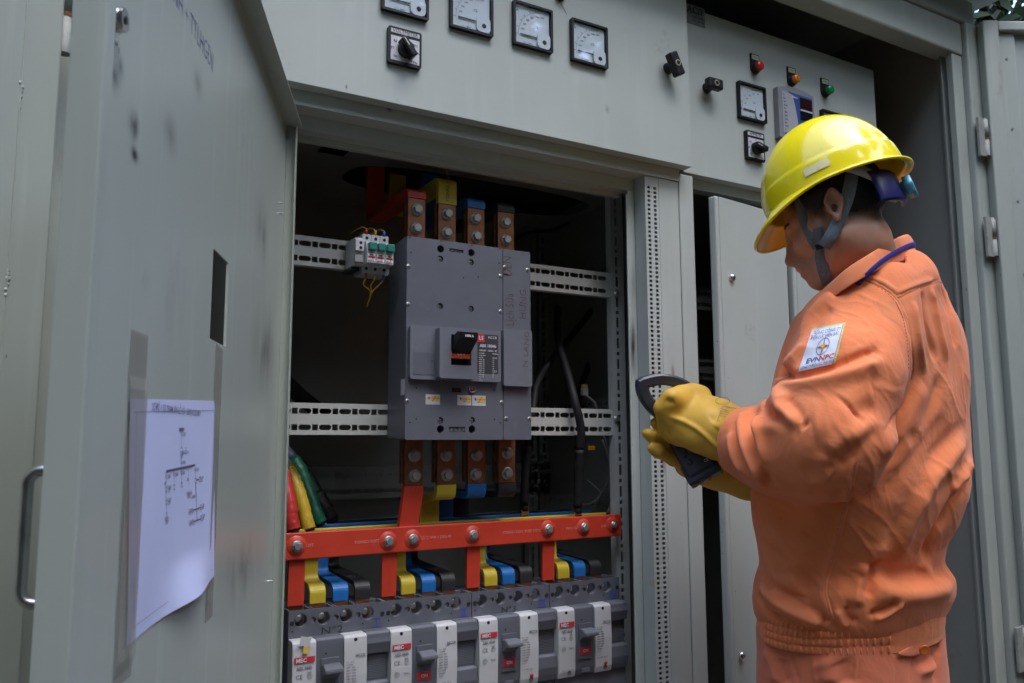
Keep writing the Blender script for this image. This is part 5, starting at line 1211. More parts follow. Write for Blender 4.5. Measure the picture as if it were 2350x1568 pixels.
cable('thick black cable crossing the dark gap left of the main breaker', [ap5(20, 1020, 1.78), ap5(90, 1190, 1.80), ap5(190, 1300, 1.82), ap5(300, 1390, 1.84), ap5(420, 1470, 1.86)], 0.018, BLACKR)
gB_ = 'black cables right of the main breaker'
cable('black cable running down right of the main breaker in front of the rail', [ap5(1830, 760, 1.80), ap5(1835, 960, 1.70), ap5(1890, 1160, 1.62), ap5(1940, 1350, 1.565), ap5(1978, 1520, 1.56), ap(1915, 120, 1.565), ap(1905, 330, 1.575), ap(1900, 530, 1.58)], 0.0095, BLACKR, (0.72, BLACKR, 0.96), gB_)
cable('black cable looping behind the right edge of the main breaker', [ap5(2080, 740, 1.80), ap5(1900, 960, 1.75), ap5(1770, 1120, 1.70), ap5(1700, 1250, 1.66), ap5(1680, 1380, 1.63), ap(1600, 90, 1.62), ap(1580, 300, 1.63), ap(1575, 515, 1.64)], 0.0085, BLACKR, (0.72, BLACKR, 0.96), gB_)
cable('black cable curving behind the right rail', [ap5(2170, 900, 1.85), ap5(2060, 1060, 1.82), ap5(1980, 1260, 1.78), ap5(1960, 1420, 1.76), ap(1900, 140, 1.74)], 0.0085, BLACKR, None, gB_)
gW = 'thin grey wires in the right of the cabinet'
cable('thin grey wire curling from the white connector behind the rail', [ap5(2000, 1310, 1.72), ap5(2070, 1370, 1.70), ap5(2080, 1480, 1.70), ap(2080, 130, 1.70), ap(2090, 320, 1.70), ap(2000, 470, 1.69)], 0.0030, GREYC, None, gW)
cable('thin grey wire hanging nearest the right post', [ap(2050, 80, 1.72), ap(2110, 250, 1.70), ap(2120, 400, 1.68), ap(2085, 530, 1.66)], 0.0035, mat('pale grey cable', (0.33, 0.33, 0.33), 0.5), None, gW)
cable('thin grey wire looping low behind the busbar end', [ap(1960, 330, 1.75), ap(2040, 410, 1.74), ap(1990, 465, 1.72), ap(1930, 480, 1.70)], 0.0028, GREYC, None, gW)
v = at(*r5(2000, 1285), 1.72); cn = TH('wire_connector', 'white and yellow plug on a thin wire behind the right rail', 'connector', v)
cn.part('housing', MB().box(v.x-0.008, v.x+0.008, v.y-0.006, v.y+0.006, v.z-0.012, v.z+0.006, 0.001), WHITE); cn.part('cap', MB().box(v.x-0.007, v.x+0.007, v.y-0.005, v.y+0.005, v.z+0.0062, v.z+0.016, 0.001), STK_Y)
v = at(*r7(1985, 130), 1.70); cn = TH('wire_connector', 'small orange wire clip hanging below the right rail', 'connector', v)
cn.part('housing', MB().box(v.x-0.010, v.x+0.008, v.y-0.004, v.y+0.004, v.z-0.006, v.z+0.005, 0.0015), mat('orange clip', (0.6, 0.3, 0.02), 0.5))
cable('dark wire running up under the cabinet ceiling', [ap5(1570, 330, 1.75), ap5(1650, 290, 1.80), ap5(1800, 275, 1.85), ap5(1920, 225, 1.90), ap5(1990, 240, 1.92)], 0.004, BLACKR)
# ------------------------------------------------------------------ implicit shapes -> one continuous skin
def surface_net(D, lo, h):
    s = D < 0
    nx, ny, nz = D.shape
    c = np.zeros((nx-1, ny-1, nz-1), np.int8)
    for i in (0, 1):
        for j in (0, 1):
            for k in (0, 1): c += s[i:nx-1+i, j:ny-1+j, k:nz-1+k]
    act = (c > 0) & (c < 8); idx = -np.ones(act.shape, np.int64); ijk = np.argwhere(act); idx[act] = np.arange(len(ijk))
    acc = np.zeros((len(ijk), 3)); cnt = np.zeros(len(ijk))
    I, J, K = ijk.T
    cor = [(i, j, k) for i in (0, 1) for j in (0, 1) for k in (0, 1)]
    for a in range(8):
        for b in range(a+1, 8):
            A, B = cor[a], cor[b]
            if sum(abs(A[q]-B[q]) for q in range(3)) != 1: continue
            da = D[I+A[0], J+A[1], K+A[2]]; db = D[I+B[0], J+B[1], K+B[2]]; m = (da < 0) != (db < 0)
            t = np.where(m, da/np.where(m, da-db, 1), 0)[:, None]
            p = np.array(A)+(np.array(B)-np.array(A))*t; acc[m] += p[m]; cnt[m] += 1
    V = (ijk+acc/cnt[:, None])*h+np.array(lo)
    F = []
    for ax in range(3):
        sl0 = [slice(None)]*3; sl1 = [slice(None)]*3; sl0[ax] = slice(0, -1); sl1[ax] = slice(1, None)
        ch = s[tuple(sl0)] != s[tuple(sl1)]; e = np.argwhere(ch); b1, b2 = (ax+1) % 3, (ax+2) % 3
        lim = np.array(D.shape)-1
        ok = (e[:, b1] > 0) & (e[:, b2] > 0) & (e[:, b1] < lim[b1]) & (e[:, b2] < lim[b2]); e = e[ok]
        q = []
        for o1, o2 in ((-1, -1), (0, -1), (0, 0), (-1, 0)):
            f_ = e.copy(); f_[:, b1] += o1; f_[:, b2] += o2; q.append(idx[f_[:, 0], f_[:, 1], f_[:, 2]])
        q = np.stack(q, 1); flip = s[e[:, 0], e[:, 1], e[:, 2]]
        q[~flip] = q[~flip][:, ::-1]; F.append(q)
    F = np.concatenate(F); F = F[(F >= 0).all(1)]
    return V, F
def grid(lo, hi, h):
    ax = [np.arange(lo[i], hi[i]+h, h, dtype=np.float32) for i in range(3)]
    return np.stack(np.meshgrid(*ax, indexing='ij'), -1)
def smin(a, b, k): 
    q = np.maximum(k-np.abs(a-b), 0)/k; return np.minimum(a, b)-q*q*k*0.25
def smax(a, b, k): return -smin(-a, -b, k)
def cone(P, a, b, ra, rb):
    a = np.asarray(a, np.float32); b = np.asarray(b, np.float32); d = b-a; t = np.clip(((P-a)@d)/(d@d), 0, 1)
    return np.linalg.norm(P-a-t[..., None]*d, axis=-1)-(ra+(rb-ra)*t)
def ellip(P, c, r, M=None):
    Q = P-np.asarray(c, np.float32)
    if M is not None: Q = Q@np.asarray(M, np.float32)
    r = np.asarray(r, np.float32); k0 = np.linalg.norm(Q/r, axis=-1); k1 = np.linalg.norm(Q/(r*r), axis=-1)
    return k0*(k0-1)/np.maximum(k1, 1e-6)
def chain(P, pts, k=0.02):
    d = None
    for (a, ra), (b, rb) in zip(pts, pts[1:]):
        e = cone(P, a, b, ra, rb); d = e if d is None else smin(d, e, k)
    return d
def np_mesh(name, V, F, m, parent=None, smooth=True):
    me = bpy.data.meshes.new(name); me.from_pydata(V.tolist(), [], F.tolist() if hasattr(F, 'tolist') else F)
    me.polygons.foreach_set('use_smooth', [smooth]*len(me.polygons)); me.materials.append(m); me.update()
    o_ = bpy.data.objects.new(name, me); C.objects.link(o_)
    if parent is not None: o_.parent = parent
    return o_
def relax(V, F, n, lam=0.5):
    e = np.concatenate([F[:, [i, (i+1) % F.shape[1]]] for i in range(F.shape[1])]); e = np.concatenate([e, e[:, ::-1]])
    cnt = np.bincount(e[:, 0], minlength=len(V)).astype(float)[:, None]
    for _ in range(n):
        s_ = np.stack([np.bincount(e[:, 0], weights=V[e[:, 1], k], minlength=len(V)) for k in range(3)], 1)
        V = V+lam*(s_/np.maximum(cnt, 1)-V)*(cnt > 0)
    return V
def normals(V, F):
    n = np.cross(V[F[:, 2]]-V[F[:, 0]], V[F[:, 3]]-V[F[:, 1]]) if F.shape[1] == 4 else np.cross(V[F[:, 1]]-V[F[:, 0]], V[F[:, 2]]-V[F[:, 0]])
    N = np.zeros_like(V)
    for k in range(F.shape[1]):
        for q in range(3): N[:, q] += np.bincount(F[:, k], weights=n[:, q], minlength=len(V))
    return N/np.maximum(np.linalg.norm(N, axis=1), 1e-12)[:, None]
CAMP = Vector((0, 0, ZC))
def hit(bvh, px, py):
    d = Vector(ray(px, py)).normalized(); r = bvh.ray_cast(CAMP, d); return r[0], r[1]
def stroke_pts(bvh, pts, n=6):
    q = [Vector((p[0], p[1], 0)) for p in pts]; q = smoothpath(q, n) if len(q) > 2 else [q[0].lerp(q[1], t/n) for t in range(n+1)]
    out = []
    for p in q:
        h_ = hit(bvh, p.x, p.y)[0]
        if h_ is not None: out.append(h_)
    return out
def fold(V, N, bvh, strokes):
    """cloth folds: (photo polyline, width m, height m[, sharpness]); the polyline is dropped on the cloth, the fold is raised there in 3-D"""
    disp = np.zeros(len(V))
    for st in strokes:
        pts, wd, am = st[0], st[1], st[2]
        S = stroke_pts(bvh, pts)
        if len(S) < 2: continue
        S = np.array([tuple(s) for s in S]); best = np.full(len(V), 1e9); bt = np.zeros(len(V))
        lo, hi = S.min(0)-3*wd, S.max(0)+3*wd; m = ((V > lo) & (V < hi)).all(1); W = V[m]
        if not len(W): continue
        bb = np.full(len(W), 1e9); tt = np.zeros(len(W)); L_ = len(S)-1
        for i in range(L_):
            a = S[i]; d = S[i+1]-a; dd = max(d@d, 1e-12); t = np.clip(((W-a)@d)/dd, 0, 1); r_ = np.linalg.norm(W-a-t[:, None]*d, axis=1)
            u_ = r_ < bb; bb[u_] = r_[u_]; tt[u_] = ((i+t)/L_)[u_]
        ends = np.minimum(1, np.minimum(tt, 1-tt)*5+0.15)
        if len(st) > 3 and st[3] == 'c': prof = np.exp(-np.abs(bb)/wd*1.6)
        else: prof = np.exp(-(bb/wd)**2)
        disp[m] += am*prof*ends
    return V+N*disp[:, None]
D3 = lambda px, py, d: np.array(tuple(dep(px, py, d)))

CLOTH = mat('orange work cotton', (0.80, 0.222, 0.078), 0.85, spec=0.2, var=0.10, scale=7, bump=0.25, bscale=260, dirt=(0.78, 0.29, 0.135), dirt_amt=0.55, dirt_scale=5)
CLOTH2 = mat('reddish orange trouser cotton', (0.70, 0.185, 0.085), 0.85, spec=0.2, var=0.10, scale=7, bump=0.25, bscale=260, dirt=(0.68, 0.26, 0.14), dirt_amt=0.5, dirt_scale=5)
SKIN = mat('tanned skin', (0.56, 0.285, 0.18), 0.42, spec=0.45, var=0.10, scale=30, bump=0.12, bscale=350, dirt=(0.26, 0.10, 0.055), dirt_amt=0.3, dirt_scale=18)
SKIN.node_tree.nodes['Principled BSDF'].inputs['Subsurface Weight'].default_value = 0.12
SKIN.node_tree.nodes['Principled BSDF'].inputs['Subsurface Radius'].default_value = (0.008, 0.003, 0.0015)
HAIR = mat('black hair', (0.010, 0.009, 0.009), 0.5, var=0.4, scale=90, bump=0.9, bscale=500)
HELM = mat('yellow helmet shell', (0.86, 0.70, 0.012), 0.17, spec=0.5, var=0.03, scale=6, coat=0.25, dirt=(0.45, 0.32, 0.05), dirt_amt=0.15, dirt_scale=14)
GLOVE = mat('yellow rubber glove', (0.60, 0.35, 0.04), 0.55, spec=0.35, var=0.12, scale=12, bump=0.1, bscale=140, dirt=(0.32, 0.17, 0.03), dirt_amt=0.5, dirt_scale=12)
STRAP = mat('grey webbing', (0.16, 0.19, 0.21), 0.8, var=0.2, scale=200, bump=0.6, bscale=500)
NAVY = mat('navy plastic', (0.018, 0.018, 0.12), 0.4, var=0.15)
CYAN = mat('cyan plastic knob', (0.10, 0.38, 0.50), 0.3, var=0.06)
BANDW = mat('white headband', (0.52, 0.52, 0.56), 0.5, var=0.05)
LANY = mat('blue lanyard', (0.02, 0.018, 0.22), 0.7, var=0.1, bump=0.3, bscale=400)

def cloth_detail(m, worn, amt):
    t = m.node_tree; b = t.nodes['Principled BSDF']; tc = t.nodes.new('ShaderNodeTexCoord')
    g = t.nodes.new('ShaderNodeNewGeometry'); r = t.nodes.new('ShaderNodeMapRange'); r.inputs[1].default_value = 0.505; r.inputs[2].default_value = 0.60; r.inputs[4].default_value = amt
    t.links.new(g.outputs['Pointiness'], r.inputs[0]); old = b.inputs['Base Color'].links[0].from_socket; mx = t.nodes.new('ShaderNodeMix'); mx.data_type = 'RGBA'
    t.links.new(r.outputs[0], mx.inputs[0]); t.links.new(old, mx.inputs[6]); mx.inputs[7].default_value = (*worn, 1); t.links.new(mx.outputs[2], b.inputs['Base Color'])
    n = t.nodes.new('ShaderNodeTexNoise'); n.inputs['Scale'].default_value = 15; n.inputs['Detail'].default_value = 2.5; n.inputs['Roughness'].default_value = 0.5; n.inputs['Distortion'].default_value = 1.2
    t.links.new(tc.outputs['Object'], n.inputs[0]); bp = t.nodes.new('ShaderNodeBump'); bp.inputs['Strength'].default_value = 0.35; bp.inputs['Distance'].default_value = 0.010
    t.links.new(n.outputs[0], bp.inputs['Height']); prev = b.inputs['Normal'].links[0].from_node; t.links.new(bp.outputs[0], prev.inputs['Normal'])
    b.inputs['Sheen Weight'].default_value = 0.15; b.inputs['Sheen Roughness'].default_value = 0.6
cloth_detail(CLOTH, (0.85, 0.37, 0.20), 0.5); cloth_detail(CLOTH2, (0.76, 0.29, 0.17), 0.5)
# ------------------------------------------------------------------ frames of the body
PSI_T = math.radians(-8); PSI_H = math.radians(-29); PITCH = math.radians(21)
TL = np.array([-math.cos(PSI_T), math.sin(PSI_T), 0]); TF = np.array([math.sin(PSI_T), math.cos(PSI_T), 0])     # left, forward of the torso
hf0 = np.array([math.sin(PSI_H), math.cos(PSI_H), 0]); HL = np.array([-math.cos(PSI_H), math.sin(PSI_H), 0])
HFW = hf0*math.cos(PITCH)-np.array([0, 0, 1])*math.sin(PITCH); HUP = hf0*math.sin(PITCH)+np.array([0, 0, 1])*math.cos(PITCH)
HR = np.stack([HFW, HL, HUP], 1)        # columns: head x (forward), y (left), z (up)
HS = 0.87
EAR = D3(1905, 487, 1.43); HC = EAR-HL*0.076*HS
base = D3(1970, 1000, 1.52); base[2] = 0.0
man = thing('person', 'worker in faded orange uniform and yellow helmet bowed over a clamp meter', 'person', tuple(base))
def mp(name, V, F, m, par=None, smooth=True):
    V = np.asarray(V)-base; return np_mesh(name, V, np.asarray(F) if not isinstance(F, list) else F, m, par or man, smooth)
def mbp(name, mb, m, par=None):
    mb.v = [tuple(np.array(v)-base) for v in mb.v]; return mb.build(name, m, par or man)

# torso sections (photo row, axis column, half width): measured at depth 1.52
TD = 1.555; mm = TD/FOC; RBT = 0.68; EXT = math.hypot(float(TL@AR), RBT*float(TF@AR))
sec = [(690, 2000, 150), (740, 2000, 186), (800, 1998, 208), (880, 1994, 228), (980, 1986, 246), (1070, 1980, 257), (1140, 1974, 258), (1200, 1966, 243), (1255, 1957, 222), (1290, 1956, 217), (1330, 1962, 238), (1365, 1959, 240), (1400, 1954, 230), (1440, 1952, 218)]
sz = []; sx = []; sy = []; sa = []
for py, cxp, hw in sec:
    p = D3(cxp, py, TD); sz.append(p[2]); sx.append(p[0]); sy.append(p[1]); sa.append(hw*mm/EXT)
o_ = np.argsort(sz); sz, sx, sy, sa = [np.array(q)[o_] for q in (sz, sx, sy, sa)]
def torso(P, grow=0.0, rb=RBT):
    z = P[..., 2]; cx_ = np.interp(z, sz, sx); cy_ = np.interp(z, sz, sy); a = np.interp(z, sz, sa)+grow; b = a*rb
    dx = P[..., 0]-cx_; dy = P[..., 1]-cy_; u_ = dx*TL[0]+dy*TL[1]; v_ = dx*TF[0]+dy*TF[1]
    k = (np.abs(u_/a)**2.3+np.abs(v_/b)**2.3)**(1/2.3); d = (k-1)*b
    return smax(d, np.maximum(sz[0]-z, z-sz[-1]), 0.04)
SH_L = D3(1985, 768, 1.435); SHm = D3(2012, 752, 1.545); SH_R = SHm-(SH_L-SHm)*0.92; SH_R[2] = SHm[2]-0.004
NB = D3(2006, 650, 1.53)                          # base of the neck
NK = HC+HR@np.array([-0.026, 0, -0.055])
EL = D3(1912, 1045, 1.335); WR = D3(1722, 1018, 1.49)
EL_R = SH_R+np.array([0.02, 0.03, -0.26]); WR_R = D3(1715, 1095, 1.60)

# ------------------------------------------------------------------ body: head, neck and trunk as one skin
def head_sdf(P):
    Q = (P-HC.astype(np.float32))@(HR/HS).astype(np.float32)
    d = ellip(Q, (-0.012, 0, 0.045), (0.098, 0.078, 0.086))
    d = smin(d, ellip(Q, (0.040, 0, -0.012), (0.062, 0.062, 0.078)), 0.03)
    d = smin(d, cone(Q, (0.074, 0.0, -0.094), (0.062, 0.0, -0.094), 0.020, 0.024), 0.035)
    for s in (-1, 1):
        d = smin(d, cone(Q, (0.066, 0.010*s, -0.094), (0.004, 0.056*s, -0.048), 0.018, 0.018), 0.03)
        d = smin(d, cone(Q, (0.070, 0.045*s, -0.018), (0.030, 0.064*s, -0.012), 0.016, 0.014), 0.025)      # cheekbone
        d = smin(d, cone(Q, (0.086, 0.012*s, 0.024), (0.066, 0.052*s, 0.020), 0.012, 0.012), 0.014)       # brow
        d = smax(d, -ellip(Q, (0.104, 0.032*s, 0.002), (0.020, 0.017, 0.013)), 0.012)                       # socket
        d = smin(d, ellip(Q, (0.080, 0.032*s, 0.000), (0.0135, 0.0150, 0.0125)), 0.004)                     # lid
        d = smin(d, ellip(Q, (0.104, 0.0125*s, -0.041), (0.013, 0.0095, 0.009)), 0.008)                     # nostril wing
        d = smin(d, cone(Q, (0.098, 0.012*s, -0.052), (0.088, 0.026*s, -0.070), 0.010, 0.008), 0.014)
    d = smin(d, cone(Q, (0.094, 0, 0.012), (0.112, 0, -0.030), 0.0085, 0.0115), 0.014)
    d = smin(d, ellip(Q, (0.112, 0, -0.035), (0.0155, 0.0125, 0.0115)), 0.009)
    d = smin(d, ellip(Q, (0.092, 0, -0.066), (0.018, 0.026, 0.022)), 0.016)
    d = smin(d, cone(Q, (0.1045, 0.010, -0.0625), (0.1045, -0.010, -0.0625), 0.0062, 0.0062), 0.006)
    d = smin(d, cone(Q, (0.1015, 0.010, -0.0755), (0.1015, -0.010, -0.0755), 0.0068, 0.0068), 0.006)
    d = smax(d, -cone(Q, (0.110, 0.022, -0.0690), (0.110, -0.022, -0.0690), 0.0030, 0.0030), 0.004)
    d = smin(d, ellip(Q, (0.080, 0, -0.098), (0.020, 0.020, 0.016)), 0.015)
    return d*HS
def body_sdf(P):
    d = head_sdf(P)
    n_ = chain(P, [(NK+HR@np.array([0.008, 0, 0.0]), 0.053), (NB+np.array([0, 0, -0.03]), 0.058)])
    d = smin(d, n_, 0.03)
    return d
lo = HC-np.array([0.16, 0.16, 0.20]); hi = HC+np.array([0.15, 0.17, 0.15])
lo = np.minimum(lo, NB-0.075); hi = np.maximum(hi, NB+0.075); lo[2] -= 0.03
G = grid(lo, hi, 0.0021); V, F = surface_net(body_sdf(G), lo, 0.0021); V = relax(V, F, 2, 0.4)
body = mp('body', V, F, SKIN); del G
BV = [Vector(v) for v in V.tolist()]; head_bvh = BVHTree.FromPolygons(BV, F.tolist())

def ear_sdf(P, s):
    Q = (P-HC.astype(np.float32))@(HR/HS).astype(np.float32)
    M = np.array([[math.cos(0.06*s), -math.sin(0.06*s), 0], [math.sin(0.06*s), math.cos(0.06*s), 0], [0, 0, 1]]).T
    E_ = (Q-np.array((-0.014, 0.082*s, 0.008), np.float32))@np.asarray(M.T, np.float32)/0.88
    tl_ = 0.20; Ex = E_[..., 0]*math.cos(tl_)+E_[..., 2]*math.sin(tl_); Ez = -E_[..., 0]*math.sin(tl_)+E_[..., 2]*math.cos(tl_); Ey = E_[..., 1]
    wdt = np.interp(Ez, (-0.036, -0.02, 0.01, 0.036), (0.010, 0.013, 0.020, 0.016))
    ang = np.sqrt((Ex/wdt)**2+(Ez/0.036)**2); rad = (ang-1)*0.018
    helix = np.sqrt((rad+0.002)**2+((Ey-0.0055*s)*0.8)**2)-0.0036
    plate = np.maximum(rad, np.abs(Ey+0.001*s)-0.0020)
    anti = np.sqrt(((np.sqrt((Ex/(wdt*0.58))**2+((Ez-0.002)/0.021)**2)-1)*0.010)**2+(Ey-0.003*s)**2)-0.0030
    anti = np.where(Ex > 0.006, anti+0.01, anti)
    lobe = ellip(np.stack([Ex, Ey, Ez], -1), (0.001, 0.0, -0.030), (0.0085, 0.0055, 0.0095))
    tragus = ellip(np.stack([Ex, Ey, Ez], -1), (0.013, 0.001*s, -0.008), (0.006, 0.006, 0.009))
    e = smin(smin(smin(plate, helix, 0.004), anti, 0.003), smin(lobe, tragus, 0.004), 0.004)
    e = smax(e, -ellip(np.stack([Ex, Ey, Ez], -1), (0.002, 0.005*s, -0.007), (0.0085, 0.009, 0.012)), 0.003)
    return e*HS*0.88
for s in (-1, 1):
    c_ = HC+HR@np.array([-0.014, 0.082*s, 0.006])*HS; lo = c_-0.042; G = grid(lo, c_+0.042, 0.00095); V2, F2 = surface_net(ear_sdf(G, s), lo, 0.00095); mp('ear', relax(V2, F2, 2, 0.5), F2, SKIN, body); del G
# hair: short crop, faded at the nape, with a sideburn
def hair_sdf(P):
    Q = (P-HC.astype(np.float32))@(HR/HS).astype(np.float32)
    d = ellip(Q, (-0.014, 0, 0.045), (0.102, 0.0815, 0.089))
    lump = 0.0012*np.sin(Q[..., 0]*420+Q[..., 2]*300)*np.sin(Q[..., 1]*380+Q[..., 2]*210)
    x, y, z = Q[..., 0], np.abs(Q[..., 1]), Q[..., 2]
    front = x-np.interp(z, (-0.05, -0.015, 0.0, 0.02, 0.05, 0.1), (0.004, 0.012, 0.024, 0.032, 0.058, 0.07))
    low = np.interp(x, (-0.12, -0.07, -0.035, -0.022, -0.008, 0.004, 0.03), (-0.066, -0.058, -0.034, -0.010, 0.034, 0.022, -0.014))-z
    return smax(smax(d+lump, front, 0.006), low, 0.008)*HS
lo = HC-0.13; hi = HC+0.16
G = grid(lo, hi, 0.003); V, F = surface_net(hair_sdf(G), lo, 0.003); V = relax(V, F, 1, 0.4); mp('hair', V, F, HAIR); del G
me_ = body.data; Vb = np.array([tuple(v.co) for v in me_.vertices])+base; hd_ = hair_sdf(Vb.astype(np.float32))
att = me_.attributes.new('hairfade', 'FLOAT', 'POINT'); att.data.foreach_set('value', np.clip(1-hd_/0.020, 0, 1).astype(np.float32))
t_ = SKIN.node_tree; bsdf = t_.nodes['Principled BSDF']; old = bsdf.inputs['Base Color'].links[0].from_socket
an = t_.nodes.new('ShaderNodeAttribute'); an.attribute_name = 'hairfade'; nn_ = t_.nodes.new('ShaderNodeTexNoise'); nn_.inputs['Scale'].default_value = 420; nn_.inputs['Detail'].default_value = 4
pw_n = t_.nodes.new('ShaderNodeMath'); pw_n.operation = 'POWER'; pw_n.inputs[1].default_value = 1.6; t_.links.new(an.outputs['Fac'], pw_n.inputs[0])
ad_ = t_.nodes.new('ShaderNodeMath'); ad_.operation = 'MULTIPLY_ADD'; ad_.inputs[1].default_value = 1.5; t_.links.new(nn_.outputs[0], ad_.inputs[0]); ad_.inputs[2].default_value = 0.15
mu_ = t_.nodes.new('ShaderNodeMath'); mu_.operation = 'MULTIPLY'; mu_.use_clamp = True; t_.links.new(pw_n.outputs[0], mu_.inputs[0]); t_.links.new(ad_.outputs[0], mu_.inputs[1])
mx_ = t_.nodes.new('ShaderNodeMix'); mx_.data_type = 'RGBA'; t_.links.new(mu_.outputs[0], mx_.inputs[0]); t_.links.new(old, mx_.inputs[6]); mx_.inputs[7].default_value = (0.015, 0.012, 0.011, 1); t_.links.new(mx_.outputs[2], bsdf.inputs['Base Color'])
# eyes and brows
for s in (-1, 1):
    c_ = HC+HR@np.array([0.0735, 0.032*s, -0.0015])*HS; ey = MB().lathe(c_-HFW*0.011, HFW, [(0, 0.0035), (0.004, 0.008), (0.010, 0.0098), (0.016, 0.008), (0.0195, 0.004), (0.020, 0)], 16)
    mbp('eye', ey, mat('eye white' if s < 0 else 'eye white 2', (0.5, 0.46, 0.42), 0.2), body)
    ebp = [HC+HR@np.array(q)*HS for q in ((0.096, 0.012*s, 0.0225), (0.094, 0.026*s, 0.028), (0.084, 0.044*s, 0.026), (0.072, 0.055*s, 0.019))]
    eb = MB().tube(smoothpath([Vector(q) for q in ebp], 4), 0.003, 6, radii=None); mbp('eyebrow', eb, HAIR, body)

# ------------------------------------------------------------------ helmet
HO = HC+HR@np.array([-0.017, 0, 0.047])              # centre of the rim
hp_ = math.radians(3); HX_ = HFW*math.cos(hp_)+HUP*math.sin(hp_); HZ_ = -HFW*math.sin(hp_)+HUP*math.cos(hp_)
HM = Matrix(((HX_[0], HL[0], HZ_[0], HO[0]), (HX_[1], HL[1], HZ_[1], HO[1]), (HX_[2], HL[2], HZ_[2], HO[2]), (0, 0, 0, 1)))
helm = bpy.data.objects.new('helmet', None); C.objects.link(helm); helm.parent = man; helm.matrix_local = Matrix.Translation(-Vector(base)) @ HM
helm['label'] = 'glossy yellow hard hat with chin strap'
RA, RBW, RH = 0.122, 0.105, 0.143
def shell_pt(phi, t, off=0.0):
    """phi round the rim (0 = front), t 0 at the rim .. 1 at the crown"""
    c_, s_ = math.cos(phi), math.sin(phi)
    th = t*math.pi/2; r = math.cos(th)**0.86; z = math.sin(th)**1.0*RH
    k = 1.0 if t > 0.20 else 1.0+0.014*(1-max(0, (t-0.17))/0.03 if t > 0.17 else 1)
    a = (RA+off)*r*k; b = (RBW+off)*r*k
    ridge = 0.006*math.exp(-(phi/0.22)**2)*math.sin(min(1, t*1.6)*math.pi)**0.8 if abs(phi) < 1 else 0
    return Vector(((a+ridge)*c_, b*s_, z+0.0+off*math.sin(th)))
NP, NTt = 96, 40
ts = [0, 0.03, 0.06, 0.09, 0.12, 0.15, 0.17, 0.18, 0.19, 0.2, 0.21, 0.23]+[0.23+0.77*(k+1)/26 for k in range(26)]
vs = []; 
for t in ts[:-1]:
    for i in range(NP):
        ph = -math.pi+2*math.pi*i/NP; vs.append(shell_pt(ph, t))
vs.append(shell_pt(0, 1.0)); n_ = len(ts)-1; fs = []
for j in range(n_-1):
    for i in range(NP): k = (i+1) % NP; fs.append((j*NP+i, j*NP+k, (j+1)*NP+k, (j+1)*NP+i))
for i in range(NP): fs.append(((n_-1)*NP+i, (n_-1)*NP+(i+1) % NP, len(vs)-1))
# brim: rolled rim all round, drawn out to a drooping peak in front
def brim_pt(ph, q):            # q 0 at shell .. 1 at edge
    fr = max(0.0, math.cos(ph)); pk = 0.009+0.029*(fr**1.8 if abs(ph) < math.pi/2 else 0)
    b0 = shell_pt(ph, 0.0); d = Vector((math.cos(ph)*1.0, math.sin(ph)*0.9, 0)).normalized()
    drop = -0.004*q-(0.034*(q**1.3)*fr**1.6)
    return b0+d*pk*q+Vector((0, 0, drop))
m0 = len(vs); qs = [0, 0.12, 0.3, 0.5, 0.7, 0.85, 0.95, 1.0]
for q in qs[1:]:
    for i in range(NP): vs.append(brim_pt(-math.pi+2*math.pi*i/NP, q))
rows = [list(range(0, NP))]+[list(range(m0+k*NP, m0+(k+1)*NP)) for k in range(len(qs)-1)]
for k in range(len(rows)-1):
    for i in range(NP): j = (i+1) % NP; fs.append((rows[k][i], rows[k+1][i], rows[k+1][j], rows[k][j]))
sh = MB().add(vs, fs, True); so_ = sh.build('shell', HELM, helm)
md = so_.modifiers.new('thick', 'SOLIDIFY'); md.thickness = 0.0028; md.offset = -1
md = so_.modifiers.new('sub', 'SUBSURF'); md.levels = 1; md.render_levels = 1
rim = [brim_pt(-math.pi+2*math.pi*i/NP, 1.0)+Vector((0, 0, -0.0012)) for i in range(NP)]
MB().tube(rim, 0.0028, 10, closed=True).build('rim', HELM, helm)
# white sticker on the near side, draped on the shell
stv = [shell_pt(1.36+0.36*i/10, 0.070+0.062*j/4, 0.0016) for j in range(5) for i in range(11)]
STKM = mat('scuffed white sticker', (0.78, 0.72, 0.40), 0.35, var=0.08, dirt=(0.6, 0.48, 0.08), dirt_amt=0.6, dirt_scale=60)
MB().add(stv, [(j*11+i, j*11+i+1, (j+1)*11+i+1, (j+1)*11+i) for j in range(4) for i in range(10)], True).build('sticker', STKM, helm)
# headband, ratchet and knob (in helmet coordinates)
bandp = []
for k in range(41):
    ph = 0.9+(2*math.pi-1.8)*k/40; x = 0.093*math.cos(ph)-0.004; y = 0.083*math.sin(ph); dph = abs(ph-math.pi); tq_ = dph/1.5; tz = min(0.028, -0.036+0.115*max(0.0, tq_-0.36))
    bandp.append(Vector((x, y, tz)))
hb = MB(); W2 = 0.0135; vs2 = []
for p_ in bandp: vs2 += [p_+Vector((0, 0, -W2)), p_+Vector((0, 0, W2))]
hb.add(vs2, [(2*k, 2*k+2, 2*k+3, 2*k+1) for k in range(40)], True); bo = hb.build('headband', BANDW, helm)
bo.modifiers.new('t', 'SOLIDIFY').thickness = 0.0016
rt = MB()
rv = []
for k in range(9):
    ph = math.pi-0.85+1.15*k/8; r_ = 0.098; x = r_*math.cos(ph)-0.004; y = 0.088*math.sin(ph)
    for zz in (-0.068, -0.062, -0.014, -0.008): rv.append(Vector((x+(0.0 if zz in (-0.062, -0.014) else 0.004), y*1.0, zz)))
rt.add(rv, [(4*k+j, 4*k+4+j, 4*k+5+j, 4*k+1+j) for k in range(8) for j in range(3)], True)
ro = rt.build('ratchet', NAVY, helm); ro.modifiers.new('t', 'SOLIDIFY').thickness = 0.007
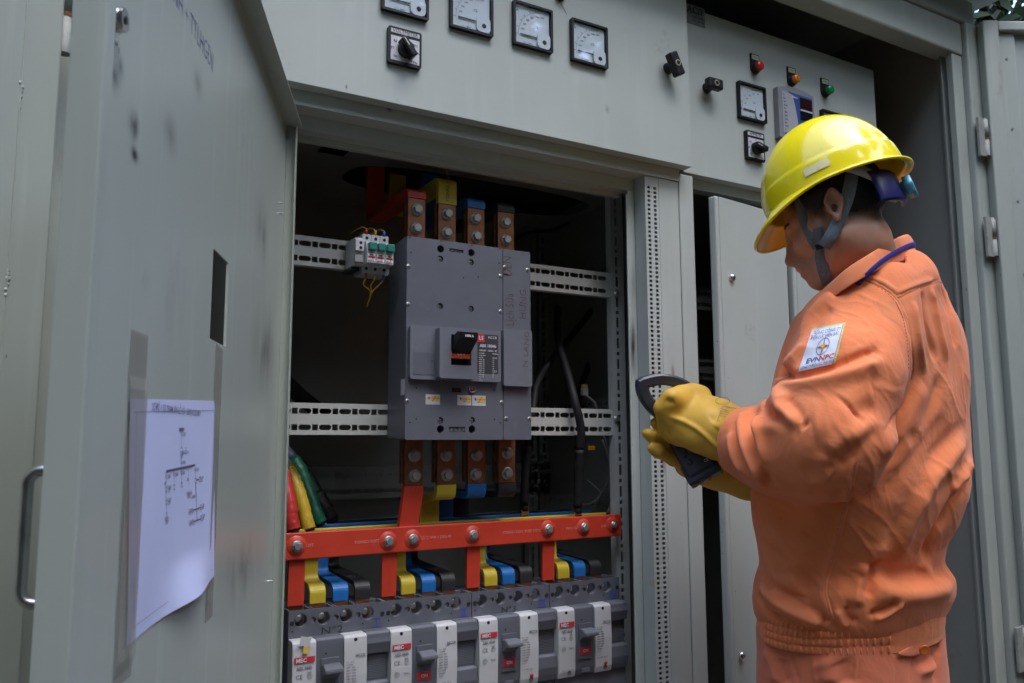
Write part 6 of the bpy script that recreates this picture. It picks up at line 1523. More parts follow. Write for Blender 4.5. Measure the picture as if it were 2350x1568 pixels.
kn = MB(); kc = (-0.101, 0.0, -0.044); kn.lathe(kc, (-1, 0, 0), [(0, 0.012), (0.006, 0.012), (0.006, 0.020), (0.0185, 0.0205), (0.020, 0.018), (0.020, 0)], 28)
for i, v_ in enumerate(kn.v):
    dy, dz = v_[1], v_[2]+0.044; r_ = math.hypot(dy, dz)
    if r_ > 0.015: f_ = 1+0.06*math.cos(7*math.atan2(dz, dy)); kn.v[i] = (v_[0], dy*f_, dz*f_-0.044)
kn.build('knob', CYAN, helm)
# chin straps laid on the face
def strap_on(name, pts, wd, off=0.003, mat_=STRAP, depth=None):
    P = []
    for px, py in pts:
        h_, nn = hit(head_bvh, px, py)
        d = Vector(ray(px, py)).normalized()
        P.append((h_-d*off) if h_ is not None else None)
    last = next(p for p in P if p is not None)
    P2 = []
    for (px, py), p in zip(pts, P):
        if p is None:
            dd = (last-CAMP).dot(Vector(AF)); p = Vector(dep(px, py, dd))
        P2.append(p); last = p
    S_ = smoothpath(P2, 5); vs = []; fs = []
    for i, p in enumerate(S_):
        d = (S_[min(i+1, len(S_)-1)]-S_[max(i-1, 0)]).normalized(); v_ = (CAMP-p).normalized(); sd_ = d.cross(v_).normalized()
        vs += [p-sd_*wd/2, p+sd_*wd/2]
    fs = [(2*i, 2*i+1, 2*i+3, 2*i+2) for i in range(len(S_)-1)]
    m_ = MB().add(vs, fs, True); m_.v = [tuple((HM.inverted() @ Vector(v))) for v in m_.v]
    ob = m_.build(name, mat_, helm); ob.modifiers.new('t', 'SOLIDIFY').thickness = 0.0016; return ob
strap_on('chin_strap', [(1828, 425), (1836, 460), (1846, 500), (1862, 540), (1878, 568)], 0.0200)
strap_on('chin_strap', [(1962, 364), (1955, 405), (1945, 452), (1925, 505), (1905, 545), (1890, 568)], 0.0215, 0.0135)
strap_on('strap_tab', [(1876, 523), (1880, 540), (1884, 562)], 0.016, 0.006)
strap_on('chin_strap', [(1884, 562), (1884, 590), (1888, 612), (1894, 634), (1901, 654)], 0.020, 0.004)
strap_on('buckle', [(1880, 560), (1884, 572)], 0.015, 0.009, BLACKR)

# ------------------------------------------------------------------ jacket
def jacket_sdf(P):
    d = torso(P)
    sh_ = chain(P, [(SH_L, 0.070), (NB+np.array([0, 0, -0.085]), 0.070), (SH_R, 0.072)], 0.03)
    d = smin(d, sh_, 0.05)
    d = smin(d, chain(P, [(D3(2070, 668, 1.56), 0.056), (D3(2030, 700, 1.535), 0.06)]), 0.05)
    d = smin(d, chain(P, [(D3(1930, 735, 1.45), 0.050), (D3(2000, 694, 1.448), 0.054), (D3(2060, 660, 1.52), 0.055)]), 0.04)
    d = smin(d, chain(P, [(D3(1965, 700, 1.435), 0.046), (D3(2022, 668, 1.432), 0.048), (D3(2078, 632, 1.515), 0.046)]), 0.03)
    hunch = ellip(P, D3(2055, 800, 1.60), (0.128, 0.10, 0.155)); d = smin(d, hunch, 0.05)
    ua = chain(P, [(SH_L, 0.074), (D3(1942, 860, 1.375), 0.081), (D3(1908, 985, 1.338), 0.090)], 0.04)
    fa = chain(P, [(D3(1893, 1030, 1.335), 0.084), (D3(1812, 1040, 1.40), 0.078), (D3(1735, 1020, 1.475), 0.060), (D3(1700, 1008, 1.505), 0.055)], 0.03)
    arm = smin(ua, fa, 0.03); arm = smin(arm, cone(P, D3(1765, 1085, 1.445), D3(1722, 1040, 1.48), 0.036, 0.045), 0.02)
    low = np.clip((SH_L[2]-0.03-P[..., 2])/0.12, 0, 1); kk = 0.05*(1-low)+0.007*low
    q = np.maximum(kk-np.abs(d-arm), 0)/kk; d = np.minimum(d, arm)-q*q*kk*0.25
    ra = chain(P, [(SH_R, 0.085), (EL_R, 0.085), (D3(1790, 1060, 1.66), 0.07), (D3(1740, 1085, 1.63), 0.055)], 0.03)
    d = smin(d, ra, 0.02)
    # neck opening and cuff opening
    d = smax(d, -cone(P, NB+np.array([0, 0, -0.05]), NK, 0.056, 0.060), 0.008)
    cd = (D3(1690, 1006, 1.512)-D3(1728, 1014, 1.485)); cd = cd/np.linalg.norm(cd)
    cu_ = (P-D3(1683, 1006, 1.516).astype(np.float32))@cd.astype(np.float32)
    near_cuff = np.linalg.norm(P-D3(1690, 1006, 1.512).astype(np.float32), axis=-1) < 0.13
    d = np.where(near_cuff, smax(d, cu_, 0.006), d)
    d = np.where(near_cuff, smax(d, -cone(P, D3(1745, 1016, 1.47), D3(1660, 1000, 1.53), 0.046, 0.049), 0.004), d)
    return d
allp = np.array([SH_L, SH_R, EL, EL_R, D3(1690, 1003, 1.52), D3(1740, 1085, 1.63), NB])
lo = np.minimum(allp.min(0)-0.13, [base[0]-0.32, base[1]-0.28, sz[0]-0.02]); hi = np.maximum(allp.max(0)+0.13, [base[0]+0.33, base[1]+0.28, 0]); hi[2] = SHm[2]+0.13
HJ = 0.0052
G = grid(lo, hi, HJ); Dj = jacket_sdf(G); V, F = surface_net(Dj, lo, HJ); V = relax(V, F, 3, 0.5); del G, Dj
jb0 = BVHTree.FromPolygons([Vector(v) for v in V.tolist()], F.tolist())
# one refinement by splitting every quad keeps the folds crisp
def split(V, F):
    e = np.concatenate([np.sort(F[:, [i, (i+1) % 4]], 1) for i in range(4)]); u_, inv = np.unique(e, axis=0, return_inverse=True); inv = inv.reshape(-1)
    nV, nE, nF = len(V), len(u_), len(F); W = np.concatenate([V, V[u_].mean(1), V[F].mean(1)])
    ei = [inv[k*nF:(k+1)*nF]+nV for k in range(4)]; c_ = np.arange(nF)+nV+nE
    Q = np.concatenate([np.stack([F[:, k], ei[k], c_, ei[(k+3) % 4]], 1) for k in range(4)]); return W, Q
V, F = split(V, F); V = relax(V, F, 2, 0.5)
r2z = lambda x, y: (1444.3+x*.3123, 673.2+y*.3123)
r3z = lambda x, y: (1652.4+x*.3364, 1040.4+y*.3364)
r1z = lambda x, y: (1652.4+x*.3122, 232.6+y*.3122)
def S(fn, pts, w_, a_, *k): return ([fn(*p) for p in pts], w_, a_, *k)
I_ = lambda x, y: (x, y)
FOLDS = [
    # sleeve: deep crease under the patch, folds round the elbow and the gathered wrist
    S(r2z, [(1140, 470), (1150, 590), (1240, 620), (1400, 585), (1560, 530), (1760, 450), (1830, 400)], 0.010, -0.014),
    S(r2z, [(1110, 680), (1230, 640), (1400, 620), (1560, 580), (1740, 510), (1840, 470)], 0.020, 0.013),
    S(r2z, [(1140, 560), (1190, 500), (1290, 380), (1330, 300)], 0.018, 0.008),
    S(r2z, [(1105, 690), (1160, 830), (1230, 940), (1280, 975)], 0.013, 0.011),
    S(r2z, [(1150, 790), (1220, 870), (1290, 1000)], 0.010, -0.010),
    S(r2z, [(960, 870), (1060, 810), (1110, 860), (1100, 900)], 0.014, 0.010),
    S(r2z, [(1010, 900), (1080, 910), (1180, 980), (1260, 985)], 0.012, -0.008),
    S(r2z, [(920, 870), (900, 980), (930, 1150), (990, 1320), (1010, 1460)], 0.009, -0.011),
    S(r2z, [(860, 870), (830, 960), (860, 1120), (930, 1290), (990, 1420)], 0.010, 0.010),
    S(r2z, [(960, 900), (960, 1010), (975, 1180), (985, 1330)], 0.010, 0.010),
    S(r2z, [(790, 930), (770, 1050), (800, 1180), (880, 1330)], 0.008, -0.008),
    S(r2z, [(740, 1020), (745, 1120), (790, 1240), (860, 1320)], 0.009, 0.006),
    S(r2z, [(920, 1010), (1100, 960), (1240, 975)], 0.016, 0.007),
    S(r2z, [(1470, 1180), (1560, 1100), (1700, 1040), (1800, 960)], 0.016, 0.007),
    S(r2z, [(1500, 1260), (1600, 1180), (1730, 1070), (1830, 1000)], 0.013, -0.006),
    S(r2z, [(1470, 1200), (1430, 1300), (1500, 1350)], 0.014, 0.004),
    S(r2z, [(1620, 840), (1700, 780), (1800, 760)], 0.024, 0.007), S(r2z, [(1640, 900), (1730, 840), (1820, 830)], 0.020, -0.008),
    S(r2z, [(1350, 1010), (1500, 980), (1640, 900)], 0.026, 0.004), S(r2z, [(1350, 1090), (1480, 1110), (1580, 1060)], 0.024, -0.003),
    S(r2z, [(1250, 330), (1330, 160), (1430, 60), (1500, 0)], 0.014, 0.006), S(r2z, [(1290, 400), (1380, 210), (1500, 100)], 0.014, -0.005),
    S(r2z, [(1250, 1340), (1400, 1310), (1520, 1240)], 0.018, -0.005),
    # seams of shoulder and yoke
    S(r1z, [(900, 1350), (1050, 1310), (1200, 1370), (1300, 1450), (1360, 1568)], 0.0045, -0.0030, 'c'),
    S(r1z, [(905, 1325), (1050, 1285), (1210, 1340), (1320, 1420)], 0.0045, 0.0022),
    S(r1z, [(1300, 1440), (1450, 1372), (1568, 1335), (1650, 1310)], 0.0045, -0.003, 'c'), S(r1z, [(1300, 1415), (1450, 1350), (1568, 1312)], 0.005, 0.0022),
    S(I_, [(2077, 722), (2092, 790), (2095, 860), (2070, 930), (2030, 990)], 0.0055, -0.004, 'c'),
    S(I_, [(2115, 668), (2125, 740), (2150, 830)], 0.010, -0.006), S(I_, [(2135, 660), (2150, 740), (2175, 830)], 0.010, 0.006),
    S(I_, [(2160, 655), (2180, 720), (2195, 800)], 0.008, -0.005), S(I_, [(2095, 690), (2108, 780), (2120, 860)], 0.010, 0.005),
    # back: long diagonal pulls from the shoulder blade to the waist
    S(I_, [(2230, 960), (2150, 1050), (2080, 1150), (2020, 1260)], 0.020, -0.010),
    S(I_, [(2215, 1010), (2190, 1040), (2130, 1120), (2085, 1210), (2060, 1290)], 0.018, 0.009),
    S(I_, [(2235, 1090), (2190, 1150), (2140, 1230), (2110, 1300)], 0.014, -0.012),
    S(I_, [(2238, 1040), (2215, 1080), (2180, 1130)], 0.012, 0.008), S(I_, [(2150, 1060), (2090, 1130), (2030, 1230), (1990, 1310)], 0.018, 0.007),
    S(I_, [(2180, 960), (2100, 1040), (2010, 1130)], 0.020, -0.006), S(I_, [(2130, 960), (2060, 1060), (1990, 1120)], 0.018, 0.006),
    S(I_, [(2120, 880), (2080, 960), (2020, 1050)], 0.018, 0.006), S(I_, [(2160, 860), (2130, 960), (2080, 1020)], 0.014, -0.006),
    S(I_, [(2170, 1085), (2195, 1092), (2225, 1105)], 0.010, 0.003),
    # the shelf of cloth above the waistband on the right
    S(I_, [(2000, 1300), (2060, 1320), (2130, 1322), (2185, 1318)], 0.016, -0.005), S(I_, [(2000, 1350), (2060, 1365), (2130, 1362), (2185, 1345)], 0.018, 0.011),
    S(I_, [(2115, 1265), (2120, 1300), (2145, 1322)], 0.012, 0.006),
    S(I_, [(1985, 1290), (1975, 1340), (1960, 1390)], 0.012, 0.009), S(I_, [(2010, 1280), (1995, 1320), (1985, 1370)], 0.010, -0.010),
    S(I_, [(2050, 1378), (2030, 1400), (1995, 1412)], 0.007, -0.008), S(I_, [(2065, 1385), (2035, 1408), (2005, 1420)], 0.006, 0.006),
    # side seam with its stitched lap, and gathers above the band
    S(I_, [(1968, 1040), (1955, 1120), (1935, 1200), (1912, 1290), (1895, 1350), (1905, 1390), (1914, 1425)], 0.004, -0.0030, 'c'),
    S(I_, [(1956, 1060), (1944, 1130), (1922, 1210), (1900, 1290), (1884, 1350), (1893, 1390), (1904, 1425)], 0.006, 0.0030),
    S(I_, [(1730, 1250), (1775, 1280), (1785, 1320), (1770, 1340)], 0.012, 0.010), S(I_, [(1748, 1340), (1790, 1385), (1850, 1415), (1890, 1428)], 0.011, 0.012),
    S(I_, [(1755, 1325), (1800, 1360), (1850, 1395)], 0.010, -0.010), S(I_, [(1870, 1330), (1850, 1350), (1840, 1380)], 0.016, -0.009),
    S(I_, [(1830, 1330), (1800, 1345), (1780, 1340)], 0.014, 0.006), S(I_, [(1740, 1360), (1760, 1400), (1800, 1420)], 0.007, -0.007),
    S(I_, [(1850, 1390), (1880, 1410), (1900, 1435)], 0.008, -0.006), S(I_, [(1920, 1400), (1930, 1425), (1945, 1438)], 0.006, 0.006), S(I_, [(1945, 1390), (1950, 1415), (1965, 1430)], 0.006, -0.006),
    S(I_, [(1780, 1100), (1800, 1200), (1770, 1260)], 0.03, -0.006), S(I_, [(1860, 1230), (1820, 1290), (1760, 1310)], 0.022, 0.006),
]
N_ = normals(V, F); V = fold(V, N_, jb0, [(f_[0], f_[1], f_[2]*1.2, *f_[3:]) for f_ in FOLDS])
rngw = np.random.default_rng(4)
nz_ = np.zeros(len(V))                                   # soft puckers everywhere
for k in range(26):
    q = rngw.normal(size=3); q /= np.linalg.norm(q); fr = rngw.uniform(25, 95); nz_ += np.sin(V@q*fr+rngw.uniform(0, 6.28)+1.5*np.sin(V[:, (k % 3)]*23+k))/fr
V = V+N_*(nz_*0.008)[:, None]
N_ = normals(V, F)                                       # sharp little cotton creases running with the pull of the cloth
ux_ = np.array(AR); uy_ = np.array(AU); dg = ux_*0.55-uy_*0.83; dp = ux_*0.83+uy_*0.55
cr_ = np.zeros(len(V)); a_, b_2, c_2 = V@dg, V@dp, V@np.array(AF)
for i in range(len(V)):
    n1 = mnoise.noise((a_[i]*7, b_2[i]*19, c_2[i]*10)); n2 = mnoise.noise((a_[i]*17+9, b_2[i]*38, c_2[i]*22)); n3 = mnoise.noise((a_[i]*4+3, b_2[i]*4+7, c_2[i]*4))
    cr_[i] = (max(0.0, 1-abs(n1)*4.5)**2*0.0014+max(0.0, 1-abs(n2)*4)**2*0.0006)*min(1, max(0, n3*2.2+0.5))
V = V+N_*cr_[:, None]
V = relax(V, F, 1, 0.25)
jacket = mp('jacket', V, F, CLOTH); jacket['label'] = 'faded orange work jacket with elastic waistband'
jb = BVHTree.FromPolygons([Vector(v) for v in V.tolist()], F.tolist())

def seam(pts, wpx, off=0.0016, m=CLOTH, bvh=None, par=None):
    P = smoothpath([Vector((p[0], p[1], 0)) for p in pts], 8); vs = []
    for i, p in enumerate(P):
        d = (P[min(i+1, len(P)-1)]-P[max(i-1, 0)]).normalized(); n_ = Vector((-d.y, d.x, 0))*wpx/2
        for a in (-1, -0.4, 0.4, 1):
            q = p+n_*a; h_ = hit(bvh or jb, q.x, q.y)[0]
            if h_ is None: h_ = Vector(vs[-1]) if vs else Vector(D3(q.x, q.y, 1.4))
            vs.append(tuple(h_-Vector(ray(q.x, q.y)).normalized()*(off if abs(a) < 0.9 else -0.0012)+Vector((0, 0, 0.0005*math.sin(i*1.7)))))
    return mbp('seam', MB().add(vs, [(4*k+j, 4*k+j+1, 4*k+5+j, 4*k+4+j) for k in range(len(P)-1) for j in range(3)], True), m, par or jacket)
def stitches(pts, bvh, par, m, step=7.0, ln=4.2):
    P = smoothpath([Vector((p[0], p[1], 0)) for p in pts], 14); mb_ = MB(); acc = 0.0
    for a, b in zip(P, P[1:]):
        acc += (b-a).length
        if acc >= step:
            acc = 0.0; d = (b-a).normalized(); h1 = hit(bvh, a.x, a.y)[0]; h2 = hit(bvh, a.x+d.x*ln, a.y+d.y*ln)[0]
            if h1 is not None and h2 is not None and (h1-h2).length < 0.02:
                o1 = -Vector(ray(a.x, a.y)).normalized()*0.0006; mb_.tube([h1+o1, (h1+h2)/2+o1*2, h2+o1], 0.00045, 4)
    if mb_.v:
        ob = mbp('stitching', mb_, m, par); ob['kind'] = 'stuff'
THREAD = mat('orange thread', (0.58, 0.15, 0.06), 0.8, var=0.2)
for ps, w_ in (([r1z(*q) for q in ((900, 1350), (1050, 1310), (1200, 1370), (1300, 1450), (1345, 1530), (1375, 1600))], 9), ([(2058, 683), (2105, 662), (2142, 649), (2168, 644)], 8), ([(2062, 690), (2080, 735), (2089, 790), (2092, 850)], 7), ([(1968, 1060), (1955, 1120), (1935, 1200), (1912, 1290), (1895, 1350), (1903, 1390), (1912, 1422)], 9)):
    seam(ps, w_); stitches([(x-w_*0.62-2, y+1) for x, y in ps], jb, jacket, THREAD)
# collar: stand and fall, standing off the neck, open at the front
TLC = np.array([-math.cos(math.radians(36)), -math.sin(math.radians(36)), 0])
def mirror(q): d_ = (q-NB)@TLC; return q-2*d_*TLC
def loop(near):
    n_ = [D3(*p) for p in near]; f_ = [mirror(q) for q in n_[1:-1]][::-1]
    return [Vector(q) for q in n_], [Vector(q) for q in f_]
def cloth_loop(name, rows, m, par, th=0.0024, k=5, close=True):
    R_ = []
    for near in rows:
        a_, b_2 = loop(near); P = a_+b_2; n0 = len(P); ring = []
        for i in range(n0 if close else n0-1):
            p0, p1, p2, p3 = P[i-1], P[i], P[(i+1) % n0], P[(i+2) % n0]
            for q in range(k):
                t = q/k; ring.append(0.5*((2*p1)+(p2-p0)*t+(2*p0-5*p1+4*p2-p3)*t*t+(3*p1-p0-3*p2+p3)*t**3))
        R_.append(ring)
    n0 = len(R_[0]); vs = [tuple(v) for r in R_ for v in r]
    fs = [(j*n0+i, j*n0+(i+1) % n0, (j+1)*n0+(i+1) % n0, (j+1)*n0+i) for j in range(len(R_)-1) for i in range(n0)]
    ob = mbp(name, MB().add(vs, fs, True), m, par); ob.modifiers.new('t', 'SOLIDIFY').thickness = th; ob.modifiers.new('s', 'SUBSURF').render_levels = 1; return ob
# rows from the inside of the stand over the fold to the edge of the fall
c_in = [(1890, 712, 1.575), (1905, 690, 1.47), (1950, 640, 1.415), (2005, 598, 1.418), (2050, 572, 1.485), (2070, 562, 1.545)]
c_top = [(1872, 684, 1.570), (1884, 668, 1.462), (1938, 614, 1.400), (1998, 574, 1.402), (2052, 542, 1.475), (2078, 534, 1.550)]
c_out = [(1866, 688, 1.573), (1882, 674, 1.456), (1940, 622, 1.391), (2003, 584, 1.394), (2062, 550, 1.470), (2092, 543, 1.556)]
c_mid = [(1860, 694, 1.575), (1874, 690, 1.452), (1942, 640, 1.385), (2010, 601, 1.388), (2072, 566, 1.467), (2101, 560, 1.560)]
c_low = [(1856, 702, 1.577), (1872, 710, 1.450), (1942, 662, 1.381), (2014, 622, 1.384), (2078, 602, 1.468), (2106, 600, 1.560)]
cloth_loop('collar', [c_in, c_top, c_out, c_mid, c_low], CLOTH, jacket)
l_a = [(1900, 715, 1.575), (1925, 690, 1.46), (1972, 640, 1.3815), (2022, 594, 1.3835), (2074, 563, 1.4635), (2102, 556, 1.566)]
l_b = [(1900, 722, 1.575), (1925, 700, 1.46), (1976, 652, 1.3815), (2026, 607, 1.3835), (2076, 576, 1.4635), (2104, 571, 1.566)]
cloth_loop('lanyard', [l_a, l_b], LANY, man, 0.0016)
# elastic waistband with vertical gathers and three stitch lines
def band_pt(ph, t):
    """ph around (0 = forward), t 0 top .. 1 hem"""
    zt_, zb2 = Z0B, Z1B; z = zt_+(zb2-zt_)*t
    cx_ = np.interp(z, sz, sx); cy_ = np.interp(z, sz, sy); a = AB*(1.0+0.010*math.sin(t*math.pi)-0.012*t); b = a*RBT
    g_ = 0.0
    w_ = min(1, max(0, (ph-1.19)/0.05))*min(1, max(0, (2.70-ph)/0.05))
    if w_ > 0:
        row = (t*4) % 1; jit = 0.8*math.sin(ph*11)+0.5*math.sin(ph*23+1)+0.35*int(t*4)
        g_ = w_*(0.0042*max(0.0, math.cos(ph*95+jit))**2*math.sin(math.pi*row)**0.45+0.0016*math.sin(math.pi*row)**0.5-0.001)
    return np.array([cx_, cy_, z+0.006*math.sin(ph*3)*(1-t)])+TL*((a+g_)*math.sin(ph))+TF*((b+g_)*math.cos(ph))
Z0B = D3(1950, 1382, TD)[2]; Z1B = D3(1950, 1453, TD)[2]; AB = 230*mm/EXT
NB1, NB2 = 1000, 32
vs = [band_pt(2*math.pi*i/NB1, j/NB2) for j in range(NB2+1) for i in range(NB1)]
fs = [(j*NB1+i, j*NB1+(i+1) % NB1, (j+1)*NB1+(i+1) % NB1, (j+1)*NB1+i) for j in range(NB2) for i in range(NB1)]
wb = mbp('waistband', MB().add([tuple(v) for v in vs], fs, True), CLOTH, jacket); wb.modifiers.new('t', 'SOLIDIFY').thickness = 0.003
# pocket flap standing off the chest, small belt tab at the back
def cloth_quad(name, pts, th, m, par, n=6):
    """soft cloth tongue through four photo points with depth"""
    P = [Vector(D3(*p)) for p in pts]; vs = []
    for j in range(n+1):
        for i in range(n+1):
            s, t = i/n, j/n; q = P[0]*(1-s)*(1-t)+P[1]*s*(1-t)+P[2]*s*t+P[3]*(1-s)*t
            vs.append(tuple(q+Vector(-AF)*0.006*math.sin(math.pi*s)*math.sin(math.pi*t)))
    ob = mbp(name, MB().add(vs, [(j*(n+1)+i, j*(n+1)+i+1, (j+1)*(n+1)+i+1, (j+1)*(n+1)+i) for j in range(n) for i in range(n)], True), m, par)
    ob.modifiers.new('t', 'SOLIDIFY').thickness = th; return ob
cloth_quad('pocket_flap', [(1778, 869, 1.47), (1812, 862, 1.43), (1812, 905, 1.43), (1764, 912, 1.48)], 0.003, CLOTH, jacket)
v0 = D3(2160, 1396, 1.56); tbm = MB().strap([v0, v0+AR*0.012+AU*0.001, v0+AR*0.017+AU*0.010], AF, 0.012, 0.003); mbp('waist_tab', tbm, CLOTH, jacket)

# sleeve patch: woven badge draped on the sleeve
def drape_poly(name, polys, m, par, off, smooth=False):
    """polys: list of (list of photo points, faces)"""
    vs = []; fs = []
    for pts, ff in polys:
        n0 = len(vs); okk = True
        for px, py in pts:
            h_, nn = hit(jb, px, py)
            if h_ is None: okk = False; h_ = Vector(D3(px, py, 1.4))
            vs.append(tuple(h_-Vector(ray(px, py)).normalized()*off))
        fs += [tuple(i+n0 for i in f) for f in ff]
    return mbp(name, MB().add(vs, fs, smooth), m, par)
PC = [r2z(1345, 258), r2z(1588, 214), r2z(1512, 516), r2z(1240, 578)]
def patch_uv(s, t):            # s 0 left..1 right, t 0 top..1 bottom
    a = Vector(PC[0]).lerp(Vector(PC[1]), s); b = Vector(PC[3]).lerp(Vector(PC[2]), s); q = a.lerp(b, t); return (q.x, q.y)
def pgrid(s0, s1, t0, t1, ns, nt_):
    pts = [patch_uv(s0+(s1-s0)*i/ns, t0+(t1-t0)*j/nt_) for j in range(nt_+1) for i in range(ns+1)]
    return pts, [(j*(ns+1)+i, j*(ns+1)+i+1, (j+1)*(ns+1)+i+1, (j+1)*(ns+1)+i) for j in range(nt_) for i in range(ns)]
PW = mat('woven badge white', (0.66, 0.68, 0.74), 0.7, var=0.05, bump=0.4, bscale=600)
PEDGE = mat('green badge edge', (0.45, 0.60, 0.20), 0.7, var=0.2, scale=200)
patch = drape_poly('sleeve_badge', [pgrid(0, 1, 0, 1, 22, 26)], PW, jacket, 0.0022, True); patch['label'] = 'white woven badge with star emblem'
drape_poly('badge_border', [pgrid(0.955, 1.0, 0.0, 1.0, 2, 26), pgrid(0.0, 0.955, 0.0, 0.028, 22, 1)], PEDGE, patch, 0.0030, True)
drape_poly('badge_piping', [pgrid(0.93, 0.95, 0.03, 1.0, 1, 26)], REDLAB, patch, 0.0031, True)
def ptxt(name, txt, s, t, size, m, ax='C', asp=1.0, off=0.0032, bold=0.0):
    me = text_mesh(txt, 1.0, ax, 'C', 0.0, bold); pts = [patch_uv(s+v.co.x*size*asp, t-v.co.y*size) for v in me.vertices]
    return (pts, [tuple(p.vertices) for p in me.polygons])
ASP = 1.12
L1 = [ptxt('', 'TỔNG CÔNG TY', 0.50, 0.135, 0.112, None, asp=ASP*0.85), ptxt('', 'ĐIỆN LỰC MIỀN BẮC', 0.47, 0.245, 0.110, None, asp=ASP*0.72), ptxt('', 'EVN', 0.335, 0.79, 0.165, None, asp=ASP*1.15, bold=0.02), ptxt('', 'CÔNG TY ĐIỆN LỰC PHÚ THỌ', 0.48, 0.925, 0.095, None, asp=ASP*0.60)]
NAVYT = mat('navy thread', (0.03, 0.06, 0.20), 0.7, var=0.1); REDT = mat('red thread', (0.50, 0.03, 0.03), 0.7, var=0.1); YELT = mat('yellow thread', (0.7, 0.45, 0.03), 0.7)
drape_poly('badge_lettering', L1, NAVYT, patch, 0.0034)
drape_poly('badge_lettering', [ptxt('', 'NPC', 0.70, 0.79, 0.165, None, asp=ASP*1.15, bold=0.02)], REDT, patch, 0.0034)
rg_ = []
for a0, a1 in zip(np.linspace(0, 2*math.pi, 41)[:-1], np.linspace(0, 2*math.pi, 41)[1:]):
    rg_.append(([patch_uv(0.50+r_*0.175*math.cos(a), 0.495-r_*0.205*math.sin(a)) for a, r_ in ((a0, 0.93), (a1, 0.93), (a1, 1), (a0, 1))], [(0, 1, 2, 3)]))
drape_poly('badge_ring', rg_, NAVYT, patch, 0.0034)
def star(sc_, k_=0.28):
    pts = []
    for i in range(8):
        a = math.pi/2+i*math.pi/4; r_ = sc_ if i % 2 == 0 else sc_*k_*0.62
        pts.append(patch_uv(0.50+r_*0.165*math.cos(a)*1.0, 0.495-r_*0.225*math.sin(a)))
    pts.append(patch_uv(0.50, 0.495)); return pts, [(i, (i+1) % 8, 8) for i in range(8)]
drape_poly('badge_star', [star(1.08, 0.34)], NAVYT, patch, 0.0036); drape_poly('badge_star', [star(0.92, 0.36)], REDT, patch, 0.0039); drape_poly('badge_star', [star(0.62, 0.4)], YELT, patch, 0.0042)

# ------------------------------------------------------------------ trousers and shoes
HIPC = np.array([np.interp(sz[0], sz, sx), np.interp(sz[0], sz, sy), 0.0])
def trousers_sdf(P):
    zt_ = Z1B+0.045
    d = None
    c_ = HIPC+np.array([0, 0, Z1B-0.02])
    Q = P-c_.astype(np.float32); u_ = Q@TL.astype(np.float32); v_ = Q@TF.astype(np.float32); zq = Q[..., 2]
    a = AB-0.010; b = a*RBT; k = (np.abs(u_/a)**2.4+np.abs(v_/b)**2.4)**(1/2.4); d = (k-1)*b; d = smax(d, np.maximum(zq-0.065, -0.12-zq), 0.03)
    for s in (-1, 1):
        top = HIPC+TL*0.088*s+np.array([0, 0, Z1B-0.09]); kn_ = HIPC+TL*0.105*s+TF*0.02+np.array([0, 0, 0.47]); an = HIPC+TL*0.115*s-TF*0.01+np.array([0, 0, 0.09])
        d = smin(d, chain(P, [(top, 0.100), (kn_, 0.080), (an, 0.078)], 0.03), 0.04)
    d = smax(d, 0.035-P[..., 2], 0.01)
    return d
lo = np.array([HIPC[0]-0.30, HIPC[1]-0.28, 0.0]); hi = np.array([HIPC[0]+0.30, HIPC[1]+0.28, Z1B+0.06])
G = grid(lo, hi, 0.0075); V, F = surface_net(trousers_sdf(G), lo, 0.0075); V = relax(V, F, 2, 0.5); del G
V, F = split(V, F); V = relax(V, F, 1, 0.5); tb0 = BVHTree.FromPolygons([Vector(v) for v in V.tolist()], F.tolist()); N_ = normals(V, F)
V = fold(V, N_, tb0, [S(r3z, [(490, 1370), (510, 1470), (540, 1568)], 0.005, -0.005, 'c'), S(r3z, [(620, 1390), (630, 1568)], 0.004, -0.003, 'c'), S(r3z, [(660, 1390), (665, 1568)], 0.004, -0.003, 'c'), S(r3z, [(640, 1390), (650, 1568)], 0.006, 0.003),
    S(r3z, [(920, 1395), (905, 1568)], 0.0045, -0.003, 'c'), S(r3z, [(950, 1395), (940, 1568)], 0.0045, -0.003, 'c'), S(r3z, [(935, 1395), (922, 1568)], 0.006, 0.003),
    S(r3z, [(1310, 1420), (1300, 1568)], 0.006, -0.004, 'c'), S(r3z, [(300, 1340), (360, 1450), (380, 1568)], 0.012, 0.006), S(r3z, [(420, 1400), (430, 1500), (460, 1568)], 0.012, -0.006), S(r3z, [(690, 1400), (740, 1480), (760, 1568)], 0.02, 0.008), S(r3z, [(1360, 1490), (1430, 1470), (1480, 1440)], 0.008, 0.007), S(r3z, [(1500, 1300), (1480, 1420), (1470, 1568)], 0.010, -0.007), S(r3z, [(1330, 1450), (1420, 1420), (1470, 1350)], 0.009, -0.006), S(r3z, [(800, 1420), (840, 1500), (850, 1568)], 0.02, -0.006)])
trs = mp('trousers', V, F, CLOTH2); tb = BVHTree.FromPolygons([Vector(v) for v in V.tolist()], F.tolist())
fl = [r3z(1190, 1365), r3z(1330, 1325), r3z(1450, 1190), r3z(1495, 1195), r3z(1460, 1300), r3z(1400, 1370), r3z(1310, 1400), r3z(1230, 1385)]
vs = []
for p in fl:
    h_ = hit(tb, *p)[0]; q = Vector(D3(*p, 1.46)) if h_ is None else h_-Vector(ray(*p)).normalized()*0.013; vs.append(tuple(q))
ctr = sum((Vector(v) for v in vs), Vector())/len(vs)-Vector(AF)*0.003
pf = mbp('pocket_flap', MB().add(vs+[tuple(ctr)], [(i, (i+1) % len(fl), len(fl)) for i in range(len(fl))], True), CLOTH2, trs); pf.modifiers.new('t', 'SOLIDIFY').thickness = 0.004; pf.modifiers.new('s', 'SUBSURF').render_levels = 1
h_ = hit(tb, *r3z(1352, 1312))[0]
